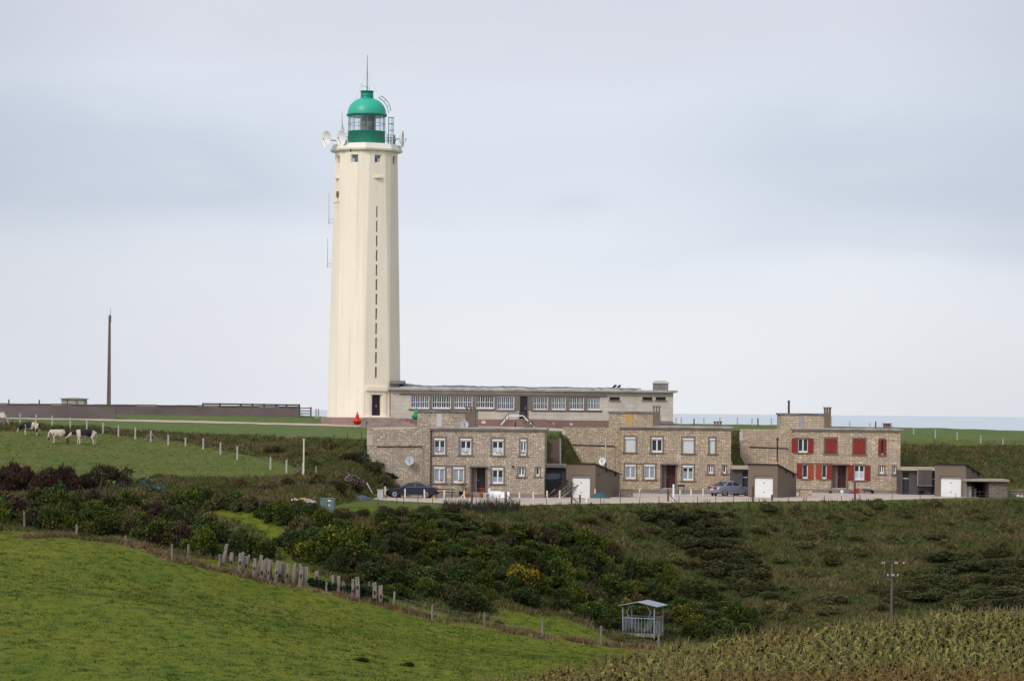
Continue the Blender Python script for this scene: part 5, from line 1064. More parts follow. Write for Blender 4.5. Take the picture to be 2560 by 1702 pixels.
M['car_glass'] = glass_mat('car_glass', (.015, .02, .028), .22); M['hub'] = mat('wheel_hub', (.32, .33, .35), .4, metal=.4); M['lamp'] = mat('lamp_lens', (.5, .5, .48), .2)
M['navy'] = mat('navy_paint', (.012, .014, .032), .22, (.009, .011, .026), 2, spec=.6); M['silver'] = mat('silver_paint', (.27, .29, .36), .28, (.24, .26, .33), 2, metal=.25, spec=.6)
p = px2w(1030, 1245, 246.5); car('dark navy fastback car parked below the wing wall of the first house', (p.x, p.y, ZB + .03), math.radians(-6), M['navy'], 4.5, 1.7, True)
p = px2w(1826, 1236, 261); car('silver saloon car parked by the middle house, seen from behind', (p.x, p.y, ZB + .03), math.radians(180 + 33), M['silver'], 4.3, 1.7)

# ================================================================ cows
def cow(label, px, py, s, rz, kind, spread=0.0):
    p = hit(px, py); me = bpy.data.meshes.new('cow'); lowh = kind != 'facing'
    V_ = [(.75,0,1.20,.32),(.15,0,1.06,.43),(-.45,0,1.10,.40),(-.78,0,1.18,.29)]
    E_ = [(0,1),(1,2),(2,3)]
    neck = [(-1.08,0,1.0,.19),(-1.32,0,.74,.15),(-1.46,0,.52,.125),(-1.58,0,.28,.085)] if kind == 'graze' else [(-1.08,0,1.10,.19),(-1.36,0,.98,.15),(-1.55,0,.80,.12),(-1.72,0,.62,.085)] if kind == 'walk' else [(-.98,.05,1.02,.2),(-1.05,-.12,.78,.16),(-1.08,-.24,.58,.13),(-1.1,-.34,.38,.09)]
    def chain(pts, root):
        i0 = root
        for q in pts: V_.append(q); E_.append((i0, len(V_) - 1)); i0 = len(V_) - 1
        return i0
    chain(neck, 3); hi = len(V_) - 3
    for s_ in (-1, 1): chain([(V_[hi][0]+.1, V_[hi][1]+s_*.14, V_[hi][2]+.12, .045), (V_[hi][0]+.12, V_[hi][1]+s_*.28, V_[hi][2]+.09, .05)], hi)
    for s_ in (-1, 1):
        f = spread * s_; chain([(-.55, s_*.20, .72, .13), (-.56-f, s_*.21, .40, .075), (-.57-f, s_*.21, .10, .06), (-.60-f, s_*.21, .02, .065)], 2)
        chain([(.80, s_*.22, .85, .19), (.74+f, s_*.23, .58, .11), (.94+f, s_*.23, .42, .07), (.88+f, s_*.23, .10, .06), (.85+f, s_*.23, .02, .065)], 0)
    chain([(.35, 0, .68, .17)], 1); chain([(1.05, 0, 1.24, .07), (1.14, 0, .85, .03), (1.14, .02, .5, .045)], 0)
    me.from_pydata([v[:3] for v in V_], E_, []); o = bpy.data.objects.new('cow', me); COL.objects.link(o); o.modifiers.new('Skin', 'SKIN'); ss_ = o.modifiers.new('Sub', 'SUBSURF'); ss_.levels = 2; ss_.render_levels = 2
    for i, v in enumerate(V_): me.skin_vertices[0].data[i].radius = (v[3], v[3]); 
    me.skin_vertices[0].data[0].use_root = True
    dg = bpy.context.evaluated_depsgraph_get(); m2 = bpy.data.meshes.new_from_object(o.evaluated_get(dg)); o.modifiers.clear(); o.data = m2
    n = len(m2.vertices); co = np.empty(n * 3, np.float32); m2.vertices.foreach_get('co', co); co = co.reshape(-1, 3); x, y, z = co.T
    nz = (fbm(x * 2.4 + 5 + px, z * 2.4 + y * 1.7 + 9, 13) - .5) * .9
    dark = (-((x - .05) / .62) ** 2 - ((z - 1.22) / .48) ** 2 + 1 + nz) > -.02
    if kind == 'graze': dark |= (x < -.5) & (x > -1.35) & (z + nz * .5 > .62); dark &= ~((x > .25) & (x < .6)); dark |= (x > .72) & (nz > -.05)
    if kind == 'walk': dark |= (x < -.78) & (x > -1.25) & (z + nz * .4 > .85); dark &= ~((x < -.42) & (x > -.72))
    if kind == 'facing': dark = ((x > .55) & (nz > .02) & (z > .7)) | ((nz > .2) & (x > -.9)) | ((x < -.92) & (nz > -.12)) | ((x > .7) & (z < .6))
    cols = np.tile(np.array([[.54, .45, .35]]), (n, 1)); cols *= (.85 + .3 * fbm(x * 5, z * 5 + y * 4, 3))[:, None]
    cols[dark] = (.022, .019, .026); ud = (np.hypot(x - .38, z - .62) < .2) & (z < .78) & (np.abs(y) < .2); cols[ud] = (.34, .14, .10); nose = x < neck[-2][0]; cols[nose & ~(dark & (kind == 'facing'))] = (.45, .27, .18)
    at = m2.color_attributes.new('Col', 'FLOAT_COLOR', 'POINT'); at.data.foreach_set('color', np.concatenate([cols, np.ones((n, 1))], 1).astype(np.float32).ravel())
    m2.materials.append(M['hide']); m2.polygons.foreach_set('use_smooth', np.ones(len(m2.polygons), bool)); o.location = p + Vector((0, 0, .02)); o.rotation_euler = (0, 0, rz); o.scale = (s,) * 3
    tag(o, label, 'cow', 'cows grazing on the pasture')
M['hide'] = col_mat('cow_hide', .8)
cow('black and white cow grazing alone at the far left', 76, 1089, .88, math.radians(-12), 'graze', .06)
cow('mostly white speckled cow standing in the middle of the three', 147, 1110, .92, math.radians(20), 'facing', .05)
cow('large black and white cow with head stretched towards its neighbour', 212, 1112, .98, math.radians(8), 'walk', .10)

# ================================================================ hay feeder, pole, cabinet and yard clutter
fp = hit(1607, 1592); s_ = sc_at(fp.y); fd = thing('hay_feeder', 'galvanised roofed hay feeder standing in the valley pasture', 'feeder', fp, math.radians(-20))
w_, d_ = 2.45, 2.2; zt_ = 2.30
for x, y in ((-w_/2, -d_/2), (w_/2, -d_/2), (w_/2, d_/2), (-w_/2, d_/2)): MB().bar((x, y, 0), (x, y, zt_), .07).build('post', M['grey_metal'], fd)
m = MB()
for x0_, y0_, x1_, y1_ in ((-w_/2,-d_/2,w_/2,-d_/2),(w_/2,-d_/2,w_/2,d_/2),(w_/2,d_/2,-w_/2,d_/2),(-w_/2,d_/2,-w_/2,-d_/2)):
    m.bar((x0_, y0_, 1.5), (x1_, y1_, 1.5), .06); m.bar((x0_, y0_, zt_ - .05), (x1_, y1_, zt_ - .05), .035) if x0_ == x1_ else None
    for i in range(1, 10): f = i / 10; m.bar((lerp(x0_, x1_, f), lerp(y0_, y1_, f), .3), (lerp(x0_, x1_, f), lerp(y0_, y1_, f), 1.5), .022)
m.build('side_bars', M['grey_metal'], fd)
m = MB()
for sx in (-1, 1):
    for i in range(9): y = -d_/2 + .15 + i * (d_ - .3) / 8; m.bar((sx * .78, y, 1.5), (sx * .25, y, .45), .016)
m.build('hay_rack', M['grey_metal'], fd)
for sx in (-1, 1): MB().path([(sx*.78, -d_/2, 1.5), (sx*.92, -d_/2, 1.95), (sx*.62, -d_/2, 2.46)], .03, 6).build('bent_stay', M['grey_metal'], fd)
m = MB(); 
for i in range(4): 
    for (x0_, y0_, x1_, y1_) in ((-w_/2,-d_/2-.02,w_/2,-d_/2-.02),(w_/2+.02,-d_/2,w_/2+.02,d_/2)): m.bar((x0_, y0_, .24), (x1_, y1_, .24), .05, .26) if i == 0 else None
m.box(-w_/2, w_/2, -d_/2, d_/2, .14, .2); m.build('trough', M['wood'], fd)
for sg_, nm in ((-1, 'left'), (1, 'right')):
    m = MB(); n = 24; ri = (0.0, 2.70); ea = (sg_ * (w_/2 + .32), 2.38)
    for i in range(n):
        y0_, y1_ = -d_/2 - .3 + (d_ + .6) * i / n, -d_/2 - .3 + (d_ + .6) * (i + 1) / n; za, zb2 = .03 * (i % 2), .03 * ((i + 1) % 2); m.add([(ri[0], y0_, ri[1]+za), (ri[0], y1_, ri[1]+zb2), (ea[0], y1_, ea[1]+zb2), (ea[0], y0_, ea[1]+za)], [(0,1,2,3)]); m.add([(ri[0], y0_, ri[1]+za-.02), (ea[0], y0_, ea[1]+za-.02), (ea[0], y1_, ea[1]+zb2-.02), (ri[0], y1_, ri[1]+zb2-.02)], [(0,1,2,3)])
    m.build('roof_sheet', M['zinc'] if False else M['grey_metal'], fd)
up = px2w(2229, 1556, 214); upz = float(gz(up.x, up.y)); H_ = px2w(2229, 1402, 214).z - upz; ut = thing('utility_pole', 'wooden utility pole with white insulators rising from the maize', 'utility pole', (up.x, up.y, upz))
MB().tube((0, 0, -.5), (0, 0, H_), .15, .10, 10).build('pole', mat('pole_wood', (.15, .105, .085), .9, (.09, .065, .055), 3, stretch=(3, 3, .5)), ut)
xa = MB().bar((-.92, -.12, H_ - .06), (.98, -.12, H_ + .02), .09, .11).build('crossarm', M['wood_brown'], ut)
for x in (-.78, -.62, .20, .36, .88): MB().lathe([(.025, 0), (.065, .03), (.045, .09), (.06, .12), (.04, .17)], 10, (x, -.12, H_ - .14 if False else H_ - .19)).build('insulator', M['roller'], xa)
xb2 = MB().bar((-.40, -.12, H_ - 1.18), (.48, -.12, H_ - 1.18), .07, .07).build('crossarm', M['dark_metal'], ut)
for x in (-.34, .0, .12, .42): MB().lathe([(.03, 0), (.08, .04), (.05, .16)], 8, (x, -.12, H_ - 1.14)).build('insulator', M['dish_grey'], xb2)
MB().path([(.08, -.16, H_ - 1.2), (.3, -.16, H_ - 1.8), (.12, -.16, H_ - 2.3), (.14, -.14, 0)], .03, 6).build('cable', M['tyre'], ut)
cb = hit(818, 1277); t_ = thing('utility_cabinet', 'grey green metal cabinet with two white notices on the grass', 'cabinet', cb, math.radians(-3)); k = 1 / sc_at(cb.y)
MB().box(-18*k, 17*k, 0, 1.0, .06, 30*k).box(-16*k, 15*k, .05, .95, -.1, .06).build('case', M['cabinet'], t_); MB().box(-18.5*k, 17.5*k, -.03, 1.05, 30*k, 31.2*k).build('lid', M['cabinet'], t_)
MB().box(-.4*k, .4*k, -.012, 0, 2*k, 30*k).build('door_seam', M['black'], t_)
MB().box(1*k, 9*k, -.02, 0, 24*k, 27.5*k).build('notice', M['post_white'], t_); MB().box(1.8*k, 8*k, -.02, 0, 12*k, 16.5*k).build('notice', M['patch_white'], t_)
def at(px, py, dz=0.0): p = hit(px, py); p.z += dz; return p
def junk(name, label, cat, px, py, mb, m, rz=0.0, group=None, Y=None):
    p = px2w(px, py, Y) if Y else hit(px, py); p.z = float(gz(p.x, p.y)); o = mb.build(name, M[m]); o.location = p; o.rotation_euler = (0, 0, rz); return tag(o, label, cat, group)
for i, (px, py, w2, mm, lab) in enumerate([(737,1272,.34,'post_cream','cream slab tipped on the rubble by the dark bush'),(748,1270,.3,'post','dull broken block in the middle of the rubble'),(758,1271,.28,'patch_yellow','tawny fragment in the rubble heap'),(770,1272,.32,'patch_white','pale slab at the right of the rubble heap'),(783,1276,.26,'post_cream','cream chunk nearest the grey green cabinet')]):
    m = MB(); random.seed(i)
    for k in range(1): m.add([(-w2,-.25,-.1),(w2,-.2,-.1),(w2*.8,.3,-.1),(-w2*.9,.3,-.1),(-w2*.7,-.25,.35+.2*random.random()),(w2*.9,-.2,.2+.2*random.random()),(w2*.7,.3,.35),(-w2*.8,.3,.5)], [(0,3,2,1),(4,5,6,7),(0,1,5,4),(1,2,6,5),(2,3,7,6),(3,0,4,7)])
    o = junk('rubble_block', lab, 'rubble', px, py, m, mm, i * .7, 'rubble heap below the cabinet'); o.location.z += .3
random.seed(11)
m = MB(); m.box(-.75, .75, -.5, .5, .95, 1.05)
tb = thing('scrap_table', 'rusty table frame dumped among the scrub bushes', 'table', at(668, 1285)); m.build('top', M['rust'], tb)
for x in (-.65, .0, .65): MB().bar((x, -.45, 0), (x + .12, -.45, .95), .06).build('leg', M['grey_metal'], tb)
MB().box(-.6, .1, -.55, -.5, .55, .93).build('panel', M['dark_metal'], tb)
p = px2w(1110, 1245, 248.2); pt_ = thing('picnic_table', 'dark wooden picnic table against the first house wall', 'table', (p.x, p.y, ZB + .03))
MB().box(-.95, .95, -.35, .35, .68, .74).build('top', M['wood_brown'], pt_)
for y in (-.65, .65): MB().box(-.95, .95, y - .12, y + .12, .42, .47).build('bench', M['wood_brown'], pt_)
for x in (-.7, .7):
    MB().bar((x, -.65, 0), (x, -.15, .7), .09).build('leg', M['wood_brown'], pt_); MB().bar((x, .65, 0), (x, .15, .7), .09).build('leg', M['wood_brown'], pt_); MB().bar((x, -.7, .38), (x, .7, .38), .07).build('brace', M['wood_brown'], pt_)
# white panels and chair before the first door
p = px2w(1247, 1247, 247.6); pn = thing('garden_shutter_stack', 'white framed shutter panel leaning before the first house', 'panel', (p.x, p.y, ZB + .03), math.radians(-3)); k = 1 / 28.2
for i, (a, b_, z) in enumerate(((-24*k, 4*k, 17*k), (4*k, 26*k, 15*k))):
    m = MB(); m.add([(a, 0, .02), (b_, 0, .02), (b_, .5, z), (a, .5, z), (a, .05, .02), (b_, .05, .02), (b_, .55, z), (a, .55, z)], [(0,1,2,3),(4,7,6,5),(0,4,5,1),(1,5,6,2),(2,6,7,3),(3,7,4,0)]); m.build('board', M['white'], pn)
for x in (-18, -8, -1): a = x * k; MB().add([(a, .06, .12), (a + 5*k, .06, .12), (a + 5*k, .38, .42), (a, .38, .42)], [(0,1,2,3)]).build('opening', M['roller'] if x != -1 else M['surround'], pn)
p = px2w(1217, 1246, 247.2); chr_ = thing('plastic_chair', 'white plastic garden chair beside the white panels', 'chair', (p.x, p.y, ZB + .03), math.radians(-70))
MB().box(-.24, .24, -.22, .22, .40, .44).build('seat', M['white'], chr_); MB().box(-.24, .24, .2, .25, .44, .85).build('backrest', M['white'], chr_)
for x, y in ((-.2,-.2),(.2,-.2),(.2,.2),(-.2,.2)): MB().bar((x, y, 0), (x, y, .4), .05).build('leg', M['white'], chr_)
def pot(px, Y, mm, r, label, flower=None):
    p = px2w(px, 1245, Y); t_ = thing('flower_pot', label, 'pot', (p.x, p.y, ZB + .02), 0, 'pots on the door steps'); MB().lathe([(r*.7, 0), (r, r*1.5), (r*1.1, r*1.5), (r*1.1, r*1.8), (r*.9, r*1.7)], 14).build('pot', M[mm], t_)
    m = MB(); c = np.random.default_rng(int(px))
    for i in range(60):
        a = Vector((c.normal(0, r*.8), c.normal(0, r*.8), r*1.8 + c.random() * r * 2.2)); m.add([a, a + Vector((c.normal(0,.09), c.normal(0,.05), .1)), a + Vector((c.normal(0,.09), c.normal(0,.05), .02))], [(0,1,2)])
    m.build('plant', mat('pot_plant', (.06, .11, .03), .8, flower or (.3, .06, .03), 14, .8), t_)
M['terracotta'] = mat('terracotta', (.34, .12, .06), .85)
pot(1168, 248.3, 'terracotta', .22, 'terracotta pot with plant left of the first front door', (.3, .1, .04)); pot(1204, 248.3, 'terracotta', .20, 'terracotta pot with red flowers right of the first front door', (.45, .05, .03)); pot(1155, 249, 'iron', .3, 'dark tub with a bushy plant by the wall of the first house', (.05, .09, .03))
# stacked timber and the upturned grey boat cover
p = px2w(1378, 1243, 252.5); bo = thing('covered_dinghy', 'small boat under grey tarpaulin resting on the timber', 'boat', (p.x, p.y, ZB + 1.25), math.radians(8)); m = MB()
prof = [(-1.0, .55, 0, .6), (-.5, .65, .02, .8), (.2, .62, .06, .9), (.7, .42, .12, .85), (.95, .12, .2, .7)]; vs = []
for x, hw, z0, z1 in prof: vs += [(x, -hw, z0 + .35), (x, -hw*.5, z1), (x, hw*.5, z1), (x, hw, z0 + .35), (x, hw*.5, z0), (x, -hw*.5, z0)]
m.add(vs, [(6*i+a, 6*i+(a+1)%6, 6*i+6+(a+1)%6, 6*i+6+a) for i in range(4) for a in range(6)] + [tuple(range(5, -1, -1)), tuple(range(24, 30))]); m.build('tarpaulin', M['tarp_grey'], bo)
random.seed(5)
for i in range(11):
    p0 = px2w(1372 + i * 3.6, 1243, 251.2 + .12 * (i % 3)); p0.z = ZB + .03; L = random.uniform(1.6, 2.6); t_ = MB().bar((0, 0, 0), (L * .72, random.uniform(.1, .7), L * .62), random.uniform(.07, .16), .05).build('timber_plank', M[random.choice(['wood', 'wood', 'wood_brown', 'post', 'iron'])])
    t_.location = p0; tag(t_, 'weathered plank leaning in the timber stack beside the first garage', 'plank', 'planks stacked beside the first garage')
for i in range(6):
    p0 = px2w(1371 + i * 2.4, 1238, 252.2); p0.z = ZB + .1 + .1 * (i % 2); t_ = MB().bar((0, 0, 0), (.5, -.25, .55), .09).build('firewood_stick', M['post_cream']); t_.location = p0; tag(t_, 'pale cut stick in the firewood below the covered boat', 'stick', 'pale sticks under the boat')
junk('beam', 'long black beam slanting over the timber stack', 'beam', 1372, 1241, MB().bar((0, -.1, .1), (1.7, .3, 1.55), .18, .16), 'iron', 0, None, 251)
def mound(name, label, cat, px, Y, rx, ry, h, m_, dz=0.0, seed=1):
    p = px2w(px, 1245, Y); c = np.random.default_rng(seed); m = MB(); n = 14; vs = [(0, 0, h)]
    for j, f in enumerate((.35, .65, .9, 1.0)):
        for i in range(n): a = i * math.tau / n; q = f * (1 + c.normal(0, .06)); vs.append((math.cos(a)*rx*q, math.sin(a)*ry*q, h*(1-f**2.2) + c.normal(0, .02)))
    m.add(vs, [(0, 1+i, 1+(i+1)%n) for i in range(n)] + [(1+j*n+i, 1+(j+1)*n+i, 1+(j+1)*n+(i+1)%n, 1+j*n+(i+1)%n) for j in range(3) for i in range(n)], 0, True)
    o = m.build(name, M[m_]); o.location = (p.x, p.y, float(gz(p.x, p.y)) + dz); return tag(o, label, cat)
mound('tarpaulin_mound', 'blue green tarpaulin mound against the garage side wall', 'tarpaulin', 1500, 250.3, .92, .55, .55, 'tarp')
mound('orange_float', 'orange and white float lying behind the dark blue car', 'float', 1084, 240.5, .42, .2, .26, 'orange_f' if 'orange_f' in M else 'patch_yellow')
mound('tarpaulin_mound', 'small blue grey tarpaulin beside the flowering shrub', 'tarpaulin', 906, 238.5, .8, .4, .45, 'tarp_grey', 0, 4)
pl_ = px2w(927, 1238, 246); junk('leaning_board', 'pale board leaning at the foot of the bank', 'board', 932, 1240, MB().bar((0, 0, 0), (-.55, .1, 1.0), .14, .05), 'post_cream', 0, None, 244); junk('leaning_board', 'tawny board lying flat beside the leaning pale board', 'board', 940, 1241, MB().bar((-.3, 0, .05), (.55, -.1, .22), .3, .05), 'patch_yellow', 0, None, 244)
junk('bin', 'grey bin with lid behind the nose of the dark blue car', 'bin', 951, 1238, MB().box(-.25, .25, -.22, .22, 0, .72).box(-.28, .28, -.25, .25, .72, .8), 'dish_grey', 0, None, 243.6)
p = px2w(1703, 1231, 265.3); bq = thing('barbecue', 'small black barbecue on thin legs before the middle house', 'barbecue', (p.x, p.y, ZB + .02)); MB().box(-.32, .32, -.22, .22, .72, .88).build('tray', M['black'], bq)
for x, y in ((-.25,-.18),(.25,-.18),(.25,.18),(-.25,.18)): MB().bar((x, y, 0), (x*.9, y, .72), .035).build('leg', M['green_rail'], bq)
def bucket(px, Y, m_, r, h, label): p = px2w(px, 1232, Y); tag(MB().lathe([(r*.8, 0), (r, h), (r*.92, h), (r*.75, h*.1)], 14, cap=False).lathe([(.01, .03), (r*.78, .03)], 14, cap=False).build('bucket', M[m_]), label, 'bucket', 'buckets and tubs by the red shuttered house').location = (p.x, p.y, ZB + .02)
M['blue_pl'] = mat('blue_plastic', (.10, .19, .34), .5); M['red_pl'] = mat('red_plastic', (.36, .03, .02), .5)
bucket(2105, 273.2, 'post_white', .16, .32, 'white bucket on the step of the red shuttered house'); bucket(2121, 273, 'blue_pl', .26, .22, 'pale blue tub right of the white bucket'); bucket(2131, 272.6, 'red_pl', .24, .25, 'round red tub right of the blue one'); bucket(2076, 273, 'iron', .16, .25, 'black bucket left of the red house door')
o = junk('red_crate', 'upright dark red crate near the wheelbarrow', 'crate', 2142, 1230, MB().box(-.24, .24, -.15, .15, .0, .5).box(-.2, .2, -.16, -.15, .1, .4), 'red_pl', 0, None, 273); o.location.z = ZB + .03
p = px2w(2169, 1231, 273); wb = thing('wheelbarrow', 'dark wheelbarrow with red frame by the red shuttered house', 'wheelbarrow', (p.x, p.y, ZB + .03), math.radians(4)); wb.scale = (.85,) * 3; m = MB()
m.add([(-.45,-.25,.35),(.3,-.25,.28),(.3,.25,.28),(-.45,.25,.35),(-.6,-.32,.55),(.5,-.32,.5),(.5,.32,.5),(-.6,.32,.55)], [(0,3,2,1),(0,1,5,4),(1,2,6,5),(2,3,7,6),(3,0,4,7)]); m.build('tray', M['tarp'], wb); MB().lathe([(.08, -.05), (.2, -.05), (.2, .05), (.08, .05)], 16, (.55, 0, .2), (0, 1, 0)).build('wheel', M['tyre'], wb)
for y in (-.2, .2): MB().path([(.55, y*.4, .2), (-.2, y, .3), (-.95, y, .5)], .025).build('handle', M['red_pl'], wb); MB().bar((-.35, y, .3), (-.4, y, 0), .04).build('leg', M['red_pl'], wb)
M['slope_stone'] = M['stone_grey']
for i in range(9):
    c = np.random.default_rng(50 + i); px, py = 2545 + c.random() * 30, 1236 + c.random() * 8; r = .18 + .12 * c.random(); m = MB().lathe([(.02, -.1), (r, .02), (r*.8, r*.7), (.02, r)], 7); o = junk('loose_stone', 'pale loose stone tipped on the grass at the right edge', 'stone', px, py, m, 'patch_white', c.random() * 3, 'loose stones at the right edge')
# ================================================================ vegetation
def unit(v): return v / (np.linalg.norm(v, axis=1, keepdims=True) + 1e-9)
def leaves(rng, P, Dn, L, W, cols):
    """thin leaf blades at P along Dn: four-cornered, one colour each"""
    n = len(P); s = unit(np.cross(Dn, unit(rng.normal(size=(n, 3))))); L = L[:, None]; W = W[:, None]
    V = np.stack([P, P + Dn * L * .5 + s * W, P + Dn * L, P + Dn * L * .5 - s * W], 1).reshape(-1, 3)
    return V, np.arange(4 * n).reshape(n, 4), np.repeat(cols, 4, 0)
def join(parts):
    V, Fc, C, o = [], [], [], 0
    for v, f, c in parts: V.append(v); Fc.append(f + o); C.append(c); o += len(v)
    return np.concatenate(V), np.concatenate(Fc), np.concatenate(C)
def blob(c, r, col, rng, n=10, m=6):
    vs, fs = [], []
    for j in range(m + 1):
        for i in range(n):
            a, b_ = i * math.tau / n, math.pi * j / m; q = r * (1 + rng.normal(0, .07)); vs.append((c[0] + q * math.sin(b_) * math.cos(a), c[1] + q * math.sin(b_) * math.sin(a), max(-.15, c[2] + q * math.cos(b_))))
    for j in range(m):
        for i in range(n): fs.append((j*n+i, (j+1)*n+i, (j+1)*n+(i+1)%n, j*n+(i+1)%n))
    return np.array(vs), np.array(fs), np.tile(np.array([col]), (len(vs), 1))
def crown(seed, n, pal, L=.13, W=.034, lobes=11, spike=.62, core=(.030, .038, .015), flat=1.0, spread=.74):
    """unit-size crown: several uneven lobes of leaf blades round solid dark cores that stop see-through"""
    rng = np.random.default_rng(seed); c = rng.normal(size=(lobes, 3)) * (.42, .42, 0); rr = np.hypot(c[:, 0], c[:, 1]); c[:, :2] *= (np.minimum(rr, spread) / (rr + 1e-9))[:, None]
    c[:, 2] = (.62 - .38 * (rr / .7) ** 1.5).clip(.16, .7) * rng.uniform(.65, 1.15, lobes) * flat; r = rng.uniform(.15, .44, lobes)
    k = rng.choice(lobes, n, p=r ** 2 / (r ** 2).sum()); d = rng.normal(size=(n, 3)); d[:, 2] = np.where(rng.random(n) < .75, np.abs(d[:, 2]), d[:, 2]); d = unit(d)
    sp_ = rng.random(n) < .07; P = c[k] + d * (r[k] * np.where(sp_, rng.uniform(1.0, 1.3, n), .70 + .35 * rng.random(n) ** .7))[:, None]; ok = P[:, 2] > .0; P, d, k = P[ok], d[ok], k[ok]; n = len(P)
    Dn = unit(d * .9 + rng.normal(size=(n, 3)) * spike + (0, 0, .35)); pal = np.array(pal); lt = rng.integers(0, len(pal), lobes)
    pick = np.where(rng.random(n) < .55, lt[k], rng.integers(0, len(pal), n)); cols = pal[pick] * rng.uniform(.6, 1.45, (n, 1))
    parts = [leaves(rng, P, Dn, L * rng.uniform(.5, 1.3, n), W * rng.uniform(.6, 1.4, n), cols)]
    for i in range(lobes): parts.append(blob(c[i] - (0, 0, .06), r[i] * .74, core, rng))
    return join(parts), P, k
def flowers_mesh(seed, P, k, col, share=.28, lob=.6, s=.05):
    rng = np.random.default_rng(seed); ks = rng.random(k.max() + 1) < lob; m = ks[k] & (rng.random(len(P)) < share) & (P[:, 2] > .1); Q = P[m] + rng.normal(size=(m.sum(), 3)) * .03 + (0, 0, .06); n = len(Q)
    return leaves(rng, Q, unit(rng.normal(size=(n, 3)) + (0, -.2, .8)), s * rng.uniform(.8, 1.8, n), s * .55 * rng.uniform(.8, 1.5, n), np.tile(np.array([col]), (n, 1)) * rng.uniform(.7, 1.2, (n, 1)))
G1 = [(.034,.054,.009),(.052,.076,.010),(.086,.098,.012),(.024,.040,.010),(.112,.108,.014)]
G2 = [(.036,.056,.016),(.056,.078,.018),(.044,.052,.014),(.092,.088,.022)]
BR = [(.060,.030,.022),(.048,.026,.019),(.034,.026,.016),(.076,.036,.024),(.030,.032,.016)]
MX = [(.064,.072,.018),(.092,.068,.026),(.048,.066,.016),(.120,.090,.040),(.078,.046,.024)]
TU = [(.090,.102,.026),(.13,.112,.040),(.068,.092,.022),(.165,.130,.056),(.10,.074,.034)]
IV = [(.014,.034,.014),(.022,.046,.016),(.010,.024,.012)]
BL = [(.085,.125,.095),(.12,.16,.13),(.055,.085,.055)]
LM = leaf_mat('gorse_leaves'); LB_ = leaf_mat('hawthorn_leaves'); LI = leaf_mat('ivy_leaves', rough=.45); FLM = col_mat('gorse_flowers'); TWM = mat('twigs', (.09, .05, .038), .9, (.06, .04, .03), 6)
def kind(name, seeds, n, pal, mt, **k):
    out = []
    for s_ in seeds:
        (v, f, c), P, kk = crown(s_, n, pal, **k); me = np_mesh(name + '_foliage', v, f, c); me.materials.append(mt); out.append((me, P, kk))
    return out
GORSE = kind('gorse', range(1, 6), 4600, G1, LM) + kind('gorse', range(6, 10), 4600, G2, LM)
BROWN = kind('hawthorn', range(20, 24), 3000, BR, LB_, L=.13, W=.03, spike=.8, core=(.016, .011, .008))
MIXED = kind('bramble', range(30, 34), 3400, MX, LM, L=.15, W=.036, spike=.8, core=(.045, .042, .022))
TUSS = kind('rough_tussock', range(60, 64), 2400, TU, LM, L=.24, W=.028, spike=.9, core=(.075, .070, .032))
DK = kind('bramble_dark', range(70, 74), 3400, [(.046,.056,.016),(.064,.074,.020),(.080,.060,.026),(.042,.054,.016)], LM, L=.14, W=.036, spike=.9, core=(.045, .046, .022))
IVY = kind('ivy', range(40, 42), 2600, IV, LI, L=.1, W=.05, spike=1.0)
BLUE = kind('sea_kale', range(50, 52), 320, BL, LM, L=.34, W=.10, lobes=6, core=(.03, .05, .035))
def fl(kd, seed, col, **k):
    me = np_mesh('blossom', *flowers_mesh(seed, kd[1], kd[2], col, **k)); me.materials.append(FLM); return me
YEL = (.40, .23, .012)
GF_LIGHT = [fl(g, 100 + i, YEL, share=.10, lob=.35, s=.06) for i, g in enumerate(GORSE)]
GF_HEAVY = fl(GORSE[1], 300, (.36, .185, .012), share=.45, lob=1.0, s=.06)
STEM = MB()
for i in range(9):
    a = i * math.tau / 9; STEM.tube((0, 0, -.12), (math.cos(a) * .3, math.sin(a) * .3, .42), .035, .015, 5)
STEM_O = STEM.build('stems_source', TWM); STEM_ME = STEM_O.data; bpy.data.objects.remove(STEM_O)
rs = np.random.default_rng(99); N_SH = [0]
def shrub(name, kd, loc, R, Hh, label, group, blossom=None, cat='bush'):
    t_ = thing(name, label, cat, Vector(loc) - Vector((0, 0, .12 * Hh)), rs.uniform(0, 6.28), group); t_.scale = (R * rs.uniform(.9, 1.1), R * rs.uniform(.9, 1.1), Hh)
    o = bpy.data.objects.new('foliage', kd[0]); COL.objects.link(o); o.parent = t_
    if cat != 'plant': o2 = bpy.data.objects.new('stems', STEM_ME); COL.objects.link(o2); o2.parent = t_
    if blossom is not None: o3 = bpy.data.objects.new('blossom', blossom); COL.objects.link(o3); o3.parent = t_
    N_SH[0] += 1; return t_
def scatter(poly, n, dmin, seed):
    rng = np.random.default_rng(seed); P = np.array(poly); out = []; lo, hi = P.min(0), P.max(0); tries = 0
    while len(out) < n and tries < n * 40:
        tries += 1; q = rng.uniform(lo, hi)
        if not in_poly(q[0], q[1], poly): continue
        p = hit(*q); dm = dmin(q) if callable(dmin) else dmin
        if all((p.x - a.x) ** 2 + (p.y - a.y) ** 2 > dm * dm for a in out): out.append(p)
    return out
Z_MAIN = [(735,1335),(800,1312),(930,1340),(960,1297),(1100,1290),(1200,1310),(1290,1340),(1400,1340),(1520,1385),(1600,1415),(1700,1460),(1800,1500),(1890,1560),(1910,1592),(1760,1602),(1680,1592),(1560,1590),(1430,1530),(1310,1520),(1240,1492),(1185,1545),(1100,1505),(1000,1495),(900,1460),(800,1420),(740,1400)]
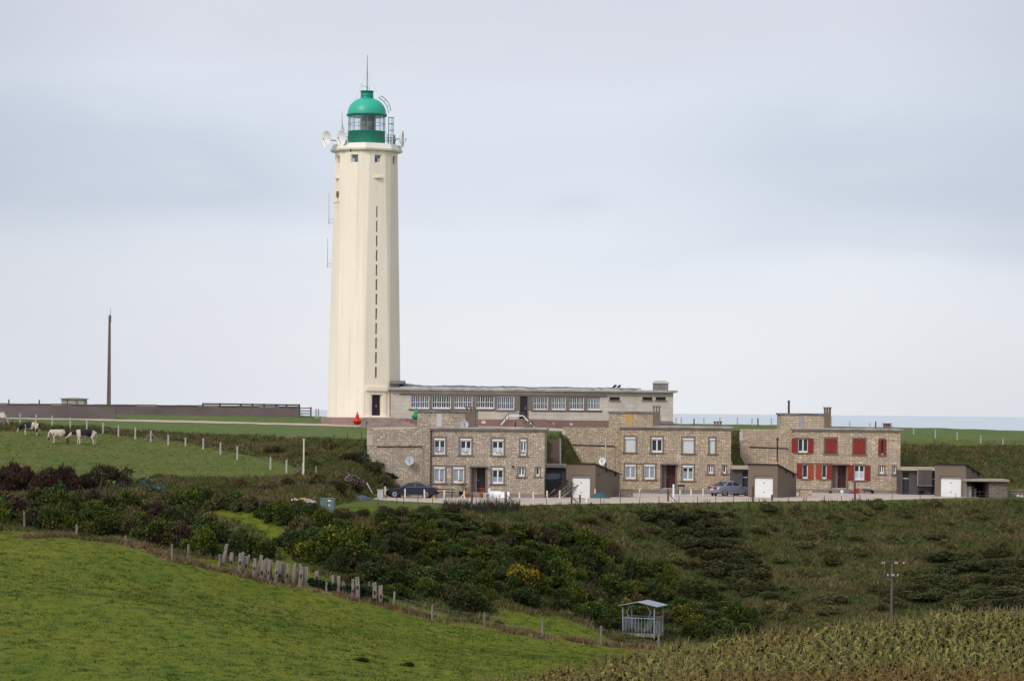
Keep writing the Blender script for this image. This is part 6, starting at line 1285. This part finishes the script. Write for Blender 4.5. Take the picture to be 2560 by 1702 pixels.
for i, p in enumerate(scatter(Z_MAIN, 135, 1.45, 3)):
    qx, qy = w2px(*p); 
    if 1535 < qx < 1690 and qy > 1560: continue
    g = int(rs.integers(0, len(GORSE))); h = rs.uniform(.7, 1.9) * (.5 if qy < 1325 else 1); yl = rs.random() < .13 and i > 3; mix = rs.random() < .22
    if mix: shrub('bramble_bush', MIXED[i % 4], p, rs.uniform(.9, 1.4), h * .85, 'brownish bramble among the gorse on the slope below the yard', 'brambles among the gorse')
    elif yl: shrub('gorse_bush', GORSE[g], p, rs.uniform(1.0, 1.6), h, 'gorse bush with scattered yellow flowers on the slope', 'yellow flecked gorse bushes', GF_LIGHT[g])
    else: shrub('gorse_bush', GORSE[g], p, rs.uniform(.85, 1.9), h, 'dark green gorse bush in the dense thicket below the gravel yard', 'gorse thicket below the yard')
shrub('gorse_bush', GORSE[1], hit(1302, 1472), 1.75, 2.0, 'rounded gorse bush covered in orange yellow flowers, brightest on the slope', 'flowering gorse', GF_HEAVY)
shrub('gorse_bush', GORSE[2], hit(822, 1398), 2.4, 2.4, 'large gorse bush at the left end of the slope with yellow tips', 'flowering gorse', GF_LIGHT[2])
shrub('gorse_bush', GORSE[4], hit(880, 1410), 2.2, 2.1, 'big green gorse bush just right of the yellow tipped one', 'flowering gorse')
Z_LEFT = [(-160,1262),(0,1268),(150,1270),(300,1280),(420,1278),(500,1322),(535,1358),(585,1386),(540,1392),(440,1374),(340,1354),(200,1337),(100,1324),(-160,1295)]
for i, p in enumerate(scatter(Z_LEFT, 46, 1.5, 5)):
    br = rs.random() < (.5 if p.x > -27 else .25)
    if br: shrub('hawthorn_bush', MIXED[i % 4] if i % 2 else BROWN[i % 4], p, rs.uniform(1.3, 2.0), rs.uniform(1.4, 2.2), 'brown twiggy bush in the hedge above the near pasture', 'brown bushes in the lower hedge')
    else: shrub('gorse_bush', GORSE[i % 9], p, rs.uniform(1.3, 2.0), rs.uniform(1.4, 2.1), 'dark evergreen bush in the hedge above the near pasture', 'dark bushes in the lower hedge')
for px, py, R, h, l in ((600,1388,1.5,2.0,'dark rounded bush right behind the tallest leaning sleeper'),(648,1398,1.6,1.9,'dark rounded bush at the right end of the lower hedge'),(108,1262,1.5,1.7,'dark green round bush before the brown thicket'),(520,1352,1.9,2.2,'dark bush on the hedge shoulder by the meadow')): shrub('gorse_bush', GORSE[int(px) % 9], hit(px, py), R, h, l, 'dark bushes in the lower hedge')
for i, px in enumerate((-120,-60,0,28,62,95,128,160,192,222)):
    shrub('hawthorn_bush', BROWN[i % 4], hit(px, 1222 + (i % 3) * 3), rs.uniform(1.15, 1.6), rs.uniform(2.1, 2.7) - max(0, px - 120) * .006, 'red brown hawthorn in the thicket below the cows', 'hawthorn thicket below the cows')
for i, (px, py) in enumerate(((425,1268),(455,1264),(490,1270),(520,1272),(555,1272),(590,1272),(500,1252),(560,1256),(620,1276))): shrub('gorse_bush', GORSE[i] if i % 4 else MIXED[i % 4], hit(px, py), rs.uniform(1.2, 1.7), rs.uniform(1.2, 1.8), 'dark bush in the clump above the small meadow', 'bushes above the small meadow')
for i, (px, py) in enumerate(((672,1300),(700,1306),(730,1308),(762,1310),(785,1309),(745,1300))): shrub('gorse_bush', GORSE[(i * 2) % 9], hit(px, py), 1.35, 1.75, 'dark green bush in the clump before the rubble heap', 'bushes before the rubble heap')
for i, (px, py) in enumerate(((800,1468),(830,1475),(860,1482),(890,1492),(925,1500),(948,1508),(785,1458),(905,1478))): shrub('ivy_clump', IVY[i % 2], hit(px, py), rs.uniform(.55, .85), rs.uniform(.6, 1.15) if i < 5 else .5, 'glossy dark ivy clump round the feet of the sleepers', 'ivy round the sleepers')
for i, (px, py, R, h) in enumerate(((860,1292,.9,.8),(905,1290,.7,.6),(960,1288,.9,.7),(1000,1286,.8,.7),(830,1300,.9,.7),(1060,1282,.9,.7),(1130,1285,.9,.8))): shrub('bramble_bush', MIXED[i % 4], hit(px, py), R, h, 'low brown bramble along the edge of the green apron', 'brambles along the apron')
for i, (px, py) in enumerate(((925,1112),(942,1128),(955,1145),(968,1160),(980,1175),(992,1190),(1004,1206),(950,1165),(975,1195),(935,1140))): shrub('ivy_clump', IVY[i % 2], hit(px, py), rs.uniform(.7, 1.0), rs.uniform(.45, .75), 'dark green creeper on the steep bank edge against the wing wall', 'dark creepers along the wing wall')  # dark creepers also stand in for the shadowed edge along the wall
Z_DARK = [(1630,1292),(1740,1284),(1810,1325),(1880,1400),(1930,1500),(1850,1490),(1760,1420),(1680,1350)]
Z_DARK2 = [(2330,1400),(2700,1370),(2700,1520),(2300,1525),(2200,1480)]
Z_RS = [(1420,1280),(2560,1262),(2560,1520),(1960,1580),(1900,1540),(1760,1460),(1600,1380),(1450,1330)]
for i, p in enumerate(scatter(Z_DARK, 44, 1.15, 8)): shrub('bramble_bush', DK[i % 4], p, rs.uniform(1.1, 1.8), rs.uniform(.55, .95), 'dark low bramble patch in the middle of the right slope', 'dark brambles on the slope')
for i, p in enumerate(scatter(Z_DARK2, 44, 1.4, 9)): shrub('bramble_bush', DK[i % 4], p, rs.uniform(1.3, 2.0), rs.uniform(.6, 1.0), 'dark bramble in the shaded hollow at the far right', 'dark brambles at the far right')
for i, p in enumerate(scatter(Z_RS, 75, 1.8, 10)): shrub('rough_tussock', TUSS[i % 4], p, rs.uniform(.7, 1.3), rs.uniform(.45, .85), 'low brown green tussock of rough growth on the rough right slope', 'rough tussocks on the right slope')
for i, (px, py) in enumerate(((690,1128),(760,1140),(820,1120),(880,1150),(720,1215),(660,1225),(840,1225),(800,1210),(600,1222),(930,1180),(950,1205),(780,1165))): shrub('bramble_bush', TUSS[i % 4] if i % 3 else MIXED[i % 4], hit(px, py), rs.uniform(.8, 1.2), rs.uniform(.6, 1.0), 'low brown bramble on the bank between lighthouse and cow pasture', 'brambles on the left bank')
for i, (px, py, l) in enumerate(((902,1148,'pale blue green leafy plant high on the bank left of the wing wall'),(934,1172,'second pale blue green plant lower on the bank by the wing wall'),(365,1218,'pale blue green plant among scrub right of the windswept tree'),(395,1228,'larger blue green plant beside the meadow scrub'),(305,1216,'blue green plant just right of the windswept tree'))): shrub('leafy_plant', BLUE[i % 2], hit(px, py), .75, .8, l, 'blue green plants on the banks', None, 'plant')
pk_ = fl(MIXED[1], 400, (.36, .24, .26), share=.42, lob=1.0, s=.085); shrub('flowering_shrub', MIXED[1], hit(877, 1219), 1.15, 1.25, 'dark shrub with pink white flowers at the foot of the left bank', None, pk_)
for i, (px, py, r_, h) in enumerate(((1245,1563,.45,.45),(1545,1604,.5,.4),(1020,1665,.5,.25),(905,1652,.5,.22))): shrub('grass_tussock', MIXED[i % 4] if i < 2 else GORSE[3], hit(px, py), r_, h, ['small dark bush in the pasture beside a leaning fence post','dark weed clump left of the hay feeder','dark tussock low in the near pasture, right one','dark tussock low in the near pasture, left one'][i], 'tussocks in the pasture', None, 'plant')
# bare reddish shrub on the slope and the windswept thorn
def branches(mb, p, d, L, r, depth, rng, bend):
    e = p + d * L; mb.tube(p, e, r, r * .7, 6)
    if depth == 0: return [e]
    out = []
    for i in range(3 if depth > 1 else 2):
        nd = (d + Vector((rng.normal(0, .45) + bend, rng.normal(0, .45), rng.normal(.15, .25)))).normalized(); out += branches(mb, e, nd, L * rng.uniform(.6, .85), r * .62, depth - 1, rng, bend)
    return out
rb = np.random.default_rng(4); bs = thing('bare_shrub', 'bare reddish twiggy shrub among the gorse', 'bush', hit(1462, 1505)); m = MB()
for i in range(11): branches(m, Vector((0, 0, -.1)), Vector((rb.normal(0, .4), rb.normal(0, .3), 1)).normalized(), .8, .028, 2, rb, 0)
m.build('twigs', mat('red_twigs', (.15, .075, .055), .9, (.1, .055, .04), 5), bs)
tr_ = thing('windswept_tree', 'small windswept thorn tree standing alone beside the brown thicket', 'tree', hit(262, 1250)); m = MB(); tips = []
for dx_ in (-.25, .12, .45): tips += branches(m, Vector((dx_ * .4, 0, -.1)), Vector((dx_, 0, 1)).normalized(), 1.0, .10, 3, rb, .13)
m.build('trunk', TWM, tr_); tips = np.array([t_[:] for t_ in tips]); tips = tips[(tips[:, 2] > 1.0)]
k_ = rb.integers(0, len(tips), 2800); D_ = unit(rb.normal(size=(2800, 3)) + (.2, 0, .3)); Pn = tips[k_] + D_ * rb.uniform(.05, .42, (2800, 1))
tc = np.array(BR + G2[:2])[rb.integers(0, 7, 2800)] * rb.uniform(.6, 1.4, (2800, 1)); me = np_mesh('crown', *leaves(rb, Pn, D_, rb.uniform(.12, .3, 2800), rb.uniform(.03, .06, 2800), tc)); link('crown', me, tr_, [LB_])

# ---------------------------------------------------------------- ground cover (uncountable)
def tufts(P, blades, h, w_, lean, cols, rng):
    """three-cornered blades: n points x blades"""
    n = len(P); P = np.repeat(P, blades, 0); h = np.repeat(h, blades) * rng.uniform(.5, 1.25, n * blades); C = np.repeat(cols, blades, 0) * rng.uniform(.65, 1.35, (n * blades, 1)); n *= blades
    P = P + np.stack([rng.normal(0, .09, n), rng.normal(0, .09, n), np.zeros(n) - .03], 1); a = rng.uniform(0, math.tau, n); t = np.stack([np.cos(a), np.sin(a), np.zeros(n)], 1); w2 = (w_ * rng.uniform(.6, 1.4, n))[:, None]
    b_ = rng.uniform(0, math.tau, n); tip = P + np.stack([np.cos(b_) * lean * h, np.sin(b_) * lean * h, h], 1)
    return np.stack([P - t * w2, P + t * w2, tip], 1).reshape(-1, 3), np.arange(3 * n).reshape(n, 3), np.repeat(C, 3, 0)
def area_points(dens, x0, x1, y0, y1, test, rng):
    n = int((x1 - x0) * (y1 - y0) * dens); x = rng.uniform(x0, x1, n); y = rng.uniform(y0, y1, n); k = test(x, y); x, y = x[k], y[k]; return np.stack([x, y, gz(x, y)], 1)
def samp(A, x, y): return A[np.clip(np.searchsorted(GY, y) - 1, 0, len(GY) - 1), np.clip(np.searchsorted(GX, x) - 1, 0, len(GX) - 1)]
BN = np.where(INS, 1.0, 0.0)
rg = np.random.default_rng(21); CM = leaf_mat('rough_grass_blades'); GM = leaf_mat('pasture_blades')
P = area_points(20, -62, 72, 185, 312, lambda x, y: (samp(scrubf, x, y) > .35) & (samp(BN, x, y) < .5), rg)
pt = fbm(P[:, 0] / 2.2, P[:, 1] / 2.2, 61); pt2 = fbm(P[:, 0] / .8, P[:, 1] / .8, 62); pal = np.array([(.034,.046,.011),(.066,.084,.016),(.108,.096,.030),(.165,.128,.056),(.092,.062,.028),(.050,.068,.015)])
ix = np.clip((pt * .62 + pt2 * .38 + rg.normal(0, .09, len(P)) - .18) / .64 * 6, 0, 5.99).astype(int); order = np.array([0, 5, 1, 2, 4, 3]); upx, upy = w2px(P[:, 0], P[:, 1], P[:, 2]); dz_ = in_poly(upx, upy, Z_DARK) | in_poly(upx, upy, Z_DARK2) | in_poly(upx, upy, Z_MAIN) | in_poly(upx, upy, Z_LEFT); ix = np.where(dz_ & (rg.random(len(P)) < .8), np.minimum(ix, 1), ix); hh = np.where(ix > 3, .36, .26) * (.6 + .9 * pt2)
o = link('undergrowth', np_mesh('undergrowth', *tufts(P, 5, hh, .035, .7, pal[order[ix]], rg)), None, [CM]); tag(o, 'rough brown and green grass and bracken covering the banks and slopes', 'undergrowth', None, 'stuff')
P = area_points(15, -46, 14, 108, 224, lambda x, y: (samp(pf, x, y) > .3) & (samp(scrubf, x, y) < .4), rg)
pt = fbm(P[:, 0] / 4, P[:, 1] / 7, 71); pt2 = fbm(P[:, 0] / .7, P[:, 1] / 1.2, 72); pal = np.array([(.044,.076,.009),(.080,.120,.009),(.122,.152,.011),(.172,.174,.015),(.225,.180,.050)])
ix = np.clip((pt * .5 + pt2 * .5 + rg.normal(0, .06, len(P)) - .24) / .52 * 5, 0, 4.99).astype(int); hh = .055 + .10 * np.clip(.50 - pt2, 0, 1) + .02
cl_ = fbm(P[:, 0] / .55, P[:, 1] / .8, 73, 2) + .25 * (fbm(P[:, 0] / 6, P[:, 1] / 6, 74) - .5); tall = cl_ > .73; hh = np.where(tall, .17, hh); ix = np.where(tall, rg.integers(0, 2, len(P)), ix)
o = link('pasture_grass', np_mesh('pasture_grass', *tufts(P, 4, hh, .028, 1.0, pal[ix], rg)), None, [GM]); tag(o, 'bright yellow green grazed grass of the near pasture', 'grass', None, 'stuff')
P = area_points(8, -62, 62, 205, 330, lambda x, y: (samp(scrubf, x, y) < .4) & (samp(BN, x, y) < .5) & (samp(pf, x, y) < .4) & (fbm(x / 1.3, y / 1.3, 83) > .44) & ((y < 258) | (x < -19) | (x > 26)) & ~((y > 284) & (x < 26) & (x > -20)), rg)
lw = samp(lawn, P[:, 0], P[:, 1]); pt = fbm(P[:, 0] / 1.4, P[:, 1] / 2, 91); pal = np.array([(.058,.082,.018),(.090,.112,.022),(.128,.130,.034),(.170,.146,.055)])
ix = np.clip((pt + rg.normal(0, .06, len(P)) - .28) / .44 * 4, 0, 3.99).astype(int); left = P[:, 0] < 26
P = P[(lw < .5) | (rg.random(len(P)) < .3)]; sel = len(P); lw = samp(lawn, P[:, 0], P[:, 1]); ix = ix[:sel]
o = link('field_grass', np_mesh('field_grass', *tufts(P, 4, np.where(lw > .5, .05, .13), .03, .9, pal[ix], rg)), None, [GM]); tag(o, 'muted green tussocky grass of the cow pasture and clifftop', 'grass', None, 'stuff')
# dry grass along the near fence and tall weeds on the yard edge
E_ = np.array(edge_w); seg = rg.integers(0, len(E_) - 1, 5200); f_ = rg.random((5200, 1)); Q = E_[seg] * (1 - f_) + E_[seg + 1] * f_ + np.stack([rg.normal(0, .25, 5200), rg.normal(.35, .55, 5200)], 1)
kp = fbm(Q[:, 0] / 1.6, Q[:, 1] / 1.6, 95) > .40; Q = Q[kp]; P = np.stack([Q[:, 0], Q[:, 1], gz(Q[:, 0], Q[:, 1])], 1); pal = np.array([(.26,.175,.085),(.20,.13,.065),(.13,.12,.04),(.32,.23,.12),(.10,.06,.035)])
o = link('dry_grass', np_mesh('dry_grass', *tufts(P, 5, np.full(len(P), .38), .025, .6, pal[rg.integers(0, 5, len(P))], rg)), None, [CM]); tag(o, 'tan dry grass along the fence at the top of the near pasture', 'grass', None, 'stuff')
W_ = [hit(px, py) for px, py in [(px, py) for px in range(1110, 1300, 5) for py in (1268, 1273, 1278)] + [(px, 1268) for px in range(1400, 2400, 16)] + [(px, 1262) for px in range(2130, 2200, 6)]]
P = np.array([w_[:] for w_ in W_]); P = np.repeat(P, 3, 0) + rg.normal(size=(len(P) * 3, 3)) * (.25, .3, 0); P[:, 2] = gz(P[:, 0], P[:, 1]); hh = np.where(P[:, 0] < 1, .75, .4) * rg.uniform(.5, 1.2, len(P))
o = link('tall_weeds', np_mesh('tall_weeds', *tufts(P, 6, hh, .03, .35, np.array([(.040,.052,.03),(.06,.05,.035),(.035,.045,.02)])[rg.integers(0, 3, len(P))], rg)), None, [CM]); tag(o, 'dark tall weeds fringing the outer edge of the gravel yard', 'weeds', None, 'stuff')

# ---------------------------------------------------------------- maize
def maize(seed):
    rng = np.random.default_rng(seed); V, Fq, C = [], [], []
    def q(a, b, c, d, col):
        i = len(V); V.extend([a, b, c, d]); Fq.append((i, i+1, i+2, i+3)); C.extend([col] * 4)
    g = np.array([(.058,.064,.007),(.105,.102,.012),(.175,.145,.022),(.22,.155,.040),(.22,.150,.055)]); H = 1.9
    for a in (0, 1.57): d = np.array([math.cos(a), math.sin(a), 0]) * .016; z = np.array([0, 0, H]); q(-d, d, d * .6 + z, -d * .6 + z, (.10, .105, .035))
    n = 11; a = rng.uniform(0, 6.28)
    for i in range(n):
        z0 = .35 + (H - .55) * i / n; a += math.pi + rng.normal(0, .35); L = .88 * rng.uniform(.7, 1.15) * (1.1 - .35 * i / n); u = np.array([math.cos(a), math.sin(a), 0]); s = np.array([-u[1], u[0], 0]); dry = z0 < .7 or rng.random() < .34; col = g[rng.integers(3, 5)] if dry else g[rng.integers(0, 3)]; col = col * rng.uniform(.75, 1.3)
        p = np.array([0, 0, z0]); ws = (.045, .095, .080, .010); rise = (.75, .12, -.85) if not dry else (.2, -.7, -1.0)
        for k in range(3):
            p2 = p + (u * .85 + np.array([0, 0, rise[k]])) * L / 2.7; q(p - s * ws[k], p + s * ws[k], p2 + s * ws[k+1], p2 - s * ws[k+1], tuple(col)); p = p2
    t = np.array([0, 0, H - .02])
    for i in range(2):
        d = np.array([rng.normal(0, .10), rng.normal(0, .10), rng.uniform(.26, .42)]); s = np.array([.009, .006, 0]); c = np.array((.20, .14, .06)) * rng.uniform(.7, 1.3); q(t - s, t + s, t + d + s * .7, t + d - s * .7, tuple(c))
    return np.array(V), np.array(Fq), np.array(C)
TM = [maize(s_) for s_ in range(8)]
MZ = [pY(700, 110), pY(1000, 121), pY(1300, 131), pY(1500, 139.5), pY(1650, 149), pY(1850, 155), pY(2100, 159), pY(2400, 164), pY(2750, 170), (80, 176), (80, 80), (8, 80), (-8, 98)]
parts = []; pts = []
for row in np.arange(-20, 90, .78):
    for k in np.arange(0, 130, .36):
        x = row * .93 + k * .36 - 28 + rg.normal(0, .05); y = 78 + k * .93 - row * .36 + rg.normal(0, .05); pts.append((x, y))
pts = np.array(pts); pts = pts[in_poly(pts[:, 0], pts[:, 1], MZ)]; px_ = CX + F * pts[:, 0] / pts[:, 1]; dm = dist_poly(pts[:, 0], pts[:, 1], MZ[:9], closed=False)
front = np.clip((px_ - 1150) / 520, 0, 1); keep = (px_ < 3300) & (px_ > 620) & (rg.random(len(pts)) < .10 + .90 * front); pts, front, dm, px_ = pts[keep], front[keep], dm[keep], px_[keep]
zz_ = gz(pts[:, 0], pts[:, 1]); fld = .6 * fbm(pts[:, 0] / 8, pts[:, 1] / 14, 88) + .4 * fbm(pts[:, 0] / 1.5, pts[:, 1] / 2.5, 89)
for i, (v, f, c) in enumerate(TM):
    k = np.arange(len(pts)) % 8 == i; n = k.sum(); a = rg.uniform(0, math.tau, n); s_ = (.48 + .52 * front[k]) * rg.uniform(.86, 1.10, n); ca, sa = np.cos(a) * s_, np.sin(a) * s_
    X = v[None, :, 0] * ca[:, None] - v[None, :, 1] * sa[:, None] + pts[k, 0][:, None]; Y = v[None, :, 0] * sa[:, None] + v[None, :, 1] * ca[:, None] + pts[k, 1][:, None]; Z = v[None, :, 2] * s_[:, None] + zz_[k][:, None] - .03
    VV = np.stack([X, Y, Z], -1).reshape(-1, 3); FF = (f[None] + (np.arange(n) * len(v))[:, None, None]).reshape(-1, 4)
    dryf = np.clip((fld[k] - .46) * 2.4 + (1 - front[k]) * .5 + np.clip((133 - pts[k, 1]) / 16, 0, .6) * np.clip((px_[k] - 1650) / 300, 0, 1), 0, .75)[:, None, None]; CCm = (c[None] * (1 - dryf) + np.array((.165, .080, .022)) * (.45 + .6 * rg.random((n, len(v), 1))) * dryf).reshape(-1, 3) * np.repeat(rg.uniform(.75, 1.25, n), len(v))[:, None]
    parts.append((VV, FF, CCm))
o = link('maize_crop', np_mesh('maize_crop', *join(parts)), None, [leaf_mat('maize_leaves', rough=.55)]); tag(o, 'ripening maize crop with tan tassels in the near right corner', 'maize', None, 'stuff')
n = 2600; x = rg.uniform(-14, 8, n); y = rg.uniform(104, 136, n); pxx = CX + F * x / y; lim = np.interp(pxx, [650, 1000, 1400, 1700], [106.5, 114, 124, 128]); kp = (y < lim) & (pxx > 640) & (pxx < 1750); P = np.stack([x[kp], y[kp], gz(x[kp], y[kp])], 1)
o = link('dry_stalks', np_mesh('dry_stalks', *tufts(P, 3, np.full(len(P), .7), .014, .3, np.array([(.24,.14,.075),(.18,.10,.055),(.28,.19,.10),(.10,.10,.03)])[rg.integers(0, 4, len(P))], rg)), None, [CM]); tag(o, 'thin tan stalks along the lower edge of the near pasture', 'weeds', None, 'stuff')
